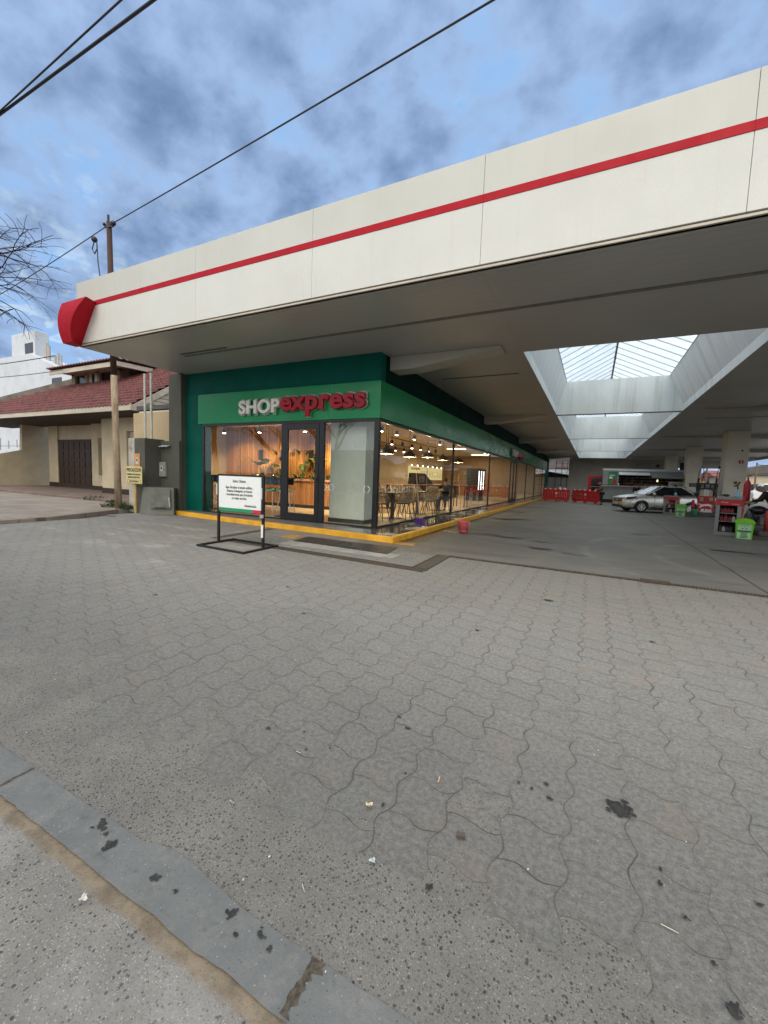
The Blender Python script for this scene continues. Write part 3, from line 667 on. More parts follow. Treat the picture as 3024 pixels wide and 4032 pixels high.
# door
D = MB(); x0, x1, z0, z1 = -7.865, -6.665, .15, 2.83; wd = .13
D.box(x0, x0 + wd, 9.24, 9.30, z0, z1); D.box(x1 - wd, x1, 9.24, 9.30, z0, z1); D.box(x0 + wd, x1 - wd, 9.24, 9.30, z1 - .16, z1); D.box(x0 + wd, x1 - wd, 9.24, 9.30, z0, z0 + .2)
door = D.build('door', M_black, SH, bevel=.005)
MB().quad((x0 + wd, 9.27, z0 + .2), (x1 - wd, 9.27, z0 + .2), (x1 - wd, 9.27, z1 - .16), (x0 + wd, 9.27, z1 - .16)).build('door_pane', M_glass, door)
hb = MB(); hb.tube([(x1 - .07, 9.24, 1.35), (x1 - .07, 9.18, 1.35), (x1 - .07, 9.18, 1.30), (x1 - .19, 9.18, 1.30)], .014, 8); hb.box(x1 - .1, x1 - .04, 9.225, 9.24, 1.22, 1.45); hb.build('handle', mat('handle_metal', (.08, .08, .08), .3, .1, 9, metal=.8), door)
D = MB()
for a, c in ((28.29, 29.45), (29.46, 30.61)):
    for yy in (a, c - .1): D.box(-4.965, -4.905, yy, yy + .1, .17, 2.83)
    D.box(-4.965, -4.905, a + .1, c - .1, 2.7, 2.83); D.box(-4.965, -4.905, a + .1, c - .1, .17, .3)
door = D.build('double_door', M_black, SH)
MB().quad((-4.935, 28.39, .3), (-4.935, 29.35, .3), (-4.935, 29.35, 2.7), (-4.935, 28.39, 2.7)).build('door_pane', M_glass, door)
MB().quad((-4.935, 29.56, .3), (-4.935, 30.51, .3), (-4.935, 30.51, 2.7), (-4.935, 29.56, 2.7)).build('door_pane', M_glass, door)
# chevron band on the glass
M_frost = mat('frosted_film', (.75, .78, .76), .6, .05, 20)
def chev(b, p, r, s):
    p = Vector(p); r = Vector(r)
    for sg in (-1, 1):
        b.bar(p - r * s * .45, p + r * s * .3 + Vector((0, 0, sg * s)), .018, .002, up=(r.y, -r.x, 0))
for i in range(5): b = MB(); chev(b, (-6.45 + i * .12 + (.85 if i > 2 else 0), 9.285, 1.12), (1 if i % 2 else -1, 0, 0), .09); b.build('frosted_chevron', M_frost, SH)
for i in range(16): b = MB(); chev(b, (-4.925, 9.5 + i * .18, 1.12), (0, 1 if i % 2 else -1, 0), .085); b.build('frosted_chevron', M_frost, SH)
# interior shell
MB().box(-14.95, -5.0, 9.36, 50.2, .02, .132).build('floor', M_floor, SH)
MB().box(-14.95, -5.16, 9.62, 50.2, 3.42, 3.5).build('ceiling', M_ceil, SH)
b = MB(); b.box(-15.1, -14.95, 9.5, 13.85, .13, 3.42); b.box(-11.8, -11.6, 13.85, 50.2, .13, 3.42); b.box(-11.6, -5.0, 50.2, 50.4, .13, 3.42); b.box(-15.1, -11.6, 13.86, 14.0, .13, 3.42)
b.box(-14.95, -12.02, 9.45, 9.6, .13, 3.42)
b.build('inner_wall', M_cream, SH)
b = MB(); b.box(-11.58, -11.5, 28.6, 34, .14, 2.4); b.box(-11.6, -5.4, 34.4, 34.6, .13, 3.42); b.build('partition', mat('wood_partition', (.34, .22, .11), .5, .15, 3, stretch=(1, 1, .2)), SH)
b = MB(); xx = -14.9; rn = random.Random(4)
while xx < -8.3:
    d = rn.uniform(0, .025); b.box(xx, xx + .088, 13.6 - d, 13.7, .14, 3.41); xx += .10
b.box(-14.94, -8.25, 13.7, 13.8, .14, 3.41)
b.build('slat_wall', M_slat, SH)
p = MB().box(-6.68, -5.54, 9.82, 10.35, .24, 3.41).build('pillar', M_pillar, SH, bevel=.01)
MB().box(-6.70, -5.52, 9.80, 10.37, .133, .24).build('skirting', mat('dark_skirting', (.03, .035, .032), .4, .1, 8), p)
for xx in (-12.75, -11.55, -10.1):
    MB().box(xx - .07, xx + .07, 13.42, 13.56, 1.98, 2.42).build('wall_speaker', M_black, SH, bevel=.01)
# roof slab hidden behind the canopy
MB().box(-15.1, -4.92, 9.62, 53.6, 3.55, 3.7).build('roof', mat('roof_felt', (.1, .1, .1), .9, .1, 2), SH)

def letters(body, x0, x1, z0, z1, M_at, m, parent, name, ext, bev, offset, split=True, italic=0.0):
    cu = bpy.data.curves.new(name, 'FONT'); cu.body = body; cu.size = 1; cu.extrude = ext; cu.bevel_depth = bev; cu.bevel_resolution = 3; cu.offset = offset; cu.resolution_u = 6; cu.shear = italic
    cu.space_character = 1.06
    o = bpy.data.objects.new('tmp', cu); C.objects.link(o); bpy.context.view_layer.update()
    me = bpy.data.meshes.new_from_object(o.evaluated_get(bpy.context.evaluated_depsgraph_get())); bpy.data.objects.remove(o)
    xs = [v.co.x for v in me.vertices]; ysv = [v.co.y for v in me.vertices]
    ax, bx, ay, by = min(xs), max(xs), min(ysv), max(ysv)
    for v in me.vertices:
        v.co = M_at((v.co.x - ax) / (bx - ax) * (x1 - x0) + x0, (v.co.y - ay) / (by - ay) * (z1 - z0) + z0, v.co.z)
    res = []
    if not split:
        o = bpy.data.objects.new(name, me); me.materials.clear(); me.materials.append(m); C.objects.link(o); o.parent = parent; return [o]
    bm = bmesh.new(); bm.from_mesh(me); bm.verts.ensure_lookup_table()
    bmesh.ops.remove_doubles(bm, verts=bm.verts[:], dist=1e-5)
    seen = set(); groups = []
    for v in bm.verts:
        if v in seen: continue
        st = [v]; g = []; seen.add(v)
        while st:
            q = st.pop(); g.append(q)
            for e in q.link_edges:
                k = e.other_vert(q)
                if k not in seen: seen.add(k); st.append(k)
        groups.append(g)
    for g in groups:
        gi = {v: i for i, v in enumerate(g)}; gs = set(g)
        fs = {f for v in g for f in v.link_faces}
        m2 = bpy.data.meshes.new(name); m2.from_pydata([tuple(v.co) for v in g], [], [[gi[v] for v in f.verts] for f in fs]); m2.materials.append(m)
        m2.polygons.foreach_set('use_smooth', [False] * len(m2.polygons))
        o = bpy.data.objects.new(name, m2); C.objects.link(o); o.parent = parent; res.append(o)
    bm.free(); bpy.data.meshes.remove(me); return res
M_white_l = mat('white_letter', (.80, .78, .70), .35, .04, 6)
M_red_l = mat('red_letter', (.36, .003, .014), .22, .06, 6, spec=.3)
M_plate = mat('letter_plate', (.30, .40, .32), .25, .2, 9)
SG = thing('shop_sign', 'white and red raised lettering reading SHOP express on the green front fascia', 'sign', (-7.3, 9.2, 3.3))
fr = lambda d: (lambda x, z, t: rel(SG, (x, 9.2 - d - t, z)))
letters('SHOP', -9.52, -7.90, 3.09, 3.57, fr(.02), M_plate, SG, 'backing_plate', .012, 0, .055, split=False)
letters('express', -7.95, -5.15, 2.97, 3.59, fr(.021), M_plate, SG, 'backing_plate', .012, 0, .055, split=False)
letters('SHOP', -9.47, -7.93, 3.13, 3.53, fr(.075), M_white_l, SG, 'letter', .018, .028, .018)
letters('express', -7.92, -5.19, 3.0, 3.555, fr(.075), M_red_l, SG, 'letter', .018, .028, .022)
SG2 = thing('shop_sign', 'smaller SHOP express lettering on the long side fascia above the double doors', 'sign', (-4.8, 29.9, 3.3))
sf = lambda d: (lambda y, z, t: rel(SG2, (-4.83 + d + t, y, z)))
letters('SHOP', 27.5, 29.3, 3.1, 3.52, sf(.10), M_white_l, SG2, 'letter', .05, .02, .02)
letters('express', 29.35, 32.4, 2.99, 3.54, sf(.10), M_red_l, SG2, 'letter', .05, .02, .02)
MB().box(-4.825, -4.79, 27.3, 32.6, 2.98, 3.62).build('backing_plate', M_black, SG2)

# ------------------------------------------------------------------ shop furniture
M_dark = mat('dark_furniture', (.018, .02, .024), .5, .2, 8)
M_mint = mat('mint_plastic', (.20, .58, .42), .4, .06, 8)
M_chrome = mat('pale_metal', (.55, .55, .52), .35, .1, 9, metal=.7)
M_rattan = mat('rattan', (.34, .26, .14), .7, .2, 20)
M_bluea = mat('navy_panel', (.014, .028, .045), .4, .2, 5)
t = thing('bar_table', 'long dark high table with crossed chevron apron standing inside the front window', 'table', (-10, 9.95, .13))
MB().box(-11.85, -8.25, 9.62, 10.25, 1.28, 1.32).build('table_top', M_dark, t, bevel=.005)
b = MB(); b.box(-11.8, -8.3, 9.64, 9.67, 1.10, 1.28); b.box(-11.8, -8.3, 10.2, 10.23, 1.10, 1.28); b.build('apron', M_bluea, t)
for i in range(20): b = MB(); chev(b, (-11.68 + i * .175, 9.635, 1.19), (1 if i % 2 else -1, 0, 0), .05); b.build('chevron_inlay', mat('grey_blue', (.12, .15, .16), .5, .1, 6), t)
for xx in (-11.6, -8.5):
    b = MB(); b.box(xx - .045, xx + .045, 9.9, 9.99, .15, 1.1); b.box(xx - .09, xx + .09, 9.7, 10.2, .132, .16); b.cyl((xx, 9.945, .5), (xx, 9.945, .62), .07, n=12); b.build('leg', M_dark, t)
t0 = thing('bar_stool', 'mint green bar stool under the high table at its far left end', 'stool', (-11.05, 9.95, .13), .2, 'mint bar stools at the high table')
b = MB(); prof = []
n = 12
for i in range(n + 1):
    u = -1 + 2 * i / n
    for j in range(5):
        vv = -1 + .5 * j
        b.v.append(Vector((u * .235, vv * .19 * (1 - .15 * u * u), .80 + .055 * u * u - .02 * math.cos(vv * 1.5) + (.03 if j == 4 else 0))))
for i in range(n):
    for j in range(4): b.f.append([i * 5 + j, (i + 1) * 5 + j, (i + 1) * 5 + j + 1, i * 5 + j + 1]); b.mi.append(0)
o = b.build('seat', M_mint, t0, local=True, smooth=True); d = o.modifiers.new('th', 'SOLIDIFY'); d.thickness = .03; d.offset = -1
for sx in (-1, 1):
    for sy in (-1, 1):
        MB().tube([(sx * .14, sy * .11, .79), (sx * .24, sy * .2, .0)], .011, 8).build('leg', M_chrome, t0, local=True)
b = MB(); q = .22; pts = [(-.2, -.17, q), (.2, -.17, q), (.2, .17, q), (-.2, .17, q), (-.2, -.17, q)]; b.tube(pts, .009, 8); b.build('footrest', M_chrome, t0, local=True)
dup(t0, (-8.92, 9.98, .13), -.15, 'mint green bar stool just right of the notice board, left one of the pair')
dup(t0, (-8.42, 10.02, .13), .3, 'mint green bar stool beside the glass door, right one of the pair')
dup(t0, (-10.3, 10.45, .13), .1, 'mint green bar stool standing behind the notice board')
# planter and plants
t = thing('planter', 'long wooden slatted planter in front of the wood slat wall', 'planter', (-10, 13.2, .13))
b = MB(); xx = -13.2
while xx < -6.95: b.box(xx, xx + .05, 12.96, 13.0, .26, 1.22); xx += .08
b.box(-13.2, -6.92, 13.0, 13.45, .26, 1.18); b.build('slat_box', M_slat2, t)
MB().box(-13.18, -6.94, 12.99, 13.4, .132, .26).build('plinth', M_dark, t)
MB().box(-13.22, -6.9, 12.93, 13.47, 1.18, 1.26).build('rim', mat('pinkish_rim', (.48, .26, .16), .4, .1, 5), t)
M_leaf = mat('leaf_green', (.035, .085, .022), .35, .5, 3)
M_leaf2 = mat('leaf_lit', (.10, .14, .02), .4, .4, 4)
def big_leaf(b, base, ang, lean, L, W, stem):
    d = Vector((math.cos(ang), math.sin(ang), 0)); up = Vector((0, 0, 1)); base = Vector(base)
    tip0 = base + up * stem * math.cos(lean) + d * stem * math.sin(lean)
    b.tube([base, base + up * stem * .5 * math.cos(lean * .5) + d * stem * .5 * math.sin(lean * .5), tip0], [.014, .010, .007], 6)
    side = Vector((-d.y, d.x, 0)); n = 7; prev = None; p = tip0; a = lean + .1; vs = []; rn = random.Random(int(ang * 100))
    for i in range(n + 1):
        u = i / n; wv = W * math.sin(PI * min(1, u * .93 + .06)) ** .6 * (1 - .25 * u) * rn.uniform(.85, 1.05)
        nrm = up * math.sin(a) - d * math.cos(a)
        vs += [p - side * wv - nrm * .10 * wv, p + nrm * .06 * wv * 0, p + side * wv - nrm * .10 * wv]
        p = p + (up * math.cos(a) + d * math.sin(a)) * L / n; a += .26
    fs = []
    for i in range(n):
        for j in range(2): fs.append((i * 3 + j, (i + 1) * 3 + j, (i + 1) * 3 + j + 1, i * 3 + j + 1))
    b.add(vs, fs)
def plant(x, y, label, seed, n, hmin, hmax):
    t = thing('leafy_plant', label, 'plant', (x, y, 1.2), 0, 'plants in the slatted planter')
    rn = random.Random(seed); b = MB(); b2 = MB()
    for k in range(n):
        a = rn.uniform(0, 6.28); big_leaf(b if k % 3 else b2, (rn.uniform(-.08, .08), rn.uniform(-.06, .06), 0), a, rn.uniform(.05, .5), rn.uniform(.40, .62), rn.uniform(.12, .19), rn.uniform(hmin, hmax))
    for k in range(20):
        a = rn.uniform(0, 6.28); big_leaf(b, (rn.uniform(-.45, .45), rn.uniform(-.12, .12), 0), a, rn.uniform(.4, 1.0), rn.uniform(.18, .3), rn.uniform(.06, .10), rn.uniform(.05, .22))
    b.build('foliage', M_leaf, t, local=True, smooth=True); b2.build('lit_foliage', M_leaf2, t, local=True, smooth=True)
plant(-12.35, 13.2, 'tall broad leaved plant at the left end of the slatted planter', 3, 6, .35, .95)
plant(-11.4, 13.2, 'broad leaved plant with dark torn leaf, second from the left in the planter', 5, 5, .35, 1.2)
plant(-10.3, 13.2, 'broad leaved plant in the planter just left of the glass door', 7, 6, .35, 1.15)
plant(-9.4, 13.2, 'yellow green leaved plant seen through the glass door', 9, 6, .3, .9)
plant(-8.5, 13.2, 'bushy dark green plant between the door and the pale pillar', 12, 6, .3, .75)

# tables and chairs by the side window
def cafe_table(x, y, label):
    t = thing('cafe_table', label, 'table', (x, y, .13), 0, 'cafe tables along the side window')
    MB().box(-.36, .36, -.36, .36, .80, .84).build('table_top', M_dark, t, local=True, bevel=.005)
    b = MB(); b.box(-.05, .05, -.05, .05, .02, .8); b.build('pedestal', M_dark, t, local=True)
    b = MB(); b.box(-.28, .28, -.28, .28, 0, .02); b.build('base', M_dark, t, local=True, bevel=.004); return t
cafe_table(-5.72, 12.0, 'dark square cafe table nearest the pale pillar, mop leaning before it')
cafe_table(-5.75, 14.2, 'dark square cafe table in the middle of the side window row')
cafe_table(-7.7, 13.3, 'dark square cafe table further inside, left of the middle pendant lamps')
cafe_table(-7.8, 15.9, 'dark square cafe table further inside, before the service counter')
cafe_table(-5.8, 16.5, 'dark square cafe table at which a seated customer sits')
ch = thing('rattan_chair', 'rattan wire chair with its back to the glass by the corner post', 'chair', (-5.75, 11.15, .13), 0, 'rattan chairs around the cafe tables')
b = MB(); b.lathe([(.001, .45), (.19, .45), (.235, .465), (.24, .48), (.2, .485), (.001, .48)], n=16); b.build('seat', M_dark, ch, local=True, smooth=True)
b = MB(); rim = []
for i in range(17):
    q = PI * (1.0 + i / 16.0); hgt = .62 + .30 * math.sin((i / 16.0) * PI) ** .8
    rim.append((.27 * math.cos(q), .25 * math.sin(q) - .03 * math.sin(i / 16 * PI), hgt))
b.tube([(.2, .05, .48)] + [rim[-1]] + rim[::-1][1:] + [(-.2, .05, .48)], .016, 6)
b2 = MB()
for i in range(1, 16):
    q = PI * (1.0 + i / 16.0); b2.tube([(.21 * math.cos(q), .20 * math.sin(q), .48), rim[i]], .007, 5)
for k in (.3, .5, .7, .88):
    b2.tube([tuple(Vector((.21 * math.cos(PI * (1 + i / 16)), .20 * math.sin(PI * (1 + i / 16)), .48)).lerp(Vector(rim[i]), k)) for i in range(1, 16)], .006, 5)
o = b.build('back_rim', M_rattan, ch, local=True, smooth=True); b2.build('backrest', M_rattan, ch, local=True)
for sx in (-1, 1):
    for sy in (-1, 1): MB().tube([(sx * .13, sy * .13, .46), (sx * .22, sy * .22, 0)], .012, 6).build('leg', M_dark, ch, local=True)
ch.scale = (1.12, 1.12, 1.1)
for x, y, rz, lb in [(-5.55, 12.75, PI, 'rattan wire chair facing the table nearest the pillar from behind'), (-6.5, 12.0, -PI / 2, 'rattan wire chair on the inner side of the table nearest the pillar'),
        (-5.7, 13.45, 0, 'rattan wire chair before the middle cafe table'), (-5.5, 15.0, PI, 'rattan wire chair behind the middle cafe table'), (-6.55, 14.2, -PI / 2, 'rattan wire chair on the inner side of the middle cafe table'),
        (-5.7, 15.75, 0, 'rattan wire chair before the seated customer\'s table'), (-5.35, 11.95, PI / 2, 'rattan wire chair between the first cafe table and the side glass'), (-7.7, 12.6, 0, 'rattan wire chair before the inner cafe table by the planter end'), (-7.65, 14.1, PI, 'rattan wire chair behind the inner cafe table by the planter end'), (-8.5, 13.3, -PI / 2, 'rattan wire chair beside the planter end at the inner cafe table'), (-7.8, 15.15, 0, 'rattan wire chair before the inner cafe table near the counter'), (-7.8, 16.7, PI, 'rattan wire chair behind the inner cafe table near the counter'), (-6.55, 16.5, -PI / 2, 'rattan wire chair opposite the side glass at the seated customer\'s table'), (-5.0 - .3, 14.2, PI / 2, 'rattan wire chair between the middle cafe table and the side glass')]:
    dup(ch, (x, y, .13), rz, lb)
ht = thing('high_table', 'small dark red topped high table further along the side window', 'table', (-5.7, 19.6, .13))
MB().box(-.3, .3, -.3, .3, 1.0, 1.05).build('table_top', mat('red_top', (.18, .015, .02), .4, .1, 5), ht, local=True)
for sx in (-.26, .26):
    for sy in (-.26, .26): MB().box(sx - .02, sx + .02, sy - .02, sy + .02, 0, 1.0).build('leg', M_dark, ht, local=True)
rs = thing('red_stool', 'red high stool inside the side window, first of the red row', 'stool', (-5.8, 21.2, .13), 0, 'red stools in a row inside the side window')
MB().lathe([(.001, .70), (.2, .70), (.22, .74), (.17, .76), (.001, .75)], n=14).build('seat', mat('red_plastic', (.36, .012, .02), .35, .1, 6), rs, local=True, smooth=True)
b = MB(); b.tube([(-.2, .14, .75), (-.22, .2, 1.0), (.22, .2, 1.0), (.2, .14, .75)], .018, 6); b.build('backrest', MATS['red_plastic'], rs, local=True)
for sx in (-1, 1):
    for sy in (-1, 1): MB().tube([(sx * .12, sy * .12, .7), (sx * .2, sy * .2, 0)], .012, 6).build('leg', M_chrome, rs, local=True)
for i, y in enumerate((22.6, 24.0, 25.4)):
    dup(rs, (-5.8, y, .13), .2 * i, ['red high stool inside the side window, second of the red row', 'red high stool inside the side window, third of the red row', 'red high stool inside the side window, last before the double doors'][i])
t = thing('drinks_cooler', 'dark drinks cooler with bright white vertical light strips deep inside the side window', 'cooler', (-6.7, 27.2, .13))
MB().box(-7.3, -6.55, 26.2, 28.2, .132, 2.2).build('body', M_dark, t, bevel=.01)
b = MB()
for k in range(3): b.box(-6.549, -6.53, 26.35 + k * .62, 26.46 + k * .62, .85, 2.05)
b.build('light_strip', emit_mat('cool_strip', (1, .98, .92), 4.5), t)
t = thing('wall_shelves', 'wooden wall shelves with goods on the cream wall behind the red stools', 'shelves', (-11.3, 37, .13))
b = MB(); rn = random.Random(77)
for z in (.5, .95, 1.4, 1.85): b.box(-11.58, -11.2, 34.7, 46, z, z + .04)
b.build('shelf', MATS['wood_partition'], t)
b = MB()
for z in (.54, .99, 1.44, 1.89):
    y = 34.8
    while y < 45.8:
        wd = rn.uniform(.1, .3); b.cur = rn.randrange(3); b.box(-11.5, -11.25, y, y + wd, z, z + rn.uniform(.12, .3)); y += wd + .03
b.build('goods', [mat('shelf_red', (.3, .04, .03), .5, .2, 5), mat('shelf_green', (.06, .16, .06), .5, .2, 5), mat('shelf_tan', (.4, .3, .15), .5, .2, 5)], t)
# counter, menu, oven
t = thing('service_counter', 'long dark service counter with lit shelf front at the back of the shop', 'counter', (-9.2, 24, .13))
MB().box(-9.7, -8.9, 19.5, 29.5, .132, 1.05).build('body', mat('counter_body', (.05, .03, .03), .4, .3, 3), t)
MB().box(-9.75, -8.82, 19.45, 29.55, 1.05, 1.10).build('counter_top', mat('counter_top', (.45, .25, .16), .3, .1, 3), t)
t = thing('coffee_machine', 'black wedge shaped machine hood standing on the service counter', 'machine', (-9.3, 24, 1.1))
MB().prism([(-9.65, 22.2, 1.1), (-9.65, 24.9, 1.1), (-9.65, 24.5, 1.3), (-9.65, 23.4, 1.75), (-9.65, 22.3, 1.75)], (.6, 0, 0)).build('hood', M_black, t, bevel=.02)
MB().box(-9.04, -9.0, 22.4, 23.2, 1.2, 1.6).build('panel', mat('steel_panel', (.3, .3, .3), .3, .1, 5, metal=.8), t)
t = thing('menu_board', 'wide yellow lit menu board above the service counter', 'menu board', (-11.5, 29, 2))
MB().box(-11.58, -11.48, 26.6, 33.6, 1.35, 2.30).build('panel', emit_mat('menu_glow', (1.0, .78, .34), .85), t)
b = MB()
for i in range(7): b.sphere((-11.46, 27 + i * 1.05, 2.36), .05, 8)
b.build('bulb_row', emit_mat('bulb_row', (1, .85, .6), 8), t)
letters('SHOP', 26.9, 27.6, 2.05, 2.2, lambda y, z, q: rel(t, (-11.47 + q, y, z)), M_black, t, 'lettering', .004, 0, .02, split=False); letters('express', 27.63, 28.5, 2.0, 2.2, lambda y, z, q: rel(t, (-11.47 + q, y, z)), mat('menu_red', (.4, .02, .02), .5, .1, 5), t, 'lettering', .004, 0, .02, split=False)
b = MB(); rn = random.Random(2)
for i in range(8):
    for k in range(5): b.box(-11.475, -11.47, 28.7 + i * .6, 28.7 + i * .6 + rn.uniform(.2, .42), 1.95 - k * .1, 1.975 - k * .1)
b.build('menu_print', mat('menu_ink', (.30, .20, .06), .6, .1, 5), t)

# small uplights half hidden among the planter leaves
for x, y, lb in ((-12.6, 13.18, 'planter uplight glowing among the leaves at the left end of the planter'), (-11.75, 13.15, 'planter uplight glowing under the dark torn leaf'), (-10.55, 13.18, 'planter uplight glowing behind the plant left of the glass door'), (-9.25, 13.15, 'planter uplight glowing among the leaves seen through the glass door'), (-8.6, 13.2, 'planter uplight glowing in the leaves between door and pillar')):
    t = thing('planter_uplight', lb, 'uplight', (x, y, 1.26), 0, 'uplights in the slatted planter')
    MB().cyl((0, 0, 0), (0, 0, .09), .035, n=10).build('lamp_body', M_black, t, local=True); MB().cyl((0, 0, .091), (0, 0, .10), .03, n=10).build('lens', emit_mat('uplight_lens', (1, .74, .35), 14), t, local=True)
    l = bpy.data.lights.new('uplight', 'SPOT'); l.energy = 60; l.color = (1, .68, .34); l.spot_size = R(110); l.spot_blend = .9; l.shadow_soft_size = .03
    lo = bpy.data.objects.new('uplight', l); C.objects.link(lo); lo.parent = t; lo.location = (0, 0, .12); lo.rotation_euler = (R(180 - 12), 0, 0)

# lamps
M_bulb = emit_mat('warm_bulb', (1.0, .72, .36), 28); M_spotl = emit_mat('spot_lens', (1.0, .88, .70), 30)
M_shade = mat('dark_shade', (.02, .02, .02), .45, .2, 6)
M_shin = mat('shade_inside', (.75, .70, .6), .5, .05, 6)
lamps = [(-6.5, 12.95, 2.25, 1, 'lit black dome pendant lamp nearest the corner post'), (-7.0, 14.1, 2.36, 0, 'unlit black dome pendant lamp, second from the corner post'), (-6.5, 15.0, 2.26, 1, 'lit black dome pendant lamp, third from the corner post'),
         (-6.5, 17.0, 2.36, 1, 'lit black dome pendant lamp just above the middle of the menu board'), (-6.6, 19.3, 2.36, 1, 'lit black dome pendant lamp by the first side mullion'), (-6.5, 21.6, 2.36, 1, 'lit black dome pendant lamp just past the first side mullion')]
for x, y, z, on, lb in lamps:
    t = thing('pendant_lamp', lb, 'lamp', (x, y, z), 0, 'dome pendant lamps over the cafe tables')
    b = MB(); b.lathe([(.27, 0), (.265, .05), (.23, .13), (.16, .19), (.06, .22), (.03, .26), (.03, .3), (.001, .3)], n=22); b.build('lamp_shade', M_shade, t, local=True, smooth=True)
    b = MB(); b.lathe([(.262, .002), (.25, .05), (.215, .12), (.15, .175), (.001, .20)], n=22); b.build('shade_lining', M_shin, t, local=True, smooth=True)
    MB().cyl((0, 0, .3), (0, 0, 3.42 - z), .008, n=6).build('cord', M_black, t, local=True)
    MB().sphere((0, 0, .035), .06, 10).build('bulb', M_bulb if on else mat('dead_bulb', (.6, .6, .55), .2, .05, 5), t, local=True, smooth=True)
    if on:
        l = bpy.data.lights.new('pendant_light', 'POINT'); l.energy = 26; l.color = (1, .72, .40); l.shadow_soft_size = .07
        lo = bpy.data.objects.new('pendant_light', l); C.objects.link(lo); lo.parent = t; lo.location = (0, 0, -.06)
def spot_parts(b1, b2, x, y, z, r=.055):
    b1.cyl((x, y, z), (x, y, z + .17), r, n=12); b1.cyl((x, y, z + .17), (x, y, z + .25), .012, n=6); b2.cyl((x, y, z - .012), (x, y, z - .001), r * .85, n=12)
def track(x, y0, y1, z, n, label):
    t = thing('track_light', label, 'track light', (x, (y0 + y1) / 2, z), 0, 'track lights under the shop ceiling')
    MB().box(x - .02, x + .02, y0, y1, z, z + .03).build('track', M_black, t)
    b = MB()
    for k in range(3): yy = y0 + .2 + (y1 - y0 - .4) * k / 2; b.cyl((x, yy, z + .03), (x, yy, 3.42), .006, n=5)
    b.build('suspension', M_black, t)
    for i in range(n):
        y = y0 + .15 + (y1 - y0 - .3) * i / (n - 1); b1 = MB(); b2 = MB(); spot_parts(b1, b2, x, y, z - .26)
        s = b1.build('spot_head', M_black, t); b2.build('lens', M_spotl if i % 4 != 1 else M_shin, s)
    l = bpy.data.lights.new('track_glow', 'AREA'); l.shape = 'RECTANGLE'; l.size = .2; l.size_y = y1 - y0; l.energy = 75; l.color = (1, .78, .42)
    lo = bpy.data.objects.new('track_glow', l); C.objects.link(lo); lo.parent = t; lo.location = (0, 0, -.3)
track(-7.5, 15.3, 20.9, 3.06, 6, 'long black track of spotlights nearer the side glass')
track(-9.0, 16.8, 21.2, 3.06, 5, 'black track of spotlights further inside the shop')
for x, y, z, lb in [(-7.5, 14.5, 3.22, 'black cylinder ceiling spot just right of the corner post'), (-7.5, 15.9, 3.22, 'black cylinder ceiling spot, second from the corner post'), (-7.5, 17.8, 3.22, 'black cylinder ceiling spot, third from the corner post'), (-7.2, 20.5, 3.22, 'black cylinder ceiling spot left of the first mullion top'), (-7.2, 23.0, 3.22, 'black cylinder ceiling spot hard by the first mullion'),
                    (-13.6, 12.3, 3.0, 'added unseen ceiling spot brightening the far left end of the slat wall'), (-11.7, 12.3, 3.0, 'added unseen ceiling spot brightening the middle of the slat wall'), (-9.5, 12.3, 3.0, 'ceiling spot shining just left of the glass door'), (-8.75, 12.2, 3.0, 'ceiling spot seen at the top left of the glass door'), (-7.9, 12.0, 3.0, 'ceiling spot seen at the top right of the glass door'), (-7.3, 12.2, 3.0, 'upper ceiling spot between door and pale pillar'), (-7.15, 12.6, 2.7, 'lower ceiling spot between door and pale pillar'), (-6.4, 27, 3.2, 'ceiling spot before the double doors'), (-6.4, 28, 3.2, 'ceiling spot hard by the double doors')]:  # far left and middle slat wall spots are added, to brighten the slats
    t = thing('ceiling_spot', lb, 'spotlight', (x, y, z), 0, 'cylinder spots on the shop ceiling')
    b1 = MB(); b2 = MB(); spot_parts(b1, b2, 0, 0, 0, .07); b1.cyl((0, 0, .25), (0, 0, 3.42 - z), .012, n=6)
    b1.build('housing', M_black, t, local=True); b2.build('lens', M_spotl, t, local=True)
    if y < 13:
        l = bpy.data.lights.new('ceiling_spot_light', 'SPOT'); l.energy = 215; l.color = (1, .80, .55); l.spot_size = R(120); l.spot_blend = .8; l.shadow_soft_size = .06
        lo = bpy.data.objects.new('ceiling_spot_light', l); C.objects.link(lo); lo.parent = t; lo.location = (0, 0, -.05)
        lo.rotation_euler = (R(28), 0, 0)
for y, e in ((26, 170), (32, 90), (40, 120), (46, 80)):
    l = bpy.data.lights.new('ceiling_panel_glow', 'AREA'); l.size = 2.0; l.energy = e; l.color = (1, .80, .52)
    t = thing('ceiling_panel', {26: 'flush ceiling light panel above the red stools', 32: 'flush ceiling light panel behind the double doors', 40: 'flush ceiling light panel in the second room', 46: 'flush ceiling light panel at the far end of the shop'}[y], 'ceiling light', (-8, y, 3.38), 0, 'flush ceiling light panels')
    MB().box(-.6, .6, -.15, .15, 0, .035).build('diffuser', emit_mat('panel_glow', (1, .85, .6), 5), t, local=True); lo = bpy.data.objects.new('ceiling_panel_glow', l); C.objects.link(lo); lo.parent = t; lo.location = (0, 0, -.05)

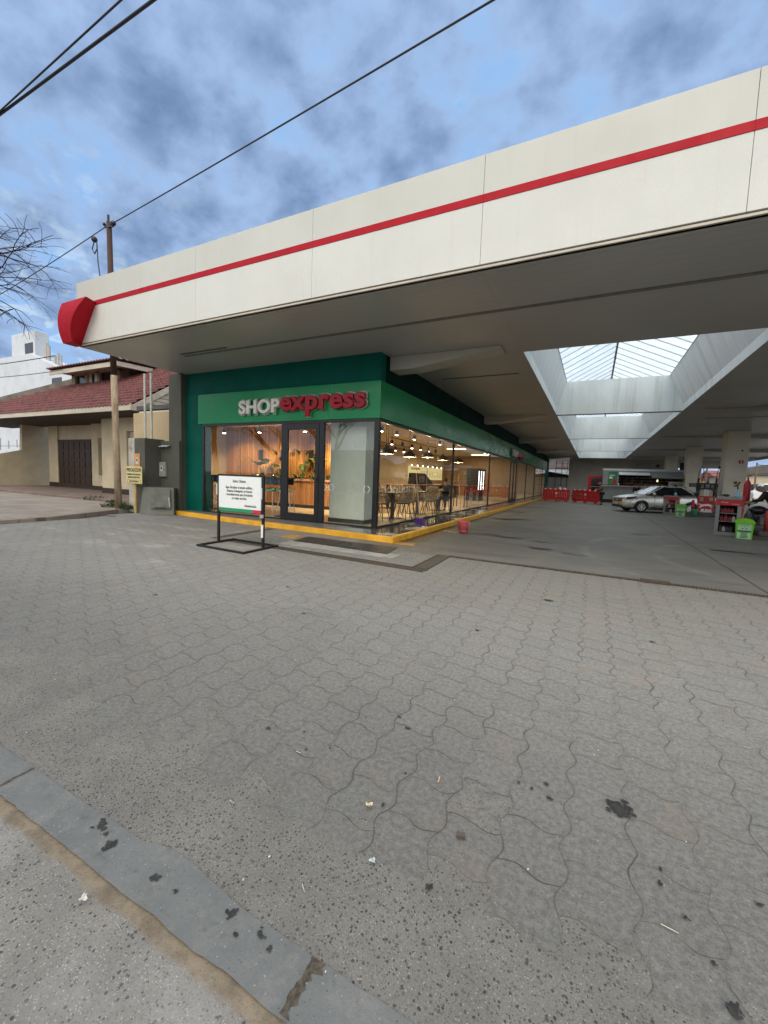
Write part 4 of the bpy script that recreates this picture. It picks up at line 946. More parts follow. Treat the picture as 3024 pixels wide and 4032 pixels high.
# ================================================================== CANOPY
M_fas = mat('fascia_cream', (.55, .55, .505), .45, .03, .8, bump=.03, dirt=(.455, .445, .395, .66), streak=(.42, .40, .34, .22))
M_fas2 = mat('fascia_lower', (.64, .64, .605), .6, .03, .8, bump=.35, bscale=160, dirt=(.52, .51, .475, .66), streak=(.48, .46, .40, .20))
M_red = mat('canopy_red', (.40, .005, .016), .55, .06, 3, bump=.05, spec=.2)
def soffit_material():
    m, h, b, out = base_mat('soffit'); tc = h.n('ShaderNodeTexCoord').outputs['Object']; x, y, z = h.xyz(tc)
    c = h.mix(h.ramp(h.noise(tc, .35, 3, .5), .35, .65), (.41, .41, .40), (.445, .445, .435))
    g = h.m('PINGPONG', y, .10)
    c = h.mix(h.ramp(g, .004, .010, .26, 0), c, (.15, .14, .12))
    g2 = h.m('PINGPONG', h.m('ADD', x, 1.7), 3.0)
    c = h.mix(h.ramp(g2, .006, .016, .14, 0), c, (.12, .11, .10))
    h.inp(b.inputs['Base Color'], c); h.inp(b.inputs['Roughness'], h.ramp(h.noise(tc, .9, 4), .3, .7, .30, .38)); b.inputs['Specular IOR Level'].default_value = .5
    bumpn(h, b, h.ramp(g, .002, .012), .25, .004); return m
M_sof = soffit_material()
M_well = mat('skylight_well', (.78, .825, .84), .6, .03, 1.0, stretch=(1, 6, .4), bump=.05, streak=(.45, .46, .44, .5))
M_trim = mat('beige_trim', (.50, .45, .37), .5, .1, 3)
CX0, CX1, CY0, CY1, ZS, ZT = -12.15, 13.8, 6.25, 66.0, 4.53, 6.09
CN = thing('canopy', 'large cream petrol station canopy with red stripe, skylights and square columns', 'canopy', (0, 20, 0))
xs = [CX0 + .02, -10.7, -7.72, -4.72, -1.70, 1.33, 4.35, 7.37, 10.4, CX1]
for i in range(len(xs) - 1):
    MB().box(xs[i] + .0025, xs[i + 1] - .0025, 6.215, 6.245, 4.585, 5.438).build('fascia_panel', M_fas2, CN, bevel=.003)
xs2 = [CX0 + .02, -7.72, -4.72, -1.70, 1.33, 4.35, 7.37, 10.4, CX1]
for i in range(len(xs2) - 1):
    MB().box(xs2[i] + .0025, xs2[i + 1] - .0025, 6.215, 6.245, 5.552, ZT).build('fascia_panel', M_fas, CN, bevel=.003)
    MB().box(max(xs2[i], -11.35) + .001, xs2[i + 1] - .001, 6.208, 6.245, 5.44, 5.55).build('red_stripe', M_red, CN)
MB().box(CX0 + .02, CX1, 6.25, 6.32, 4.56, ZT - .01).build('fascia_backing', mat('backing_dark', (.30, .29, .27), .8, .1, 3), CN)
MB().box(CX0 + .02, CX1, 6.218, 6.30, 4.53, 4.56).build('trim_strip', M_trim, CN)
MB().box(CX0, CX0 + .018, 6.215, 52, 4.54, ZT).build('side_fascia', M_fas, CN)
MB().box(CX1 + .002, CX1 + .02, 6.215, CY1, 4.3, ZT).build('side_fascia', M_fas, CN)
# red horn on the left end
prof = [(5.50, 5.905), (5.36, 5.86), (5.20, 5.82), (5.0, 5.795), (4.85, 5.80), (4.68, 5.84), (4.52, 5.905)]
from bisect import bisect
def _sm(z):
    p = prof[::-1]; zs = [q[0] for q in p]; k = max(1, min(len(p) - 2, bisect(zs, z))); k = min(k, len(p) - 2)
    (z0, y0), (z1, y1), (z2, y2) = p[k - 1], p[k], p[k + 1]
    return y0 * (z - z1) * (z - z2) / ((z0 - z1) * (z0 - z2)) + y1 * (z - z0) * (z - z2) / ((z1 - z0) * (z1 - z2)) + y2 * (z - z0) * (z - z1) / ((z2 - z0) * (z2 - z1))
prof = [(5.50, 5.905), (5.01, 5.797), (4.52, 5.905)]
prof = [(5.50 - .98 * i / 24, _sm(5.50 - .98 * i / 24)) for i in range(25)]
hb = MB(); L = []; Rr = []
for z, y in prof:
    u = (z - 4.52) / .98
    L.append((-12.2, y, z)); Rr.append((-11.78 + .64 * u - .10 * math.sin(PI * u), y, z))
Lb = [(-12.2, 6.212, z) for z, y in prof]; Rb = [(-11.99 + .70 * (z - 4.52) / .98, 6.212, z) for z, y in prof]
n = len(prof)
vs = L + Rr + Lb + Rb; fs = []
for i in range(n - 1):
    fs += [(i, i + 1, n + i + 1, n + i), (n + i, n + i + 1, 3 * n + i + 1, 3 * n + i), (2 * n + i, 2 * n + i + 1, i + 1, i)]
fs += [(0, n, 3 * n, 2 * n), (n - 1, 2 * n - 1, 4 * n - 1, 3 * n - 1)]
hb.add(vs, fs); hb.build('red_end_cap', M_red, CN)
# soffit with skylight openings
sk = [(10.48, 20.45), (20.78, 31.5), (31.8, 43.0), (43.3, 54.3)]
SX0, SX1 = -1.70, 3.0
b = MB(); b.quad((CX0, CY0, ZS), (SX0, CY0, ZS), (SX0, CY1, ZS), (CX0, CY1, ZS)); b.quad((SX1, CY0, ZS), (CX1, CY0, ZS), (CX1, CY1, ZS), (SX1, CY1, ZS))
yy = CY0
for a, c in sk:
    b.quad((SX0, yy, ZS), (SX1, yy, ZS), (SX1, a, ZS), (SX0, a, ZS)); yy = c
b.quad((SX0, yy, ZS), (SX1, yy, ZS), (SX1, CY1, ZS), (SX0, CY1, ZS))
b.build('soffit', M_sof, CN)
b = MB(); zr = 5.99; b.quad((CX0, CY0, zr), (-1.36, CY0, zr), (-1.36, CY1, zr), (CX0, CY1, zr)); b.quad((2.47, CY0, zr), (CX1, CY0, zr), (CX1, CY1, zr), (2.47, CY1, zr)); b.quad((-1.36, CY0, zr), (2.47, CY0, zr), (2.47, 10.48, zr), (-1.36, 10.48, zr)); b.quad((-1.36, 54.3, zr), (2.47, 54.3, zr), (2.47, CY1, zr), (-1.36, CY1, zr))
b.build('roof', mat('canopy_roof', (.30, .30, .30), .7, .1, 1), CN)
for a, c in sk:
    b = MB(); e = .002
    b.quad((SX0 + e, a, ZS), (SX0 + e, c, ZS), (SX0 + e, c, 4.8), (SX0 + e, a, 4.8)); b.quad((SX1 - e, a, ZS), (SX1 - e, c, ZS), (SX1 - e, c, 4.8), (SX1 - e, a, 4.8))
    b.quad((SX0, c, ZS), (SX1, c, ZS), (SX1, c, 5.97), (SX0, c, 5.97)); b.quad((SX0, a, ZS), (SX1, a, ZS), (SX1, a, 5.97), (SX0, a, 5.97))
    b.quad((SX0 + e, a, 4.8), (-1.38, a, 5.99), (-1.38, c, 5.99), (SX0 + e, c, 4.8)); b.quad((2.49, a, 5.99), (SX1 - e, a, 4.8), (SX1 - e, c, 4.8), (2.49, c, 5.99))
    o = b.build('skylight_well', M_well, CN)
    b = MB(); q = .03
    b.box(SX0, SX1, c + .01, c + .05, ZS - .02, ZS + .01)
    b.build('opening_trim', mat('dark_trim', (.06, .058, .055), .6, .1, 3), o)
m = bpy.data.materials.new('polycarbonate'); m.use_nodes = True; nt = m.node_tree; nt.nodes.clear(); h = NT(nt)
out = h.n('ShaderNodeOutputMaterial'); mx = h.n('ShaderNodeMixShader'); tr = h.n('ShaderNodeBsdfTransparent'); tl = h.n('ShaderNodeBsdfTranslucent')
tcx = h.n('ShaderNodeTexCoord').outputs['Object']
tr.inputs[0].default_value = (.90, .96, .97, 1); h.link(h.mix(h.ramp(h.noise(tcx, 2.5, 5, .65), .35, .7), (.93, .97, .95), (.80, .87, .87)), tl.inputs[0])
mx.inputs[0].default_value = .66; h.link(tr.outputs[0], mx.inputs[1]); h.link(tl.outputs[0], mx.inputs[2]); h.link(mx.outputs[0], out.inputs[0])
M_poly = m
ZR, XR = 7.0, .47
b = MB(); b.quad((-1.40, 10.4, 6.0), (-1.40, 54.4, 6.0), (XR, 54.4, ZR), (XR, 10.4, ZR)); b.quad((2.51, 10.4, 6.0), (2.51, 54.4, 6.0), (XR, 54.4, ZR), (XR, 10.4, ZR))
gz = b.build('skylight_glazing', M_poly, CN)
b = MB(); y = 10.6
while y < 54.3:
    b.bar((-1.40, y, 5.985), (XR, y, ZR - .02), .026, .03); b.bar((2.51, y + .2, 5.985), (XR, y + .2, ZR - .02), .03, .03); y += .78
b.build('glazing_bar', mat('glazing_bars', (.55, .58, .56), .6, .1, 5), gz)
MB().bar((XR, 10.4, ZR - .04), (XR, 54.4, ZR - .04), .07, .06).build('ridge_bar', mat('ridge_dark', (.17, .18, .18), .6, .1, 5), gz)
b = MB(); b.quad((-1.4, 10.41, 5.98), (2.51, 10.41, 5.98), (XR, 10.41, ZR)); b.quad((-1.4, 54.39, 5.98), (2.51, 54.39, 5.98), (XR, 54.39, ZR)); b.build('gable_end', M_well, gz)
# soffit light channel and slots
MB().box(-10.15, 13.5, 7.78, 7.88, ZS - .012, ZS - .002).build('soffit_channel', mat('channel', (.17, .165, .15), .5, .1, 4), CN)
M_slot = mat('slot', (.09, .085, .075), .5, .3, 4)
for (x0, x1, y) in ((-4.4, -2.1, 12.45), (-4.4, -2.4, 22.8), (4.2, 7, 12.5), (4.2, 7, 22.8), (-10.1, -8.4, 7.66)):
    MB().box(x0, x1, y - .03, y + .03, ZS - .014, ZS - .003).build('soffit_slot', M_slot, CN)
# wedge beams springing from the shop wall
M_beam = mat('beam_paint', (.50, .48, .43), .6, .06, 1.2, bump=.05)
for y in (9.78, 20.1, 30.4, 40.75, 51.0):
    MB().prism([(-4.88, y, ZS - .003), (-4.88, y, 4.19), (-4.2, y, 4.20), (-2.10, y, ZS - .05), (-2.10, y, ZS - .003)], (0, .56, 0)).build('beam', M_beam, CN, bevel=.008)
    MB().prism([(13.6, y, ZS - .003), (13.6, y, 4.25), (3.6, y, ZS - .05), (3.6, y, ZS - .003)], (0, .56, 0)).build('beam', M_beam, CN, bevel=.008)
M_col = mat('column_cream', (.74, .70, .58), .6, .08, 1.2, bump=.08, dirt=(.60, .54, .43, .62))
for y in (17.3, 28.0, 38.4, 48.7):
    c_ = MB().box(6.2, 7.15, y, y + .95, .0, ZS - .004).build('column', M_col, CN, bevel=.02)
    if y == 28.0:
        MB().box(6.76, 6.95, y - .03, y - .004, 2.83, 2.99).build('number_plate', mat('plate_red', (.35, .01, .02), .4, .1, 6), c_)
        text_mesh('3', .15, face_M(rel(c_, (6.855, y - .034, 2.91)), (1, 0, 0), (0, 0, 1)), M_white_l, 'plate_number', c_, offset=.004)
        MB().cyl((6.86, y - .03, 3.5), (6.86, y - .004, 3.5), .045, n=14).build('black_fitting', M_black, c_)
        MB().box(6.6, 6.84, y - .02, y - .004, 1.72, 1.9).build('notice', mat('cream_notice', (.6, .52, .25), .5, .1, 6), c_); MB().cyl((6.72, y - .03, 1.81), (6.72, y - .021, 1.81), .07, n=14).build('notice_disc', M_black, c_)
    else:
        pass
for y in (17.3, 38.4):
    MB().box(12.4, 13.2, y, y + .8, 0, ZS - .004).build('column', M_col, CN, bevel=.02)

# ================================================================== LEFT SIDE: party wall, gas meters, house
M_olive = mat('olive_grey_paint', (.100, .098, .078), .7, .10, 1.3, bump=.12, dirt=(.075, .072, .06, .62))
M_olive2 = mat('olive_light_paint', (.16, .16, .135), .7, .12, 1.6, bump=.12)
t = thing('party_wall', 'tall dark olive wall end standing between the shop and the tiled house', 'wall', (-12.2, 9, 0))
b = MB(); b.box(-12.62, -12.02, 9.12, 9.5, 0, 4.525); b.build('wall', M_olive, t, bevel=.01)
t = thing('meter_wall', 'dark olive meter wall with a chunky end pillar, in front of the party wall', 'wall', (-12.9, 8.8, 0))
MB().box(-13.4, -12.88, 8.45, 9.15, 0, 2.42).build('pillar', M_olive, t, bevel=.012)
MB().box(-12.88, -11.97, 9.0, 9.115, 0, 2.37).build('wall', M_olive, t, bevel=.01)
MB().box(-13.72, -13.405, 8.44, 8.9, 0, 2.42).build('white_pillar', mat('peeling_white', (.52, .49, .43), .85, .12, 3, bump=.3, dirt=(.22, .20, .17, .56)), t, bevel=.02)
b = MB(); k = 9
for i in range(k): b.quad((-12.86 + i * .055, 8.86, 2.16 + .02 * (i % 2)), (-12.86 + (i + 1) * .055, 8.86, 2.16 + .02 * ((i + 1) % 2)), (-12.86 + (i + 1) * .055, 8.998, 2.22 + .02 * ((i + 1) % 2)), (-12.86 + i * .055, 8.998, 2.22 + .02 * (i % 2)))
o = b.build('corrugated_hood', mat('zinc', (.45, .45, .43), .5, .2, 8, metal=.6), t); d = o.modifiers.new('s', 'SOLIDIFY'); d.thickness = .006
t = thing('electrical_box', 'pale grey electrical box with warning triangle mounted on the olive meter wall', 'electrical box', (-12.8, 8.9, 1.4))
MB().box(-13.0 + .14, -12.55, 8.92, 8.998, 1.2, 1.68).build('box', mat('box_grey', (.30, .31, .28), .5, .08, 5), t, bevel=.01)
M_stick = mat('sticker', (.62, .62, .55), .5, .08, 9); M_blk = mat('print_black', (.02, .02, .02), .6, .2, 9)
MB().box(-12.80, -12.66, 8.914, 8.9195, 1.38, 1.56).build('sticker', M_stick, t)
MB().quad((-12.785, 8.912, 1.45), (-12.675, 8.912, 1.45), (-12.73, 8.912, 1.55)).build('triangle', M_blk, t)
MB().box(-12.60, -12.58, 8.905, 8.919, 1.42, 1.46).build('lock', M_blk, t)
t = thing('warning_plate', 'faded orange upright plate with triangle fixed on the olive pillar above the caution sign', 'sign', (-13.23, 8.42, 1.5))
MB().box(-13.38, -13.10, 8.425, 8.449, 1.42, 1.92).build('plate', mat('faded_orange', (.62, .30, .10), .55, .12, 6), t, bevel=.008)
MB().box(-13.30, -13.17, 8.419, 8.424, 1.58, 1.80).build('sticker', M_stick, t); MB().quad((-13.285, 8.417, 1.68), (-13.185, 8.417, 1.68), (-13.235, 8.417, 1.78)).build('triangle', M_blk, t)
t = thing('caution_sign', 'square pale yellow caution sign reading PRECAUCION on a yellow post by the gas cabinet', 'sign', (-13.05, 8.25, 0))
M_yel = mat('pale_yellow_sign', (.66, .56, .26), .5, .08, 5, dirt=(.5, .42, .2, .6)); M_yp = mat('yellow_post', (.55, .38, .12), .6, .2, 5, dirt=(.4, .3, .15, .55))
MB().cyl((-13.12, 8.28, 0), (-13.12, 8.28, 1.4), .04, n=12).build('post', M_yp, t)
pb = MB().box(-13.46, -12.66, 8.20, 8.225, .95, 1.50).build('sign_board', M_yel, t, bevel=.012)
for (tx, sz, z, sxx) in (('PRECAUCION', .155, 1.385, .76), ('CAÑERIAS DE GAS NATURAL', .072, 1.245, .74), ('EMERGENCIAS: 0810-999-8217', .07, 1.155, .66), ('Camuzzi Gas Pampeana', .062, 1.035, .78)):
    text_mesh(tx, sz, face_M(rel(pb, (-13.06, 8.197, z)), (1, 0, 0), (0, 0, 1)), M_blk, 'lettering', pb, ext=.001, offset=.003 if sz > .1 else .0015, sx=sxx)
b = MB(); b.box(-13.40, -12.72, 8.195, 8.199, 1.075, 1.08); b.box(-13.40, -12.72, 8.195, 8.199, .985, .99); b.box(-13.40, -13.395, 8.195, 8.199, .985, 1.08); b.box(-12.725, -12.72, 8.195, 8.199, .985, 1.08); b.build('border', M_blk, pb)
t = thing('gas_cabinet', 'squat sloping olive gas cabinet with rusted metal door on the ground', 'gas cabinet', (-12.4, 8.5, 0))
b = MB(); b.add([(-12.98, 8.30, 0), (-12.28, 8.18, 0), (-11.72, 8.62, 0), (-12.1, 9.0, 0), (-12.98, 9.0, 0), (-12.93, 8.42, .86), (-12.28, 8.32, .86), (-11.82, 8.70, .86), (-12.1, 9.0, .86), (-12.93, 9.0, .86)],
    [(0, 1, 6, 5), (1, 2, 7, 6), (2, 3, 8, 7), (3, 4, 9, 8), (4, 0, 5, 9), (5, 6, 7, 8, 9), (0, 4, 3, 2, 1)])
bd = b.build('body', M_olive2, t, bevel=.015)
b = MB(); p0 = Vector((-12.245, 8.195, .22)); p1 = Vector((-11.785, 8.565, .22)); q0 = Vector((-12.245, 8.275, .84)); q1 = Vector((-11.86, 8.60, .84)); nn = Vector((.55, -.75, .12)).normalized() * .018
b.prism([p0 + nn, p1 + nn, q1 + nn, q0 + nn], nn * .9); dr = b.build('door', mat('gas_door', (.135, .14, .12), .55, .2, 5, dirt=(.08, .055, .035, .62)), t, bevel=.004)
b = MB(); pm = p0.lerp(p1, .5) + nn * 2.2; b.bar(pm + Vector((-.13, -.10, .03)), pm + Vector((.13, .10, .03)), .05, .012); b.build('rust_patch', M_rust, dr)
b = MB(); pm = p0.lerp(p1, .96) + nn * 2.2; b.bar(pm + Vector((0, 0, .05)), pm + Vector((-.01, -.02, .35)), .03, .01); b.build('paint_chip', mat('chip_white', (.7, .7, .66), .6, .1, 20), dr)
for x, lb in ((-13.29, 'slim white vent pipe rising from the olive pillar, the one nearer the wooden pole'), (-12.97, 'slim white vent pipe rising from the olive pillar, the one nearer the shop')):
    t = MB(); t.cyl((x, 8.75, 2.42), (x, 8.75, 4.52), .035, n=12); t.cyl((x, 8.75, 2.42), (x, 8.75, 2.5), .045, n=12); t.cyl((x, 8.75, 3.4), (x, 8.75, 3.46), .042, n=12)
    tag(t.build('vent_pipe', mat('white_pipe', (.62, .62, .56), .5, .12, 4)), lb, 'pipe', 'vent pipes on the olive pillar')

# --- house
M_hw = mat('house_cream', (.54, .46, .32), .85, .10, 1.3, bump=.2, dirt=(.48, .41, .29, .62))
M_hw2 = mat('house_white', (.60, .56, .48), .85, .10, 1.3, bump=.2, dirt=(.34, .31, .26, .58))
M_fb = mat('fascia_board', (.52, .47, .38), .7, .14, 2.2, bump=.2, stretch=(.4, 1, 2), dirt=(.24, .19, .14, .58))
M_wood = mat('dark_door_wood', (.036, .015, .007), .6, .3, 2.2, stretch=(6, 6, .7), bump=.15)
M_dk = mat('dark_soffit_wood', (.035, .022, .014), .8, .2, 2)
M_shut = mat('shutter', (.50, .46, .37), .6, .08, 3)
def tile_roof_mat():
    m, h, b, out = base_mat('roof_tiles'); tc = h.n('ShaderNodeTexCoord').outputs['Object']; x, y, z = h.xyz(tc)
    wn = h.n('ShaderNodeTexWhiteNoise', noise_dimensions='2D'); h.link(h.comb(h.m('FLOOR', h.m('DIVIDE', x, .22)), h.m('FLOOR', h.m('DIVIDE', y, .29))), wn.inputs['Vector'])
    c = h.mix(wn.outputs['Value'], (.105, .028, .026), (.185, .055, .046)); c = h.mix(h.ramp(h.noise(tc, 1.1, 6, .65), .5, .72, 0, .6), c, (.10, .045, .04))
    c = h.mix(h.ramp(h.noise(tc, 14, 4, .7), .58, .75, 0, .5), c, (.26, .15, .13))
    h.inp(b.inputs['Base Color'], c); b.inputs['Roughness'].default_value = .75; bumpn(h, b, h.noise(tc, 40, 4, .7), .3, .01); return m
M_tile_r = tile_roof_mat()
HO = thing('tiled_house', 'low cream house with red tiled roof, dormer and brown garage door', 'house', (-22, 12.5, .2))
b = MB()
b.box(-15.2, -14.2, 11.8, 12.0, .15, 4.2); b.box(-21.25, -19.3, 11.8, 12.0, .15, 3.75); b.box(-19.3, -15.2, 11.8, 12.0, 3.12, 3.75); b.box(-19.3, -15.2, 11.8, 12.0, .15, 1.5)
b.box(-21.25, -21.1, 12.0, 13.5, .15, 3.75)
b.box(-24.35, -23.75, 13.0, 13.6, .15, 3.75); b.box(-23.75, -21.25, 13.0, 13.2, .15, .93); b.box(-23.75, -21.25, 13.0, 13.2, 2.98, 3.75); b.box(-23.75, -21.25, 13.4, 13.6, .93, 2.98)
b.box(-29.3, -28.3, 13.25, 13.6, .15, 3.75); b.box(-28.3, -24.35, 13.35, 13.6, 2.95, 3.75)
b.build('wall', M_hw, HO, bevel=.006)
b = MB(); b.prism([(-30.0, 8.6, .15), (-30.0, 13.6, .15), (-30.0, 13.6, 4.0), (-30.0, 12.28, 3.9), (-30.0, 12.22, 2.26), (-30.0, 11.1, 1.95), (-30.0, 8.6, 1.3)], (-.25, 0, 0)); b.box(-30.4, -29.95, 10.6, 11.0, .15, 1.95); b.build('garden_wall', M_hw, HO)
b = MB()
for i in range(8): yy = 9.4 + i * .38; zz = 1.5 + (yy - 8.6) * .26; b.cyl((-30.12, yy, zz), (-30.12, yy, 2.75 + .1 * (i % 2)), .015, n=5)
b.bar((-30.12, 9.2, 2.25), (-30.12, 12.2, 2.5), .02); b.build('iron_railing', M_black, HO)
b = MB(); b.box(-28.3, -24.35, 13.30, 13.345, .2, 2.95)
gd = b.build('garage_door', M_wood, HO); b = MB()
for i in range(7):
    for k in range(5): xx = -28.2 + i * .555; zz = .3 + k * .52; b.box(xx, xx + .44, 13.27, 13.30, zz, zz + .42)
b.build('door_panels', M_wood, gd, bevel=.02)
b = MB(); b.box(-23.3, -21.3, 13.36, 13.4, .96, 2.96)
for i in range(28): b.box(-23.28, -21.3, 13.34, 13.36, .98 + i * .07, 1.03 + i * .07)
b.build('roller_shutter', M_shut, HO); MB().box(-23.8, -21.26, 12.93, 13.34, .931, .975).build('window_sill', M_hw2, HO)
b = MB(); b.box(-19.3, -15.2, 11.96, 12.0, 1.5, 3.12)
for i in range(20): b.box(-19.28, -15.2, 11.925, 11.958, 1.5 + i * .08, 1.56 + i * .08)
b.build('roller_shutter', M_shut, HO)
b = MB(); b.box(-29.3, -24.4, 13.24, 13.25, .2, .45); b.box(-24.36, -21.26, 12.98, 12.998, .2, .42); b.box(-21.3, -14.2, 11.78, 11.8, .2, .45); b.build('dark_plinth', M_dk, HO)
# main roof with real wavy tiles
def rz_(y): return 3.90 + .655 * (y - 10.3)
def tiles(x0, x1, y0, y1, zf, px=.26, py=.31, clip=None):
    nx = int((x1 - x0) / px * 6); ny = int((y1 - y0) / py); b = MB(); idx = {}
    for j in range(ny):
        ya = y0 + j * py; yb = ya + py
        for s, (yy, lift) in enumerate(((ya, .095), (yb, .008))):
            for i in range(nx + 1):
                x = x0 + (x1 - x0) * i / nx; wv = .05 * abs(math.sin(PI * (x - x0) / px))
                idx[(j, s, i)] = len(b.v); b.v.append(Vector((x, yy, zf(yy) + lift + wv)))
        for i in range(nx):
            xm = x0 + (x1 - x0) * (i + .5) / nx
            if clip and not clip(xm, (ya + yb) / 2): continue
            b.f.append([idx[(j, 0, i)], idx[(j, 0, i + 1)], idx[(j, 1, i + 1)], idx[(j, 1, i)]]); b.mi.append(0)
            if j: b.f.append([idx[(j - 1, 1, i)], idx[(j - 1, 1, i + 1)], idx[(j, 0, i + 1)], idx[(j, 0, i)]]); b.mi.append(0)
            else:
                a = len(b.v); p, q = b.v[idx[(0, 0, i)]], b.v[idx[(0, 0, i + 1)]]; b.v += [p - Vector((0, 0, .05)), q - Vector((0, 0, .05))]; b.f.append([a, a + 1, idx[(0, 0, i + 1)], idx[(0, 0, i)]]); b.mi.append(0)
    return b
hipx = lambda y: -35.5 + (y - 10.3) * 2.33
rf = tiles(-36, -16.55, 10.25, 15.6, rz_, clip=lambda x, y: x > hipx(y)).build('roof', M_tile_r, HO)
b = MB(); b.prism([(-34, 10.35, rz_(10.35) - .02), (-16.6, 10.35, rz_(10.35) - .02), (-16.6, 15.6, rz_(15.6) - .02), (-22.5, 15.6, rz_(15.6) - .02)], (0, 0, -.08)); b.build('roof_deck', M_dk, rf)
b = MB(); b.prism([(-34.2, 10.27, 3.74), (-16.5, 10.27, 3.74), (-16.5, 10.27, 3.99), (-34.2, 10.27, 3.99)], (0, .06, 0)); b.prism([(-16.56, 10.33, 3.74), (-16.56, 16, 3.74), (-16.56, 16, 3.96), (-16.56, 10.33, 3.96)], (.06, 0, 0)); b.build('eave_board', M_fb, HO)
b = MB(); b.prism([(-16.58, 10.4, 3.96), (-16.58, 15.6, 3.96), (-16.58, 15.6, rz_(15.6) - .02), (-16.58, 10.4, rz_(10.4) - .02)], (-.1, 0, 0)); gb = b.build('gable_boarding', M_fb, HO)
b = MB()
for i in range(8): zz = 4.1 + i * .16; yy = 10.3 + (zz - 3.9) / .655; b.box(-16.579, -16.57, yy, 15.6, zz, zz + .012)
b.build('board_gaps', M_dk, gb); b = MB(); b.bar((-16.555, 10.4, rz_(10.4) - .13), (-16.555, 15.6, rz_(15.6) - .13), .05, .22, up=(0, -.655, 1)); b.build('verge_board', M_fb, HO)
MB().box(-34, -16.6, 10.33, 13.4, 3.74, 3.78).build('porch_ceiling', M_dk, HO)
# dormer
dm = MB(); dm.box(-26.95, -22.45, 13.42, 13.6, 5.8, 6.02); dm.box(-26.95, -26.62, 13.42, 13.6, 6.02, 6.62); dm.box(-25.64, -25.4, 13.42, 13.6, 6.02, 6.62); dm.box(-24.5, -24.25, 13.42, 13.6, 6.02, 6.62); dm.box(-23.16, -22.45, 13.42, 13.6, 6.02, 6.62); dm.box(-26.95, -22.45, 13.42, 13.6, 6.52, 6.7)
dm.prism([(-22.45, 13.6, 5.9), (-22.45, 15.0, 6.7), (-22.45, 13.6, 6.7)], (-.15, 0, 0)); dm.prism([(-26.95, 13.6, 5.9), (-26.95, 15.0, 6.7), (-26.95, 13.6, 6.7)], (.15, 0, 0))
do = dm.build('dormer', mat('stained_render', (.36, .29, .20), .9, .3, 2, stretch=(1, 1, .3), bump=.3, dirt=(.12, .085, .06, .5)), HO)
MB().box(-26.62, -22.9, 13.55, 13.58, 6.02, 6.52).build('dark_window', mat('dormer_glass', (.012, .010, .010), .15, .2, 4), do)
b = MB(); b.box(-25.4, -25.1, 13.50, 13.54, 6.03, 6.52); b.box(-24.85, -24.5, 13.50, 13.54, 6.03, 6.52); b.build('shutter', M_shut, do); MB().box(-24.72, -24.58, 13.49, 13.50, 6.1, 6.45).build('curtain', mat('curtain', (.75, .70, .6), .8, .1, 5), do)
dz = lambda y: 6.60 + .05 * (y - 12.5)
b = MB(); b.prism([(-27.2, 12.45, 6.38), (-21.0, 12.45, 6.38), (-21.0, 12.45, 6.6), (-27.2, 12.45, 6.6)], (0, .05, 0)); b.prism([(-27.2, 12.5, 6.57), (-21.0, 12.5, 6.57), (-21.0, 12.5, 6.60), (-27.2, 12.5, 6.60)], (0, 3.1, .12)); b.prism([(-21.05, 12.5, 6.38), (-21.0, 12.5, 6.38), (-21.0, 12.5, 6.57), (-21.05, 12.5, 6.57)], (0, 3.1, .12)); b.build('dormer_roof', M_fb, do)
tiles(-27.3, -20.9, 12.35, 15.6, lambda y: 6.63 + .04 * (y - 12.5)).build('dormer_tiles', M_tile_r, do)
b = MB(); b.prism([(-32.6, 11.75, rz_(11.75) - .1), (-24.8, 14.95, rz_(14.95) - .1), (-24.8, 14.95, rz_(14.95) + .34), (-32.6, 11.75, rz_(11.75) + .34)], (-.1, .25, 0)); b.build('parapet', mat('mossy_parapet', (.16, .14, .115), .95, .3, 2.5, bump=.4), HO)

# white building behind
M_wb = mat('white_render', (.58, .61, .65), .8, .05, .25, bump=.05, streak=(.40, .40, .40, .5))
t = thing('white_building', 'big plain white building with rooftop tower far behind the tiled house', 'building', (-62, 30, 0))
MB().prism([(-100, 26, 0), (-100, 26, 15.2), (-72, 26, 14.8), (-61, 26, 14.6), (-58.6, 26, 13.75), (-52.3, 26, 11.5), (-46, 26, 9.2), (-46, 26, 0)], (0, 3, 0)).build('wall', M_wb, t)
MB().box(-66.6, -61.0, 26.5, 28, 14.2, 17.5).build('tower', M_wb, t, bevel=.05)
M_win = mat('dark_window_glass', (.03, .028, .026), .2, .2, 1)
MB().box(-63.2, -61.4, 26.44, 26.5, 14.9, 16.1).build('window', M_win, t); MB().box(-56.2, -54.2, 25.95, 26.0, 10.6, 11.35).build('window', M_win, t)
b = MB()
for x, z0, z1, r in ((-59.4, 14, 15.9, .22), (-58.9, 13.8, 15.6, .18), (-57.6, 13.3, 14.3, .15), (-56.9, 13.1, 14.5, .12), (-56.3, 12.9, 14.2, .12)): b.cyl((x, 27, z0 - 1), (x, 27, z1), r, n=8)
b.build('chimney_pots', mat('pots', (.4, .38, .35), .8, .1, 1), t)
b = MB(); b.cyl((-45.0, 28, 9), (-45.0, 28, 13.6), .05, n=5)
for k in range(4): b.bar((-45.5, 28, 11.6 + k * .5), (-44.5, 28, 11.6 + k * .5), .03)
b.build('aerial', mat('aerial_metal', (.35, .35, .36), .5, .1, 3), t)

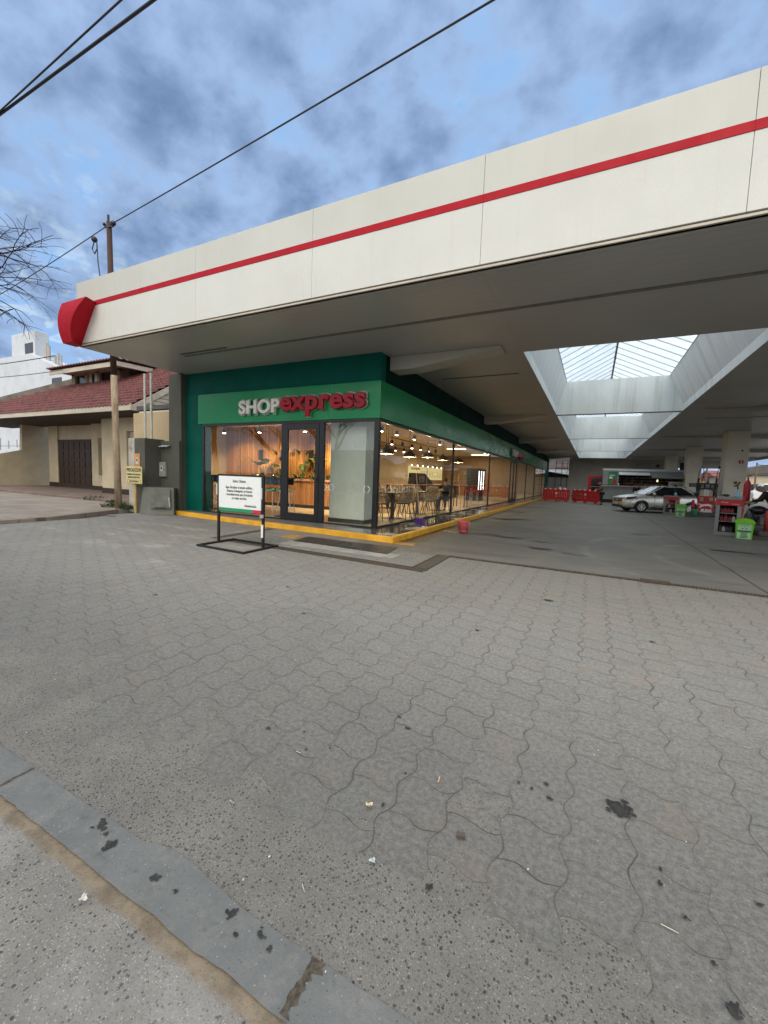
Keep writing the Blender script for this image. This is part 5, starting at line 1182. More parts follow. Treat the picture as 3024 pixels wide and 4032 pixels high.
# ------------------------------------------------------------------ pole, wires
M_pole = mat('pole_wood', (.40, .31, .21), .85, .3, 3.5, stretch=(3, 3, .45), bump=.5, dirt=(.20, .13, .075, .47))
M_polet = mat('pole_top_wood', (.055, .026, .019), .85, .3, 2.2, stretch=(3, 3, .35), bump=.4)
M_wire = mat('cable_black', (.018, .018, .020), .5, .2, 20)
t = thing('utility_pole', 'weathered wooden utility pole on the pavement, rising past the canopy end', 'pole', (-13.92, 8.22, .1))
MB().tube([(-13.92, 8.22, .05), (-13.99, 8.22, 2.2), (-14.05, 8.22, 4.4)], [.105, .098, .093], 16).build('lower_pole', M_pole, t, smooth=True)
MB().tube([(-14.05, 8.22, 4.4), (-14.15, 8.22, 9.12)], [.093, .075], 16).build('upper_pole', M_polet, t, smooth=True)
b = MB(); b.bar((-14.30, 8.18, 8.98), (-13.86, 8.18, 8.92), .05, .05); b.cyl((-14.15, 8.2, 9.1), (-14.15, 8.2, 9.32), .035, n=8); b.sphere((-13.82, 8.16, 8.98), .075, 8); b.sphere((-14.3, 8.16, 9.06), .05, 8); b.build('insulator_bracket', M_black, t)
b = MB(); b.sphere((-14.85, 8.16, 8.72), .09, 8); b.tube([(-14.85, 8.16, 8.7), (-14.98, 8.16, 8.45), (-14.85, 8.16, 8.28), (-14.72, 8.16, 8.4), (-14.72, 8.16, 8.62), (-14.68, 8.16, 8.0), (-14.55, 8.18, 7.2), (-14.35, 8.2, 6.4), (-14.2, 8.22, 5.6)], .018, 6); b.build('drop_cable', M_wire, t)
def cable(name, a, c, sag, r, label, extra=None, n=26):
    a = Vector(a); c = Vector(c); pts = [a.lerp(c, i / n) - Vector((0, 0, sag * 4 * (i / n) * (1 - i / n))) for i in range(n + 1)]
    b = MB(); b.tube(pts, r, 6); o = b.build(name, M_wire, smooth=True); tag(o, label, 'cable', 'overhead cables'); return o
dirw = Vector((-1.75, 5.83, 7.75)) - Vector((-14.0, 8.2, 8.98))
cable('overhead_cable', (-14.0, 8.16, 8.97), tuple(Vector((-14.0, 8.2, 8.98)) + dirw * 2.2), .10, .015, 'long twisted cable running from the wooden pole up across the sky')
cable('overhead_cable', (-14.2, 8.16, 8.97), (-30, 7.2, 6.4), .25, .014, 'cable running from the wooden pole down behind the bare branches')
cable('overhead_cable', (-26, 4.09, 8.0), (14, 4.18, 8.0), 0, .024, 'thick black cable crossing the upper left corner of the sky, the lower of two')
cable('overhead_cable', (-26, 4.68, 8.0), (14, 3.17, 8.0), 0, .015, 'thin black cable crossing the upper left corner of the sky, the upper of two')
cable('overhead_cable', (-34, 9, 6.3), (-17.5, 8.2, 5.35), .12, .016, 'thin cable sagging across the branches towards the red end cap')
cable('overhead_cable', (-40, 11, 6.9), (-25.5, 12.3, 6.5), .25, .018, 'thin cable sagging from the branches to the dormer eave')

# ------------------------------------------------------------------ bare trees
M_bark = mat('bark', (.060, .048, .040), .9, .3, 4, bump=.4)
M_twig = mat('twig', (.032, .022, .022), .85, .3, 6)
def bare_tree(loc, seed, H, label, spread=1.0, depth=6, lean=(0, 0), pods=0, trunk=.17):
    rn = random.Random(seed)
    t = thing('bare_tree', label, 'tree', loc)
    trunkb = MB(); limb = MB(); twig = MB(); tips = []
    def grow(p, d, L, r, lev):
        n = 4; pts = [p]; q = Vector(p); dd = Vector(d)
        for i in range(n):
            dd = (dd + Vector((rn.uniform(-1, 1), rn.uniform(-1, 1), rn.uniform(-.5, .7) if lev < 4 else rn.uniform(-1.0, .45))) * (.10 + .035 * lev)).normalized()
            q = q + dd * L / n; pts.append(q.copy())
        rs = [r * (1 - .38 * i / n) for i in range(n + 1)]
        (trunkb if lev == 0 else limb if lev < 3 else twig).tube(pts, rs, 8 if lev < 2 else 5 if lev < 4 else 3, cap=lev < 2)
        if lev >= depth: tips.append(q); return
        k = rn.choice((2, 3, 3)) if lev else 5
        for i in range(k):
            ax = Vector((rn.uniform(-1, 1), rn.uniform(-1, 1), rn.uniform(-.15, .5))).normalized()
            nd = (dd * rn.uniform(.45, .9) + ax * rn.uniform(.6, 1.0) * spread).normalized()
            at = pts[-1] if (i == 0 or lev == 0) else pts[rn.choice((2, 3, 4))]
            grow(at, nd, L * rn.uniform(.62, .82), max(.004, r * rn.uniform(.5, .66)), lev + 1)
        if lev >= 2 and rn.random() < .9:
            nd = (dd + Vector((rn.uniform(-.5, .5), rn.uniform(-.5, .5), rn.uniform(-.3, .3)))).normalized(); grow(pts[-1], nd, L * .7, max(.004, r * .5), lev + 2)
    grow(Vector((0, 0, 0)), Vector((lean[0], lean[1], 1)).normalized(), H * .28, trunk, 0)
    trunkb.build('trunk', M_bark, t, local=True, smooth=True); limb.build('limbs', M_bark, t, local=True, smooth=True); twig.build('twigs', M_twig, t, local=True)
    if pods:
        for k in range(pods):
            b = MB(); q = rn.choice([p_ for p_ in tips if p_.x < 3.2 and p_.x > 1.0] or tips); z = q.z
            for i in range(rn.randint(1, 5)):
                z -= rn.uniform(.06, .13); b.sphere((q.x + rn.uniform(-.04, .04), q.y + rn.uniform(-.04, .04), z), .045, 5, (1, 1, 1.5))
            b.build('seed_pods', mat('pod_brown', (.03, .018, .016), .8, .3, 9), t, local=True)
    return t
bare_tree((-17.1, 3.5, .1), 11, 12.6, 'bare tree at the pavement edge whose leafless branches reach in from beside the house', 1.0, 6, (.05, .1), pods=26)
bare_tree((-14.0, -2.2, -.02), 5, 9.5, 'tall bare street tree behind the viewpoint, mirrored in the shop glass', 1.0, 6, (.1, 0), trunk=.15)
bare_tree((-19.5, -3.5, -.02), 31, 9.5, 'third bare street tree behind the viewpoint, mirrored at the left end of the front glass', 1.0, 6, trunk=.15)
bare_tree((-8.3, -4.5, -.02), 23, 9.0, 'second bare street tree behind the viewpoint, mirrored in the pane by the pillar', 1.05, 6, trunk=.14)
# weeds
M_weed = mat('weed_green', (.045, .075, .022), .8, .4, 8)
def weed(x, y, r, hgt, seed, label, z=.1):
    rn = random.Random(seed); b = MB()
    for k in range(150):
        a = rn.uniform(0, 6.28); d = r * math.sqrt(rn.random()); p = Vector((x + d * math.cos(a) * 1.5, y + d * math.sin(a), z)); q = rn.uniform(0, 6.28); l = hgt * rn.uniform(.3, 1) * (1 - .5 * d / r)
        tip = p + Vector((math.cos(q) * l * .5, math.sin(q) * l * .5, l)); s = Vector((-math.sin(q), math.cos(q), .2)) * rn.uniform(.008, .022); mpt = p.lerp(tip, .55)
        b.quad(p, mpt + s, tip, mpt - s)
    tag(b.build('weed_clump', M_weed), label, 'weed', 'weeds growing in the pavement cracks')
weed(-14.5, 8.35, .30, .28, 1, 'largest weed clump, spreading to the left foot of the wooden pole')
weed(-13.62, 8.28, .16, .34, 2, 'weed clump between the wooden pole and the peeling white pillar')
weed(-18.0, 9.7, .34, .3, 3, 'weed clump in the pavement crack furthest from the wooden pole')
weed(-16.4, 9.45, .2, .18, 4, 'small weed clump midway along the pavement crack')

# ================================================================== FORECOURT OBJECTS
t = thing('notice_board', 'white customer notice in a black stand on the paving before the shop', 'notice', (-6.1, 5.93, 0))
b = MB()
for x in (-6.70, -5.52): b.box(x - .022, x + .022, 5.905, 5.95, .03, 1.40 if x > -6 else 1.39)
b.build('post', M_black, t, bevel=.004)
b = MB(); b.bar((-6.72, 5.43, .022), (-5.41, 5.35, .022), .045, .035); b.bar((-6.75, 6.35, .022), (-5.46, 6.27, .022), .045, .035); b.bar((-6.70, 5.43, .0225), (-6.72, 6.33, .0225), .045, .033); b.bar((-5.44, 5.36, .0225), (-5.49, 6.26, .0225), .045, .033); b.build('base_frame', M_black, t, bevel=.004)
M_wsign = mat('sign_white', (.80, .82, .82), .45, .05, 30, dirt=(.60, .62, .62, .68))
b = MB(); b.box(-6.70, -5.53, 5.915, 5.94, .655, 1.395); b.build('frame', M_black, t)
pn = MB().box(-6.665, -5.56, 5.898, 5.914, .735, 1.36).build('panel', M_wsign, t)
MB().box(-6.665, -5.765, 5.898, 5.914, .665, .734).build('green_band', mat('band_green', (.02, .26, .13), .45, .06, 9), t); MB().box(-5.764, -5.56, 5.898, 5.914, .665, .734).build('red_band', mat('band_red', (.55, .03, .07), .45, .06, 9), t)
FM = lambda x, z: face_M(rel(pn, (x, 5.896, z)), (1, 0, 0), (0, 0, 1))
M_ink = mat('ink', (.045, .05, .055), .6, .15, 30)
for tx, x, z, sz in (('Señor Cliente:', -6.11, 1.265, .075), ('Sepa disculpar el estado edilicio...', -6.11, 1.145, .068), ('Estamos trabajando en futuras', -6.11, 1.075, .068), ('remodelaciones para brindarles', -6.11, 1.005, .068), ('un mejor servicio.', -6.11, .935, .068), ('Administración', -5.82, .80, .062)):
    text_mesh(tx, sz, FM(x, z), M_ink, 'lettering', pn, ext=.0008, offset=.0012, sx=.80)
b = MB(); b.box(-5.545, -5.497, 5.895, 5.904, .22, .47); b.box(-5.545, -5.53, 5.895, 5.904, .95, 1.16); b.box(-6.73, -6.712, 5.895, 5.904, .98, 1.2); b.build('reflective_strip', mat('white_tape', (.78, .78, .76), .4, .06, 9), t)
MB().cyl((-5.52, 5.885, .60), (-5.52, 5.885, .66), .04, n=12).build('post_cap', M_chrome, t)
b = MB(); rn = random.Random(9)
for x in (-6.63, -6.1, -5.6):
    for z in (1.335, 1.05, .76): b.cyl((x + rn.uniform(-.02, .02), 5.896, z), (x, 5.8975, z), .006, n=6)
b.build('screw', M_chrome, t)

def bucket():
    b = MB(); b.lathe([(.001, .01), (.115, .01), (.12, 0), (.125, .02), (.148, .26), (.165, .27), (.168, .31), (.158, .315), (.15, .28), (.13, .05), (.001, .05)], (-3.16, 11.29, 0), 28)
    t = b.build('bucket', mat('coral_plastic', (.72, .14, .14), .35, .05, 4), smooth=True); tag(t, 'coral red plastic bucket standing on the floor beside the yellow kerb', 'bucket')
    b = MB(); b.tube([(-3.16 + .165 * math.cos(a), 11.29 - .165 * abs(math.sin(a)) * .9 - .005, .29 - .13 * abs(math.sin(a))) for a in [PI * i / 14 for i in range(15)]], .005, 6); b.build('handle', mat('coral_plastic', (.75, .10, .09)), t)
bucket()
t = thing('push_broom', 'wooden handled broom with purple head leaning on the side glass by the first table', 'broom', (-4.5, 11.3, .13))
MB().cyl((-4.50, 11.32, .28), (-4.90, 11.9, 1.60), .014, n=8).build('handle', mat('pale_wood', (.55, .42, .25), .6, .15, 3), t)
b = MB(); b.obox((-4.47, 11.27, .25), (.155, -.05, 0), (.015, .045, 0), (0, 0, .035)); b.build('head', mat('purple_plastic', (.13, .045, .30), .45, .1, 6), t, bevel=.015)
b = MB(); rn = random.Random(6)
for k in range(90):
    u = rn.uniform(-1, 1); v = rn.uniform(-1, 1); p = Vector((-4.47 + u * .15 + v * .015, 11.27 - u * .048 + v * .04, .22)); b.cyl(p, (p.x + u * .03 + rn.uniform(-.01, .01), p.y + v * .02, .132), .007, .004, 4)
b.build('bristles', mat('purple_bristle', (.15, .06, .36), .8, .15, 30), t)
t = thing('squeegee', 'pale handled squeegee leaning on the side glass by the first mullion', 'squeegee', (-4.6, 15.95, .13))
MB().cyl((-4.58, 15.95, .16), (-4.88, 16.3, 1.66), .014, n=8).build('handle', mat('pale_wood', (.55, .42, .25)), t); b = MB(); b.obox((-4.56, 15.93, .15), (.14, -.08, 0), (.01, .02, 0), (0, 0, .02)); b.build('blade', mat('pale_plastic', (.6, .6, .52), .5, .1, 5), t)

# --- red plastic barriers
M_barr = mat('barrier_red', (.48, .012, .02), .45, .10, 3)
M_refl = mat('reflector_white', (.88, .86, .82), .3, .05, 6)
def barrier(x0, y0, x1, y1, label):
    L = math.hypot(x1 - x0, y1 - y0); rz = math.atan2(y1 - y0, x1 - x0)
    t = thing('plastic_barrier', label, 'barrier', (x0, y0, 0), rz, 'red plastic barriers at the end of the shop kerb')
    b = MB(); b.box(0, L, -.03, .03, .78, 1.0); b.box(0, L, -.03, .03, .12, .32); b.box(.06, L - .06, -.02, .02, .52, .57)
    n = 15
    for i in range(n + 1):
        xx = .03 + (L - .06) * i / n; wd = .06 if i in (0, n) else .053
        b.box(xx - wd, xx + wd, -.025, .025, .32, .82)
    b.build('lattice', M_barr, t, local=True, bevel=.008)
    sp = MB().box(L * .44, L * .60, -.045, -.026, .22, .84).build('sign_plate', M_barr, t, local=True)
    b = MB(); cx = L * .52; b.lathe([(.062, 0), (.092, 0), (.092, .006), (.062, .006)], (cx, -.052, .66), 22, Matrix.Rotation(PI / 2, 3, 'X')); b.bar((cx - .055, -.052, .715), (cx + .055, -.052, .605), .02, .006); b.box(cx - .02, cx + .025, -.052, -.047, .62, .70); b.build('no_parking_mark', M_refl, sp, local=True)
    b = MB(); b.box(cx - .085, cx + .085, -.05, -.046, .40, .47); b.box(cx - .06, cx + .06, -.05, -.046, .34, .37); b.build('label_print', mat('pink_print', (.62, .22, .2), .5, .2, 20), sp, local=True)
    for i in range(5):
        xx = L * (.10 + .19 * i); MB().obox((xx, -.02, 1.0), (.055, 0, 0), (0, .04, 0), (0, 0, .045)).build('reflector', M_refl, t, local=True)
    for xx in (L * .12, L * .5, L * .88): MB().prism([(xx - .03, -.22, 0), (xx - .03, .22, 0), (xx - .03, .06, .14), (xx - .03, -.06, .14)], (.06, 0, 0)).build('foot', M_barr, t, local=True)
    return t
barrier(-3.6, 35.9, -1.60, 35.45, 'red plastic barrier with white reflectors standing nearest the shop kerb')
barrier(-1.42, 36.2, .45, 34.4, 'red plastic barrier with white reflectors on which the woman leans')
t = thing('cleaning_bags', 'white plastic jugs and bags heaped behind the barrier near the shop', 'bag', (-2.4, 37.5, 0))
b = MB(); b.lathe([(.001, 0), (.18, 0), (.2, .1), (.2, .9), (.14, 1.02), (.06, 1.08), (.06, 1.16), (.001, 1.16)], (-2.45, 37.4, 0), 14); b.build('jug', mat('white_plastic', (.7, .7, .66), .4, .06, 5), t, smooth=True)
b = MB(); b.sphere((-2.08, 37.4, .55), .42, 10, (.65, .6, 1.25)); b.build('bag', MATS['white_plastic'], t, smooth=True)
t = thing('red_cabinet', 'tall red freezer cabinet with dark glass door standing left of the kiosk', 'cabinet', (.2, 42, 0))
MB().box(-.45, .75, 41.9, 42.7, 0, 2.25).build('body', M_barr, t, bevel=.02); MB().box(-.18, .66, 41.86, 41.9, .75, 2.05).build('glass_door', mat('cab_glass', (.03, .02, .02), .1, .2, 3), t); MB().box(-.18, .66, 41.85, 41.86, 1.25, 1.28).build('shelf', M_chrome, t)
MB().box(.40, .60, 41.84, 41.858, .98, 1.10).build('label', M_refl, t); MB().box(.52, .62, 41.84, 41.858, 1.58, 1.66).build('label', M_refl, t)

# --- kiosk
M_kiosk = mat('kiosk_panel', (.27, .29, .295), .5, .08, 1.5); M_kdark = mat('kiosk_dark', (.018, .016, .015), .7, .3, 2)
t = thing('kiosk', 'grey container kiosk with raised awnings and stocked counter at the back of the forecourt', 'kiosk', (3.5, 40.5, 0))
b = MB(); b.box(.68, .75, 39.3, 42.3, .25, 2.8); b.box(6.2, 6.32, 39.3, 42.3, .25, 2.8); b.box(.75, 6.2, 42.2, 42.3, .25, 2.8); b.box(.75, 6.2, 39.3, 39.38, .28, 1.36); b.box(.75, 6.2, 39.3, 39.38, 2.5, 2.8); b.box(.75, 1.85, 39.3, 39.38, 1.5, 2.5); b.box(.75, 6.2, 39.38, 42.2, .25, .3); b.box(.75, 6.2, 39.38, 42.2, 2.72, 2.8); b.build('wall', M_kiosk, t, bevel=.01)
MB().box(.66, 6.34, 39.27, 39.299, 2.66, 2.82).build('top_trim', mat('pale_trim', (.6, .62, .62), .5, .05, 3), t)
MB().box(.75, 6.2, 39.05, 39.45, 1.36, 1.44).build('counter', mat('pale_counter', (.5, .48, .43), .5, .1, 4), t, bevel=.01)
b = MB(); b.box(.7, 6.3, 39.31, 39.40, 0, .28); b.build('base', M_kdark, t)
b = MB(); b.box(1.85, 6.15, 41.9, 42.0, 1.44, 2.5); b.build('shelf_back', M_kdark, t)
for x0, x1, nm in ((1.82, 3.98, 'awning'), (4.05, 6.2, 'awning')):
    MB().prism([(x0, 39.28, 2.52), (x1, 39.28, 2.52), (x1, 38.55, 2.30 if x0 < 3 else 2.12), (x0, 38.55, 2.30 if x0 < 3 else 2.12)], (0, 0, .035)).build(nm, M_kiosk if x0 > 3 else MATS['pale_trim'], t)
rn = random.Random(31); pal = [(.30, .03, .03), (.40, .30, .05), (.08, .16, .05), (.35, .33, .28), (.10, .06, .04), (.06, .08, .16)]
gm = [mat('goods_%d' % i, c, .5, .2, 9) for i, c in enumerate(pal)]
b = MB()
for zz in (1.62, 1.86, 2.1, 2.32):
    b.cur = 0; x = 1.95
    while x < 6.1:
        wd = rn.uniform(.06, .16); b.cur = rn.randrange(6); b.box(x, x + wd, 41.6, 41.85, zz, zz + rn.uniform(.08, .17)); x += wd + .02
x = 2.9
while x < 5.2:
    wd = rn.uniform(.1, .24); b.cur = rn.randrange(6); b.box(x, x + wd, 39.15, 39.35, 1.44, 1.44 + rn.uniform(.08, .22)); x += wd + rn.uniform(.02, .1)
b.build('goods', gm, t)
b = MB(); b.box(1.9, 6.1, 41.58, 41.9, 1.60, 1.62); b.box(1.9, 6.1, 41.58, 41.9, 1.84, 1.86); b.box(1.9, 6.1, 41.58, 41.9, 2.08, 2.1); b.box(1.9, 6.1, 41.58, 41.9, 2.30, 2.32); b.build('shelf', M_kiosk, t)
MB().box(4.62, 4.72, 40.4, 40.44, 1.85, 2.02).build('lit_lamp', emit_mat('kiosk_lamp', (1, .8, .45), 2.2), t)
ps = MB().box(1.08, 1.72, 39.27, 39.298, 1.5, 2.55).build('poster', mat('poster_green', (.03, .22, .09), .4, .25, 2.5), t)
b = MB(); b.box(1.15, 1.4, 39.262, 39.269, 2.0, 2.16); b.box(1.15, 1.55, 39.262, 39.269, 2.25, 2.30); b.build('poster_text', M_refl, ps); b = MB(); b.sphere((1.55, 39.268, 1.9), .09, 8, (1, .08, 1.1)); b.box(1.42, 1.68, 39.262, 39.269, 1.55, 1.84); b.build('poster_figure', M_barr, ps)
t2 = thing('ice_sign', 'white banner board reading HIELO at the right end of the kiosk counter', 'sign', (5.75, 39.0, 1.3))
MB().box(5.25, 6.28, 38.98, 39.02, 1.28, 1.88).build('board', mat('banner_white', (.55, .54, .48), .6, .06, 5), t2); text_mesh('HIELO', .27, face_M(rel(t2, (5.76, 38.975, 1.64)), (1, 0, 0), (0, 0, 1)), M_ink, 'lettering', t2, offset=.004)
b = MB(); b.box(5.3, 5.36, 39.0, 39.04, 0, 1.28); b.box(6.17, 6.23, 39.0, 39.04, 0, 1.28); b.build('post', M_kdark, t2)
t2 = thing('cup', 'white cup standing on the kiosk counter beside the poster', 'cup', (1.85, 39.2, 1.44)); MB().lathe([(.001, 0), (.05, 0), (.06, .2), (.001, .2)], n=12).build('cup_body', M_refl, t2, local=True, smooth=True)
t2 = thing('wall_banner', 'pale banner with dark emblem on the back wall above the kiosk', 'banner', (4.5, 57.8, 4))
MB().box(4.6, 7.1, 57.7, 57.75, 3.3, 4.15).build('panel', mat('banner_grey', (.34, .33, .31), .7, .1, 2), t2); b = MB(); b.prism([(6.3, 57.68, 3.75), (6.7, 57.68, 3.7), (6.75, 57.68, 4.0), (6.5, 57.68, 4.05)], (0, .015, 0)); b.build('emblem', M_rust, t2)

# --- back wall with side opening and scaffold
M_back = mat('back_wall_paint', (.50, .47, .41), .85, .12, .5, bump=.15, dirt=(.36, .33, .27, .62))
t = thing('back_wall', 'dull beige rear wall closing the forecourt behind the kiosk', 'wall', (2, 58, 0))
b = MB(); b.box(-2.9, 8.6, 58, 58.3, 0, ZS); b.box(-2.9, -2.3, 57.75, 58, 0, ZS); b.box(-5.4, -2.9, 58, 58.3, 0, 2.2); b.box(8.6, 13.7, 58, 58.3, 3.7, ZS); b.build('wall', M_back, t)
MB().box(8.75, 9.2, 57.96, 58.02, 2.9, 4.3).build('drain_pipe', M_kdark, t)
t = thing('scaffold', 'thin black scaffold frame standing in the opening at the far end of the shop', 'scaffold', (-4.0, 56.8, 0))
b = MB()
for x in (-4.35, -3.65, -3.0):
    b.cyl((x, 56.8, 0), (x, 56.8, 4.3), .04, n=6)
for z in (1.2, 2.3, 2.85, 3.4, 3.95, 4.25): b.bar((-4.35, 56.8, z), (-3.0, 56.8, z), .035)
b.bar((-3.0, 56.8, 2.3), (-3.65, 56.8, 4.2), .03); b.build('frame', M_black, t)
t = thing('dark_shed', 'dark low lean-to beyond the opening at the far end of the shop', 'shed', (-5, 62, 0)); MB().prism([(-9, 60, 0), (-2.4, 60, 0), (-2.4, 60, 2.4), (-9, 60, 3.4)], (0, 3, 0)).build('wall', M_kdark, t); MB().prism([(-9.1, 59.8, 3.42), (-2.3, 59.8, 2.42), (-2.3, 59.8, 2.52), (-9.1, 59.8, 3.52)], (0, 3.4, 0)).build('roof', M_rust, t)
t = thing('party_house', 'grey white neighbouring house wall seen through the opening beside the scaffold', 'building', (-6, 70, 0)); MB().box(-16, -1.0, 72, 78, 0, 3.9).build('wall', M_wb, t); MB().prism([(-16.2, 71.7, 3.9), (-.8, 71.7, 3.9), (-.8, 75, 5.3), (-16.2, 75, 5.3)], (0, .2, .1)).build('roof', M_rust, t)

# --- islands, cabinets, bins
M_isl = mat('island_concrete', (.09, .085, .078), .8, .2, 2, bump=.2)
for y0, y1, x0, lb in ((16.9, 18.9, 4.75, 'low dark concrete pump island nearest the viewer'), (26.8, 29.6, 4.5, 'low dark concrete pump island behind the small green bin'), (37.4, 39.2, 6.0, 'low dark concrete pump island beside the kiosk')):
    tag(MB().box(x0, 12.0, y0, y1, 0, .16).build('pump_island', M_isl, bevel=.04), lb, 'island')
M_grey = mat('cabinet_grey', (.23, .235, .245), .45, .08, 4); M_cabred = mat('cabinet_red', (.46, .012, .02), .4, .08, 4)
def oil_cabinet(P, W_, Dp, Hh, rz, label, seed):
    t = thing('oil_cabinet', label, 'display cabinet', (P[0], P[1], 0), rz, 'grey and red oil display cabinets on the pump islands')
    b = MB(); b.box(-W_ / 2, W_ / 2, -.02, .0, 0, .10 * Hh); b.box(-W_ / 2, -W_ / 2 + .10, -.02, 0, .10 * Hh, Hh * .78); b.box(W_ / 2 - .10, W_ / 2, -.02, 0, .10 * Hh, Hh * .78); b.box(-W_ / 2, W_ / 2, 0, Dp, 0, .06)
    b.box(-W_ / 2, -W_ / 2 + .02, .0, Dp, .06, Hh * .93); b.box(-W_ / 2 + .02, W_ / 2 - .02, Dp - .02, Dp, .06, Hh * .93); b.box(-W_ / 2, W_ / 2, -.05, Dp + .02, Hh * .93, Hh); b.build('frame', M_grey, t, local=True, bevel=.008)
    MB().box(-W_ / 2, W_ / 2, -.022, 0, Hh * .78, Hh * .93).build('header', M_cabred, t, local=True)
    sp = MB().box(W_ / 2 + .001, W_ / 2 + .02, 0, Dp, .02, Hh * .985).build('side_panel', M_cabred, t, local=True)
    b = MB(); b.box(W_ / 2 + .021, W_ / 2 + .026, .08, Dp - .1, Hh * .74, Hh * .755); b.box(W_ / 2 + .021, W_ / 2 + .026, .06, Dp - .08, Hh * .71, Hh * .725); b.build('printed_line', M_refl, sp, local=True)
    X = W_ / 2 + .021; c0 = Dp * .5; b = MB(); b.prism([(X, c0 - .17, Hh * .28), (X, c0 + .17, Hh * .28), (X, c0 + .17, Hh * .48), (X, c0 + .08, Hh * .58), (X, c0 + .06, Hh * .66), (X, c0 - .04, Hh * .66), (X, c0 - .06, Hh * .58), (X, c0 - .17, Hh * .46)], (.006, 0, 0)); b.build('bottle_picture', mat('silver_print', (.62, .60, .52), .4, .25, 9), sp, local=True)
    b = MB(); b.box(-W_ / 2 + .11, -.02, -.026, -.022, Hh * .84, Hh * .87); b.box(.06, W_ / 2 - .06, -.026, -.022, Hh * .81, Hh * .83); b.build('header_print', mat('dull_print', (.5, .2, .18), .5, .2, 20), t, local=True)
    for zz in (.36, .57): MB().box(-W_ / 2 + .10, W_ / 2 - .10, 0, Dp - .03, Hh * zz, Hh * zz + .015).build('shelf', M_grey, t, local=True)
    rn = random.Random(seed); b = MB()
    for k, z0 in enumerate((Hh * .11, Hh * .36 + .016, Hh * .57 + .016)):
        x = -W_ / 2 + .12
        while x < W_ / 2 - .2:
            wd = rn.uniform(.06, .09); b.cur = (0 if rn.random() < .75 else 1) if k else (1 if rn.random() < .5 else 2); hb = rn.uniform(.15, .2)
            b.box(x, x + wd, .06, .2, z0, z0 + hb * .75); b.box(x + wd * .3, x + wd * .65, .1, .16, z0 + hb * .75, z0 + hb); x += wd + .012
    b.build('oil_bottles', [mat('bottle_red', (.20, .01, .015), .3, .2, 9), mat('bottle_grey', (.45, .44, .42), .3, .2, 9), mat('bottle_dark', (.06, .06, .065), .3, .2, 9)], t, local=True)
    b = MB(); b.box(-W_ / 2 + .02, W_ / 2 - .02, Dp - .03, Dp - .02, .06, Hh * .93); b.build('back_lining', M_kdark, t, local=True)
    return t
oil_cabinet((3.80, 16.25), .62, .62, 1.22, -.32, 'larger looking grey and red oil display cabinet, nearest the viewer', 1)
oil_cabinet((3.80, 26.9), .62, .6, 1.0, -.30, 'distant grey and red oil display cabinet standing before the silver car', 2)
def jug(x, y, z, label):
    k = .62
    b = MB(); b.lathe([(.001, 0), (.10 * k, 0), (.105 * k, .02), (.105 * k, .20 * k), (.05 * k, .26 * k), (.04 * k, .27 * k), (.04 * k, .31 * k), (.001, .31 * k)], (x, y, z), 16)
    t = b.build('washing_jug', mat('blue_plastic', (.22, .42, .58), .35, .08, 6), smooth=True); tag(t, label, 'jug')
    b = MB(); b.tube([(x, y, z + .24), (x - .01, y, z + .36)], .018, 6); b.tube([(x - .10, y, z + .33), (x - .01, y, z + .37), (x + .04, y, z + .47)], .024, 6); b.build('brush', M_black, t)
jug(4.02, 16.45, 1.22, 'light blue washing jug with black brush on top of the nearest oil cabinet')
jug(4.02, 27.1, 1.0, 'light blue washing jug on top of the distant oil cabinet by the car')
tg = MB(); tg.sphere((3.76, 16.5, 1.26), .07, 8, (1.4, 1, .6)); tag(tg.build('sponge', mat('dark_sponge', (.03, .06, .035), .8, .3, 20), smooth=True), 'dark green sponge on top of the nearest oil cabinet', 'sponge')
M_bin = mat('lime_plastic', (.17, .52, .015), .4, .06, 3); M_binlab = mat('bin_label', (.36, .66, .38), .5, .08, 8)
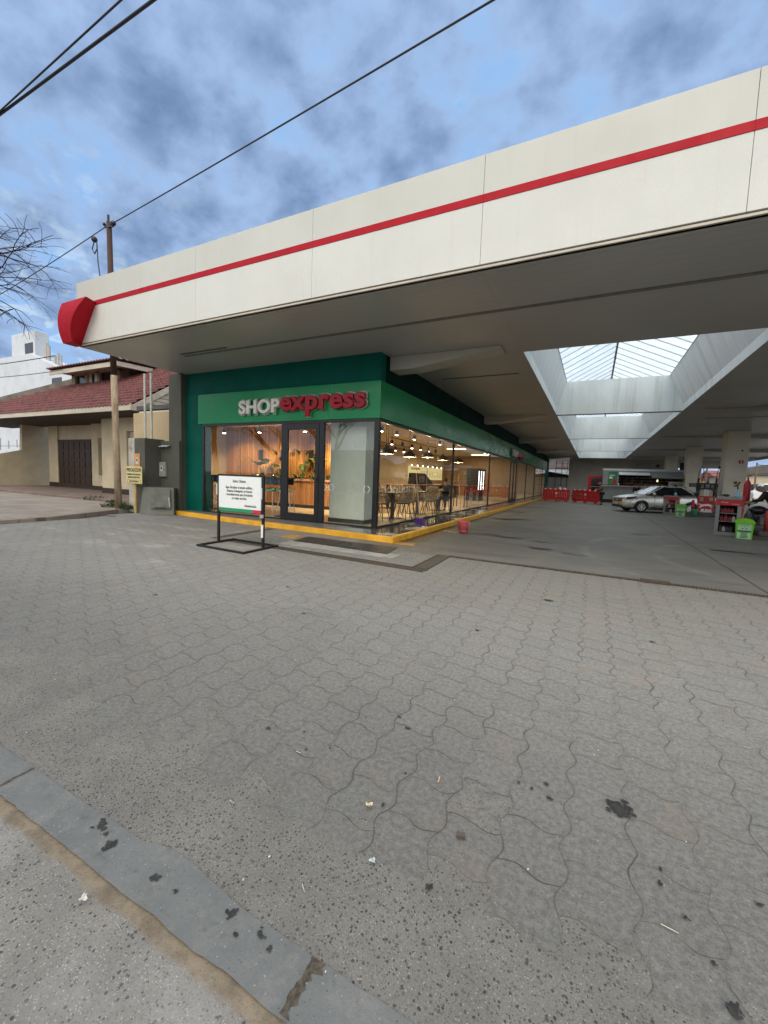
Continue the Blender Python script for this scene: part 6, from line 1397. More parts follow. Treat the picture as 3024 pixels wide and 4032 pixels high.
def bin_(x, y, rz, sc, label):
    t = thing('litter_bin', label, 'bin', (x, y, 0), rz, 'lime green recycling bins by the oil cabinets'); W_, Hh = .22 * sc, .52 * sc
    b = MB(); f = .84; vs = [(-W_ * f, -W_ * f, 0), (W_ * f, -W_ * f, 0), (W_ * f, W_ * f, 0), (-W_ * f, W_ * f, 0), (-W_, -W_, Hh), (W_, -W_, Hh), (W_, W_, Hh), (-W_, W_, Hh)]
    b.add(vs, [(0, 3, 2, 1), (4, 5, 6, 7), (0, 1, 5, 4), (1, 2, 6, 5), (2, 3, 7, 6), (3, 0, 4, 7)]); b.build('bin_body', M_bin, t, local=True, bevel=.012)
    b = MB(); k = 8; rows = []
    for j in range(3):
        for i in range(k + 1):
            u = -1 + 2 * i / k; rows.append((u * W_ * 1.06, (-1 + j) * W_ * 1.06, Hh + .015 + .09 * sc * (1 - u * u) ** .6 * (1 if j < 2 else .9)))
    n = k + 1
    fs = [(j * n + i, j * n + i + 1, (j + 1) * n + i + 1, (j + 1) * n + i) for j in range(2) for i in range(k)]
    lo = len(rows); rows += [(-W_ * 1.06, -W_ * 1.06, Hh - .03), (W_ * 1.06, -W_ * 1.06, Hh - .03), (W_ * 1.06, W_ * 1.06, Hh - .03), (-W_ * 1.06, W_ * 1.06, Hh - .03)]
    fs += [tuple(range(n)) + (lo + 1, lo), tuple(range(2 * n, 3 * n)) + (lo + 2, lo + 3), (0, n, 2 * n, lo + 3, lo), (n - 1, 2 * n - 1, 3 * n - 1, lo + 2, lo + 1)]
    b.add(rows, fs); b.build('lid', M_bin, t, local=True)
    def fy(z): return -W_ * (f + (1 - f) * z / Hh) - .004
    def lab(x0, x1, z0, z1, m, nm, e=0.0): return MB().quad((x0, fy(z0) - e, z0), (x1, fy(z0) - e, z0), (x1, fy(z1) - e, z1), (x0, fy(z1) - e, z1)).build(nm, m, t, local=True)
    lab(-W_ * .72, W_ * .72, Hh * .50, Hh * .86, M_binlab, 'label'); lab(-W_ * .72, W_ * .72, Hh * .02, Hh * .42, M_binlab, 'label'); lab(-W_ * .72, W_ * .72, Hh * .42, Hh * .50, M_blk, 'label_band', .001)
    b = MB()
    for i, (w_, z) in enumerate(((.4, .36), (.3, .29), (.34, .22), (.42, .15), (.38, .08))): z0 = Hh * z; b.quad((-W_ * w_, fy(z0) - .002, z0), (W_ * w_, fy(z0) - .002, z0), (W_ * w_, fy(z0 + .018) - .002, z0 + .018), (-W_ * w_, fy(z0 + .018) - .002, z0 + .018))
    b.quad((-W_ * .5, fy(Hh * .8) - .002, Hh * .8), (W_ * .5, fy(Hh * .8) - .002, Hh * .8), (W_ * .5, fy(Hh * .82) - .002, Hh * .82), (-W_ * .5, fy(Hh * .82) - .002, Hh * .82))
    for a in (90, 210, 330):
        p = Vector((.045 * math.cos(R(a)), 0, Hh * .66 + .045 * math.sin(R(a)))); d1 = Vector((math.cos(R(a + 60)), 0, math.sin(R(a + 60)))) * .028; d2 = Vector((math.cos(R(a - 60)), 0, math.sin(R(a - 60)))) * .028; yv = Vector((0, fy(Hh * .66) - .003, 0)); b.quad(p + d1 + yv, p + d2 + yv, p - (d1 + d2) * .7 + yv)
    b.build('label_print', M_blk, t, local=True)
bin_(4.11, 15.80, -.22, .98, 'lime green recycling bin right beside the nearest oil cabinet')
bin_(4.06, 25.5, -.2, 1.0, 'lime green recycling bin standing before the silver car')
b = MB(); b.lathe([(.001, 0), (.13, 0), (.16, .34), (.17, .36), (.001, .34)], (4.75, 26.2, 0), 16); tag(b.build('pail', mat('teal_plastic', (.06, .32, .20), .4, .1, 5), smooth=True), 'teal green pail standing to the right of the distant green bin', 'pail')
for x, y, lb in ((4.72, 26.55, 'red bollard at the left end of the island with the red pump'), (5.02, 17.2, 'red bollard beside the nearest pump at the right edge')):
    b = MB(); b.lathe([(.001, 0), (.075, 0), (.075, .60), (.05, .66), (.001, .68)], (x, y, .155), 14); tag(b.build('bollard', mat('bollard_red', (.40, .05, .05), .5, .15, 4), smooth=True), lb, 'bollard', 'red bollards on the pump islands')

# --- fuel pumps
def pump(x, y, label, logo=True):
    t = thing('fuel_pump', label, 'fuel pump', (x, y, .16), 0, 'fuel pumps on the islands')
    MB().box(-.52, .52, -.25, .25, 0, .88).build('cabinet', M_cabred, t, local=True, bevel=.02)
    b = MB(); b.prism([(-.40, -.15, .88), (.40, -.15, .88), (.40, .2, .88), (-.40, .2, .88)], (0, 0, .36)); b.build('neck', mat('pump_cream', (.50, .46, .38), .5, .08, 5), t, local=True)
    MB().box(-.12, -.02, -.165, -.151, .88, 1.24).build('neck_post', M_chrome, t, local=True); MB().box(.04, .14, -.165, -.151, .88, 1.24).build('neck_post', M_chrome, t, local=True)
    b = MB(); b.box(-.55, -.45, -.2, .2, .60, 1.24); b.box(.45, .55, -.2, .2, .6, 1.24); b.bar((-.62, -.2, .95), (-.40, -.2, 1.26), .08, .10); b.bar((.62, -.2, .92), (.40, -.2, 1.26), .08, .10); b.build('nozzle_holder', M_black, t, local=True, bevel=.01)
    hd = MB().box(-.58, .50, -.24, .24, 1.24, 1.58).build('display_head', M_kdark, t, local=True, bevel=.03)
    b = MB(); b.box(-.12, .14, -.25, -.241, 1.30, 1.52); b.build('screen', mat('screen', (.06, .06, .08), .1, .1, 5), hd, local=True)
    b = MB()
    for k in range(3): b.box(-.38, -.20, -.25, -.241, 1.32 + k * .075, 1.345 + k * .075); b.box(.22, .4, -.25, -.241, 1.32 + k * .075, 1.345 + k * .075)
    b.build('display_lines', mat('dim_white', (.4, .4, .4), .5, .1, 5), hd, local=True)
    for s in (-.56, .52):
        b = MB(); z = 2.42 if s < 0 else 2.40
        b.tube([(s, 0, 1.2), (s + .02, 0, 1.9), (s + .10, 0, 2.3), (s + .2, -.02, z), (s + .3, -.04, z - .06), (s + .33, -.08, 2.0), (s + .27, -.12, 1.75), (s + .22, -.14, 1.62)] if s < 0 else [(s, 0, 1.2), (s + .02, 0, 1.8), (s + .09, 0, 2.25), (s + .14, 0, z), (s + .19, -.04, z - .1), (s + .16, -.1, 1.7), (s + .10, -.15, 1.2), (s + .12, -.2, .7), (s - .02, -.22, .35)], .026, 8); b.build('hose', M_black, t, local=True, smooth=True)
        b = MB(); b.bar((s + .02, -.12, 1.25), (s + .06, -.14, 1.85), .11, .09); b.build('nozzle', M_black, t, local=True, bevel=.02)
        if s > 0: MB().sphere((s + .14, 0, 2.44), .09, 8, (1, 1, .7)).build('swivel', M_black, t, local=True)
    if logo:
        for x0 in (-.36, .20): MB().box(x0, x0 + .2, -.262, -.251, .62, .82).build('price_label', mat('beige_label', (.42, .36, .22), .5, .2, 9), t, local=True)
        text_mesh('PUMA', .235, face_M((.06, -.256, .085), (1, 0, 0), (0, 0, 1)), M_refl, 'lettering', t, offset=.016, sx=1.05, shear=.25)
        MB().box(-.50, .50, -.257, -.251, .0, .05).build('green_strip', mat('band_green', (.02, .26, .13)), t, local=True)
        cat = [(-.42, .47), (-.30, .455), (-.22, .42), (-.12, .44), (.0, .45), (.12, .47), (.24, .455), (.33, .43), (.40, .40), (.43, .36), (.38, .34), (.30, .37), (.37, .27), (.44, .235), (.38, .235), (.30, .30), (.22, .36), (.10, .35), (-.04, .345), (-.14, .33), (-.24, .29), (-.36, .22), (-.30, .30), (-.40, .27), (-.27, .36), (-.29, .40), (-.42, .43)]
        MB().prism([(px * 1.02, -.256, pz) for px, pz in cat], (0, .004, 0)).build('leaping_cat', M_refl, t, local=True)
    return t
pump(5.47, 27.9, 'red fuel pump with white leaping cat emblem and tall black hoses').scale = (.73, .9, 1)
pump(6.0, 18.1, 'red fuel pump cut by the right edge behind the motorcycle', logo=False)
b = MB(); b.lathe([(.001, 0), (.10, 0), (.105, .03), (.105, .62), (.06, .74), (.03, .78), (.03, .88), (.001, .88)], (4.83, 18.72, 1.02), 14); e_ = b.build('fire_extinguisher', M_cabred, smooth=True); tag(e_, 'red fire extinguisher on a stand behind the motorcyclist', 'fire extinguisher')
b = MB(); b.cyl((4.83, 18.72, .16), (4.83, 18.72, 1.02), .03, n=8); b.build('stand', M_black, e_); b = MB(); b.bar((4.78, 18.72, 1.92), (4.92, 18.7, 1.95), .03); b.build('valve', M_black, e_)
t = thing('column_sign', 'small dark green sign fixed low on the second column', 'sign', (6.75, 38.3, 1.7)); MB().box(6.48, 7.05, 38.34, 38.39, 1.55, 1.82).build('panel', mat('sign_dkgreen', (.02, .05, .03), .5, .2, 5), t); MB().box(6.54, 6.99, 38.334, 38.339, 1.66, 1.71).build('lettering_band', mat('band_pale', (.25, .28, .16), .5, .2, 9), t)

# ================================================================== CAR
M_silver = mat('silver_paint', (.60, .59, .57), .32, .03, 4, metal=.55, coat=.5)
M_cglass = mat('car_glass', (.010, .012, .014), .05, .2, 3, spec=.8)
M_wshield = mat('windscreen_glass', (.10, .13, .15), .05, .1, 3, spec=.9, coat=.6)
M_tyre = mat('tyre', (.018, .018, .018), .85, .2, 12); M_rim = mat('alloy_rim', (.55, .55, .55), .3, .05, 8, metal=.85)
def loft(b, rings, close=True):
    n = len(rings[0]); o = len(b.v)
    for r in rings: b.v += [Vector(p) for p in r]
    for i in range(len(rings) - 1):
        for j in range(n - (0 if close else 1)):
            b.f.append([o + i * n + j, o + i * n + (j + 1) % n, o + (i + 1) * n + (j + 1) % n, o + (i + 1) * n + j]); b.mi.append(0)
    b.f.append([o + j for j in range(n)][::-1]); b.mi.append(0); b.f.append([o + (len(rings) - 1) * n + j for j in range(n)]); b.mi.append(0)
def car(loc, rz):
    t = thing('parked_car', 'silver four door car stopped by the fuel pumps under the canopy', 'car', loc, rz)
    # x forward; (x, z_bottom, z_shoulder, z_top, half width)
    st = [(-2.17, .44, .88, .98, .62), (-2.10, .32, .96, 1.08, .75), (-1.85, .25, .99, 1.11, .82), (-1.30, .20, .985, 1.10, .86), (-.6, .19, .97, 1.06, .868), (.1, .19, .955, 1.04, .868), (.8, .19, .94, 1.03, .868), (1.15, .20, .925, 1.02, .862), (1.5, .20, .89, .985, .85), (1.80, .21, .84, .93, .83), (2.02, .22, .79, .87, .785), (2.14, .26, .72, .79, .69), (2.19, .34, .64, .70, .58)]
    rings = []
    for x, zb, zs, zt, w_ in st:
        half = [(.0, zb), (w_ * .86, zb), (w_ * .97, zb + (zs - zb) * .18), (w_, zb + (zs - zb) * .5), (w_ * .975, zb + (zs - zb) * .82), (w_ * .93, zs), (w_ * .72, zt - .02), (0, zt)]
        rings.append([(x, p, z) for p, z in half] + [(x, -p, z) for p, z in half[-2:0:-1]])
    b = MB(); loft(b, rings); body = b.build('body', M_silver, t, local=True, smooth=True); d = body.modifiers.new('s', 'SUBSURF'); d.levels = 2; d.render_levels = 2
    cut = MB()
    for x in (1.28, -1.26):
        for s in (-1, 1): cut.cyl((x, s * .98, .315), (x, s * .60, .325), .385, n=28)
    co = cut.build('cutter', M_black, None); co.matrix_world = Matrix.Translation(loc) @ Matrix.Rotation(rz, 4, 'Z')
    bo = body.modifiers.new('b', 'BOOLEAN'); bo.object = co; bo.operation = 'DIFFERENCE'; bo.solver = 'EXACT'
    bpy.context.view_layer.update(); dg = bpy.context.evaluated_depsgraph_get()
    me = bpy.data.meshes.new_from_object(body.evaluated_get(dg)); body.modifiers.clear(); body.data = me; bpy.data.objects.remove(co)
    me.polygons.foreach_set('use_smooth', [True] * len(me.polygons))
    try: me.set_sharp_from_angle(angle=R(45))
    except Exception: pass
    MB().box(-1.7, 1.75, -.62, .62, .17, .6).build('underbody', M_kdark, t, local=True)
    # greenhouse
    base = [(1.06, .68), (1.0, .79), (-.3, .83), (-1.45, .80), (-1.80, .64)]; top = [(.22, .52), (.10, .60), (-.35, .615), (-.90, .59), (-1.08, .48)]
    zb, zt = 1.0, 1.455
    B = [(x, p, zb + (.06 if x < -1 else 0)) for x, p in base] + [(x, -p, zb + (.06 if x < -1 else 0)) for x, p in base[::-1]]
    T = [(x, p, zt - (.04 if x < -.9 else 0)) for x, p in top] + [(x, -p, zt - (.04 if x < -.9 else 0)) for x, p in top[::-1]]
    b = MB(); n = 10; b.v += [Vector(p) for p in B + T]
    for j in range(n):
        if j in (9,): continue
        b.f.append([j, (j + 1) % n, n + (j + 1) % n, n + j]); b.mi.append(0)
    b.build('side_window', M_cglass, t, local=True)
    b = MB(); b.quad(B[0], B[9], T[9], T[0]); wsb = b.build('windscreen', M_wshield, t, local=True)
    b = MB(); nx = 6; ny = 6; rows = []
    for i in range(nx + 1):
        u = i / nx; x = .26 + (-1.12 - .26) * u
        for j in range(ny + 1):
            v = -1 + 2 * j / ny; hw = .615 - .10 * abs(u - .45) ** 1.5
            rows.append((x, v * hw, zt + .0 + .055 * (1 - v * v) * (1 - (2 * u - 1) ** 4) - (.04 * max(0, (u - .75) / .25))))
    b.add(rows, [(i * (ny + 1) + j, i * (ny + 1) + j + 1, (i + 1) * (ny + 1) + j + 1, (i + 1) * (ny + 1) + j) for i in range(nx) for j in range(ny)]); r_ = b.build('roof', M_silver, t, local=True, smooth=True); d = r_.modifiers.new('th', 'SOLIDIFY'); d.thickness = .03
    b = MB()
    for s in (0, 9): b.tube([B[s], T[s]], .035, 6)
    for j in (1, 3, 6, 8, 4, 5): b.tube([B[j], T[j]], .03 if j not in (3, 6) else .045, 6)
    for seq in ((0, 1, 2, 3, 4), (5, 6, 7, 8, 9)): b.tube([T[i] for i in seq], .03, 6)
    b.build('pillar', M_silver, t, local=True, smooth=True)
    b = MB()
    for s in (-1, 1): b.tube([(-.42, s * .832, 1.0), (-.45, s * .618, 1.44)], .03, 6)
    b.build('door_pillar', M_black, t, local=True)
    for s in (-1, 1):
        b = MB(); b.box(-.45, -.44, s * .866 - .004, s * .866 + .004, .3, .92); b.box(.62, .63, s * .866 - .004, s * .866 + .004, .3, .9); b.box(-1.0, .8, s * .870 - .006, s * .870 + .006, .25, .33); b.build('door_gap_and_sill_shade', M_black, t, local=True)  # door gaps; the long low bar paints the sill's shadow in black
        b = MB(); b.box(-.40, -.24, s * .865 - .015, s * .865 + .015, .80, .83); b.box(-1.2, -1.05, s * .865 - .015, s * .865 + .015, .82, .85); b.build('door_handle', M_silver, t, local=True)
        b = MB(); b.sphere((.74, s * .98, 1.05), .11, 8, (.75, 1.0, .72)); m_ = b.build('side_mirror', M_silver, t, local=True, smooth=True)
        b = MB(); b.add([(2.16, s * .44, .66), (2.0, s * .80, .69), (1.60, s * .885, .80), (1.56, s * .87, .885), (1.96, s * .775, .84), (2.14, s * .47, .775)], [(0, 1, 2, 3, 4, 5)]); o = b.build('headlight', mat('headlamp_dark', (.05, .05, .055), .08, .3, 9, coat=1), t, local=True); d = o.modifiers.new('th', 'SOLIDIFY'); d.thickness = .03; d.offset = 1
        b = MB(); b.sphere((2.07, s * .68, .755), .06, 8); b.build('lamp_lens', mat('lamp_lens', (.7, .72, .74), .1, .1, 9, metal=.5), o, local=True, smooth=True)
        b = MB(); b.add([(2.10, s * .42, .40), (1.98, s * .73, .44), (1.98, s * .72, .52), (2.12, s * .45, .48)], [(0, 1, 2, 3)]); o = b.build('fog_lamp_recess', M_black, t, local=True); d = o.modifiers.new('th', 'SOLIDIFY'); d.thickness = .03; d.offset = 1
    b = MB(); b.prism([(2.185, -.46, .56), (2.185, .46, .56), (2.135, .50, .76), (2.135, -.50, .76)], (.035, 0, 0)); b.build('grille', M_black, t, local=True, bevel=.01)
    b = MB(); b.prism([(2.165, -.58, .24), (2.165, .58, .24), (2.19, .56, .38), (2.19, -.56, .38)], (.035, 0, 0)); b.build('lower_intake', M_black, t, local=True, bevel=.01)
    MB().cyl((2.19, 0, .66), (2.215, 0, .66), .05, n=14).build('badge', M_rim, t, local=True)
    MB().box(2.215, 2.235, -.2, .2, .42, .52).build('number_plate', mat('plate_white', (.6, .6, .58), .4, .1, 9), t, local=True)
    for s in (-1, 1): MB().box(-2.17, -2.10, s * .62 - .12, s * .62 + .12, .72, .88).build('tail_light', mat('tail_red', (.3, .01, .01), .2, .1, 9), t, local=True)
    for x in (1.28, -1.26):
        for s in (-1, 1):
            yv = s * .76; Mr = Matrix.Rotation(PI / 2, 3, 'X')
            b = MB(); b.lathe([(.20, -.10), (.28, -.105), (.312, -.07), (.316, 0), (.312, .07), (.28, .105), (.20, .10), (.20, -.10)], (x, yv, .316), 30, Mr); w_ = b.build('wheel', M_tyre, t, local=True, smooth=True)
            b = MB(); b.lathe([(.175, -.09), (.205, -.098), (.205, .098), (.175, .09), (.175, -.09)], (x, yv, .316), 30, Mr)
            for k in range(8):
                a = 2 * PI * k / 8; c_ = math.cos(a); s_ = math.sin(a); yo = yv + s * .085
                for da in (-.12, .12): b.bar((x + .03 * c_, yo, .316 + .03 * s_), (x + .19 * math.cos(a + da), yo, .316 + .19 * math.sin(a + da)), .026, .02, up=(0, 1, 0))
            b.cyl((x, yv + s * .06, .316), (x, yv + s * .10, .316), .04, n=12); b.build('rim', M_rim, w_, local=True)
            b = MB(); b.cyl((x, yv - .02, .316), (x, yv + .02, .316), .19, n=20); b.build('brake_disc', M_kdark, w_, local=True)
    return t
car((3.32, 27.85, 0), PI + R(22))

# ================================================================== PEOPLE
M_skin = mat('skin', (.40, .22, .14), .6, .08, 9); M_hair = mat('hair_dark', (.02, .014, .01), .7, .3, 30)
def skin_mesh(name, verts, edges, radii, m, parent, root=0, sub=1):
    me = bpy.data.meshes.new(name); me.from_pydata(verts, edges, []); o = bpy.data.objects.new(name, me); C.objects.link(o)
    o.modifiers.new('skin', 'SKIN'); sv = me.skin_vertices[0].data
    for i, r in enumerate(radii): sv[i].radius = r if isinstance(r, tuple) else (r, r); sv[i].use_root = (i == root)
    d = o.modifiers.new('sub', 'SUBSURF'); d.levels = sub; d.render_levels = sub
    bpy.context.view_layer.update(); dg = bpy.context.evaluated_depsgraph_get()
    nm = bpy.data.meshes.new_from_object(o.evaluated_get(dg)); bpy.data.objects.remove(o); nm.name = name
    nm.materials.clear(); nm.materials.append(m); nm.polygons.foreach_set('use_smooth', [True] * len(nm.polygons))
    r = bpy.data.objects.new(name, nm); C.objects.link(r); r.parent = parent; return r
def person(loc, rz, label, J, top, legs, hair=M_hair, cap=None, skirt=False):
    """J: joint dict (x right, y forward, z up), local. pelvis, chest, neck, head, l/r: shoulder elbow wrist hip knee ankle toe"""
    t = thing('person', label, 'person', loc, rz)
    V = lambda k: Vector(J[k])
    vs = []; ed = []; rd = []
    def add(p, r, par=None):
        vs.append(tuple(p)); rd.append(r); i = len(vs) - 1
        if par is not None: ed.append((par, i))
        return i
    pe = add(V('pelvis'), (.14, .10)); ch_ = add(V('chest'), (.15, .10), pe); sh = add(V('neck') - (V('neck') - V('chest')) * .25, (.10, .07), ch_); nk = add(V('neck'), .05, sh)
    hd = V('head'); up = (hd - V('neck')).normalized(); chin = add(hd - up * .06, (.065, .07), nk); mid = add(hd + up * .02, (.075, .09), chin); add(hd + up * .10, (.06, .075), mid)
    for s in 'lr':
        a = add(V(s + 'shoulder'), .055, sh); e = add(V(s + 'elbow'), .04, a); wv = add(V(s + 'wrist'), .028, e)
        dv = (V(s + 'wrist') - V(s + 'elbow')).normalized(); sd_ = dv.cross(Vector((0, 1, .3))).normalized(); pm = add(V(s + 'wrist') + dv * .07, (.034, .018), wv)
        for k in range(4): q = V(s + 'wrist') + dv * .10 + sd_ * (-.027 + .018 * k); f1 = add(q, .009, pm); dn = Vector((0, 0, -.012)); add(q + dv * (.045 + .012 * (1 - abs(k - 1.4))) + dn, .007, f1)
        th = add(V(s + 'wrist') + dv * .04 + sd_ * .04, .010, wv); add(V(s + 'wrist') + dv * .075 + sd_ * .058, .008, th)
        hp_ = add(V(s + 'hip'), .085, pe); kn = add(V(s + 'knee'), .058, hp_); an = add(V(s + 'ankle'), .038, kn); add(V(s + 'toe'), (.04, .025), an)
    skin_mesh('body', vs, ed, rd, M_skin, t)
    # shirt
    vs = []; ed = []; rd = []
    pe = add(V('pelvis') + (V('chest') - V('pelvis')) * .05, (.165, .125)); ch_ = add(V('chest'), (.18, .13), pe); sh = add(V('neck') - (V('neck') - V('chest')) * .22, (.13, .09), ch_)
    for s in 'lr':
        a = add(V(s + 'shoulder'), .075, sh); e = add(V(s + 'elbow'), .056, a); add(V(s + 'elbow').lerp(V(s + 'wrist'), .75), .046, e)
    skin_mesh('shirt', vs, ed, rd, top, t)
    vs = []; ed = []; rd = []
    pe = add(V('pelvis') + Vector((0, 0, .02)), (.155, .115))
    for s in 'lr':
        hp_ = add(V(s + 'hip'), .10, pe); kn = add(V(s + 'knee'), .074, hp_); add(V(s + 'ankle') + (V(s + 'knee') - V(s + 'ankle')) * .08, .056, kn)
    skin_mesh('trousers', vs, ed, rd, legs, t)
    for s in 'lr':
        b = MB(); a_ = V(s + 'ankle'); to = V(s + 'toe'); dv = (to - a_); dv.z = 0; dv = dv.normalized(); b.sphere(a_ + dv * .06 + Vector((0, 0, -.035)), .12, 8, (.40 + .6 * abs(dv.x), .40 + .6 * abs(dv.y), .38)); b.build('shoe', M_black, t, local=True, smooth=True)
    b = MB(); b.sphere(hd + up * .055 - Vector((0, .018, 0)), .105, 10, (.86, 1.0, .90)); b.build('hair', hair, t, local=True, smooth=True)
    b = MB()
    for s in (-1, 1): b.sphere(hd + Vector((s * .032, .088, .015)), .010, 6)
    b.build('eye', M_blk, t, local=True); b = MB(); b.sphere(hd + Vector((0, .10, -.012)), .017, 6, (.8, 1, 1.4)); b.build('nose', M_skin, t, local=True, smooth=True)
    if cap is not None:
        b = MB(); b.sphere(hd + up * .07, .108, 10, (.9, 1.0, .75)); b.obox(hd + Vector((0, .13, .055)), (.07, 0, 0), (0, .06, -.01), (0, 0, .008)); b.build('cap', cap, t, local=True, smooth=True)
    return t
def stand(h=1.68, lean=0.0, **kw):
    k = h / 1.72
    J = dict(pelvis=(0, 0, .93), chest=(0, lean * .5, 1.25), neck=(0, lean * .8, 1.45), head=(0, lean + .02, 1.60), lshoulder=(-.19, lean * .75, 1.40), lelbow=(-.24, lean * .7, 1.12), lwrist=(-.23, lean * .8 + .08, .88), rshoulder=(.19, lean * .75, 1.40), relbow=(.24, lean * .7, 1.12), rwrist=(.23, lean * .8 + .08, .88),
             lhip=(-.10, 0, .90), lknee=(-.11, .02, .49), lankle=(-.11, -.02, .09), ltoe=(-.12, .14, .04), rhip=(.10, 0, .90), rknee=(.11, .02, .49), rankle=(.11, -.02, .09), rtoe=(.12, .14, .04))
    J.update(kw); return {a: tuple(c * k for c in p) for a, p in J.items()}
M_shblk = mat('black_cloth', (.012, .012, .014), .85, .3, 9); M_red_sh = mat('red_shirt', (.40, .02, .03), .8, .2, 9); M_pants = mat('dark_trousers', (.02, .022, .03), .85, .3, 9); M_grey_sh = mat('grey_shirt', (.12, .12, .12), .85, .2, 9); M_pinkgrey = mat('dusky_jacket', (.20, .15, .15), .8, .5, 14, bump=.3)
person((.62, 34.15, 0), R(100), 'woman in dark cap and red and grey uniform leaning on the barrier', stand(1.60, .10, head=(0, .20, 1.56), lelbow=(-.24, .26, 1.16), lwrist=(-.12, .38, 1.18), relbow=(.24, .28, 1.14), rwrist=(.12, .40, 1.20)), M_grey_sh, M_pants, cap=M_barr)
person((3.05, 37.6, 0), R(180), 'man in black shirt standing between the car and the kiosk', stand(1.66), M_shblk, M_pants)
person((2.55, 41.0, .3), R(180), 'kiosk seller in red shirt behind the counter', stand(1.60), M_red_sh, M_pants)
person((5.2, 37.9, 0), R(160), 'grey haired person standing behind the car roof by the ice sign', stand(1.62), M_grey_sh, M_pants, hair=mat('hair_grey', (.35, .33, .31), .7, .2, 30))
person((5.55, 37.9, 0), R(190), 'dark haired person standing behind the car roof by the ice sign', stand(1.60), M_shblk, M_pants)
person((4.98, 29.6, 0), R(150), 'attendant in black bending over the tail of the silver car', stand(1.66, .30, head=(0, .50, 1.42), neck=(0, .36, 1.36), chest=(0, .2, 1.2), lshoulder=(-.19, .33, 1.33), rshoulder=(.19, .33, 1.33), lelbow=(-.25, .45, 1.12), lwrist=(-.15, .62, 1.05), relbow=(.25, .45, 1.12), rwrist=(.15, .62, 1.05)), M_shblk, M_pants, cap=M_shblk)
person((5.34, 17.75, 0), R(70), 'person in dark jacket and dusky hood bending beside the motorcycle', stand(1.72, .22, chest=(0, .16, 1.22), neck=(0, .28, 1.40), head=(0, .40, 1.48), lshoulder=(-.2, .26, 1.36), rshoulder=(.2, .26, 1.36), lelbow=(-.28, .40, 1.12), lwrist=(-.18, .62, 1.06), relbow=(.28, .40, 1.12), rwrist=(.18, .60, 1.04)), M_shblk, M_shblk, hair=M_pinkgrey)
person((5.9, 17.3, 0), R(200), 'person in grey camouflage jacket cut by the right edge', stand(1.70, .05, lelbow=(-.26, .16, 1.16), lwrist=(-.2, .42, 1.10)), mat('camo_grey', (.09, .09, .085), .85, .8, 7), M_pants)
person((-5.62, 17.05, .13), R(180), 'customer in black seated at the cafe table with elbow raised to the face', dict(pelvis=(0, 0, .52), chest=(0, .05, .86), neck=(0, .08, 1.08), head=(0, .12, 1.24), lshoulder=(-.19, .07, 1.03), lelbow=(-.24, .28, .92), lwrist=(-.08, .24, 1.10), rshoulder=(.19, .07, 1.03), relbow=(.26, .25, .86), rwrist=(.08, .40, .88),
    lhip=(-.10, .02, .50), lknee=(-.13, .44, .52), lankle=(-.13, .42, .09), ltoe=(-.13, .56, .04), rhip=(.10, .02, .50), rknee=(.13, .44, .52), rankle=(.13, .42, .09), rtoe=(.13, .56, .04)), M_shblk, M_pants)
dup(ch, (-5.62, 17.1, .13), PI, 'rattan wire chair on which the seated customer sits')

# motorcycle
t = thing('motorcycle', 'black motorcycle with pale headlamp fairing standing by the pump at the right edge', 'motorcycle', (4.95, 17.6, 0), R(25))
for x in (-.62, .66):
    b = MB(); b.lathe([(.23, -.05), (.29, -.05), (.31, 0), (.29, .05), (.23, .05), (.23, -.05)], (x, 0, .31), 24, Matrix.Rotation(PI / 2, 3, 'X')); w_ = b.build('wheel', M_tyre, t, local=True, smooth=True); b = MB()
    for k in range(6): a = PI * k / 6; b.bar((x - .23 * math.cos(a), 0, .31 - .23 * math.sin(a)), (x + .23 * math.cos(a), 0, .31 + .23 * math.sin(a)), .02)
    b.build('spokes', M_rim, w_, local=True)
b = MB(); b.tube([(-.62, 0, .31), (-.46, 0, .80), (-.40, 0, .98)], .035, 8); b.tube([(-.42, -.33, 1.06), (-.38, -.1, 1.0), (-.38, .1, 1.0), (-.42, .33, 1.06)], .018, 8); b.tube([(.66, 0, .31), (.1, 0, .42), (-.1, 0, .4), (-.3, 0, .8)], .04, 8); b.build('frame', M_black, t, local=True, smooth=True)
b = MB(); b.sphere((-.08, 0, .80), .2, 10, (1.3, .75, .75)); b.build('tank', M_black, t, local=True, smooth=True); b = MB(); b.sphere((.38, 0, .80), .2, 10, (1.9, .7, .35)); b.build('seat', M_shblk, t, local=True, smooth=True)
b = MB(); b.box(-.12, .22, -.13, .13, .30, .62); b.build('engine', mat('engine_grey', (.14, .14, .14), .4, .3, 9, metal=.7), t, local=True, bevel=.03)
b = MB(); b.add([(-.62, -.12, .62), (-.62, .12, .62), (-.50, .17, .92), (-.50, -.17, .92), (-.74, 0, .70), (-.60, 0, .98)], [(0, 4, 5, 3), (4, 1, 2, 5), (0, 1, 4), (3, 5, 2)]); b.build('fairing', mat('fairing_grey', (.42, .42, .42), .3, .1, 6), t, local=True); MB().sphere((-.70, 0, .80), .085, 10).build('headlight', M_refl, t, local=True, smooth=True)
b = MB(); b.prism([(-.80, -.06, .46), (-.42, -.06, .46), (-.46, -.06, .66), (-.72, -.06, .66)], (0, .12, 0)); b.build('mudguard', M_black, t, local=True, bevel=.02); MB().box(-.70, -.40, -.20, -.17, .10, .32).build('crash_plate', MATS['engine_grey'], t, local=True)

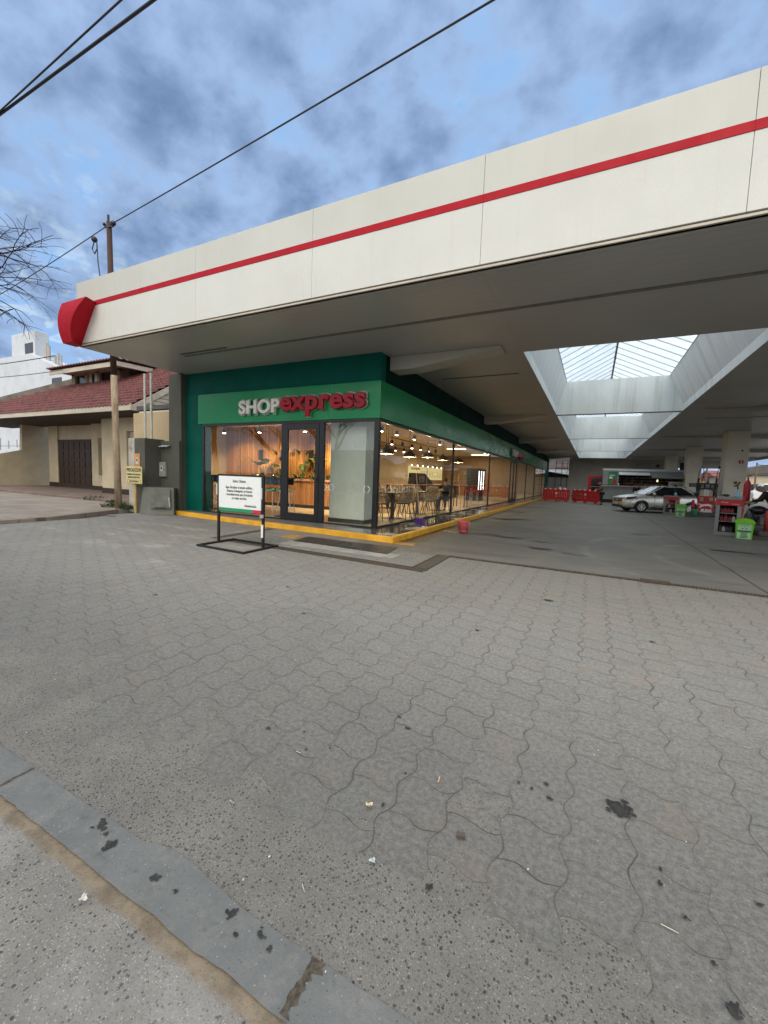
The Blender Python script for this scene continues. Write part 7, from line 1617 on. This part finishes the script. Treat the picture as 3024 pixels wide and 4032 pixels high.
# ================================================================== FAR SIDE STREET
def house(name, label, x0, x1, y0, y1, hh, m, roofc, rh=1.2, nwin=4, gable='x'):
    t = thing(name, label, 'house', ((x0 + x1) / 2, y0, 0)); MB().box(x0, x1, y0, y1, 0, hh).build('wall', m, t)
    b = MB(); e = .4
    if gable == 'x': b.prism([(x0 - e, y0 - e, hh), (x0 - e, y1 + e, hh), (x0 - e, (y0 + y1) / 2, hh + rh)], (x1 - x0 + 2 * e, 0, 0))
    elif gable == 'y': b.prism([(x0 - e, y0 - e, hh), (x1 + e, y0 - e, hh), ((x0 + x1) / 2, y0 - e, hh + rh)], (0, y1 - y0 + 2 * e, 0))
    else: b.box(x0 - .1, x1 + .1, y0 - .1, y1 + .1, hh + .001, hh + .25)
    b.build('roof', roofc, t)
    for i in range(nwin):
        xx = x0 + (x1 - x0) * (i + .5) / nwin
        if i == nwin // 2: MB().box(xx - .5, xx + .5, y0 - .04, y0 + .02, .1, 2.2).build('door', M_wood, t)
        else:
            w_ = MB().box(xx - .6, xx + .6, y0 - .04, y0 + .02, 1.1, 2.3).build('window', M_win, t)
    return t
M_roofg = mat('roof_grey', (.10, .09, .085), .8, .2, .8); M_ylw = mat('yellow_wall', (.50, .36, .14), .8, .1, .6); M_beige = mat('beige_wall', (.55, .48, .36), .8, .1, .6, dirt=(.42, .36, .27, .6)); M_roofr = mat('roof_red_far', (.26, .09, .06), .8, .2, .8)
house('street_house', 'cream gabled house across the side street beyond the right columns', 16.5, 27, 76, 86, 3.6, M_beige, M_roofg, 1.5, 4, 'y')
house('street_house', 'yellow flat roofed house across the side street between the columns', 9.5, 15.2, 78, 86, 2.7, M_ylw, M_roofr, .8, 3, 'flat')
house('street_house', 'low red roofed house across the side street right of the yellow one', 15.6, 16.3, 74, 84, 3.2, M_beige, M_roofr, 1.0, 1, 'x')
house('street_house', 'long beige house far along the side street', 28, 44, 70, 80, 3.8, M_beige, M_roofr, 1.5, 5)
house('street_house', 'pale house closing the view to the right of the canopy', 30, 40, 40, 62, 4.2, M_hw2, M_roofr, 1.6, 4, 'y')
house('street_house', 'low brick house across the road behind the viewpoint, mirrored in the front glass', -30, -8, -24, -16, 2.9, mat('brown_brick', (.10, .06, .045), .9, .25, 3), M_roofg, 1.3, 6)
house('street_house', 'dark brick flat roofed house across the road behind the viewpoint', -6, 14, -24, -16, 3.0, MATS['brown_brick'], M_roofg, 1.0, 5, 'flat')
t = thing('white_van', 'white van parked across the side street beyond the right columns', 'van', (20.5, 70, 0))
b = MB(); b.prism([(18.5, 69, .35), (18.4, 69, 1.2), (18.9, 69, 1.45), (19.5, 69, 2.35), (23, 69, 2.35), (23.1, 69, .35)], (0, 1.9, 0)); b.build('body', mat('van_white', (.75, .76, .77), .3, .03, 2), t, bevel=.08); MB().prism([(18.95, 68.97, 1.45), (19.5, 68.97, 2.2), (20.3, 68.97, 2.2), (20.3, 68.97, 1.45)], (0, .02, 0)).build('side_window', M_win, t)
for x in (19.3, 22.2): MB().cyl((x, 68.95, .34), (x, 69.3, .34), .34, n=18).build('wheel', M_tyre, t)
M_fpole = mat('far_pole', (.16, .11, .08), .9, .2, 1)
for x, y, hh, lb in ((19.6, 73, 5.2, 'brown pole before the cream gabled house'), (14.4, 74, 7.5, 'thin grey pole between the columns before the yellow house')): tag(MB().cyl((x, y, 0), (x, y, hh), .13, .10, 8).build('street_pole', M_fpole), lb, 'pole')
cable('street_cable', (19.6, 73, 4.9), (40, 70, 4.9), .5, .05, 'dark cable sagging from the brown pole along the side street')
cable('street_cable', (5, 75, 3.9), (30, 72, 4.2), .4, .04, 'lower dark cable strung along the side street')
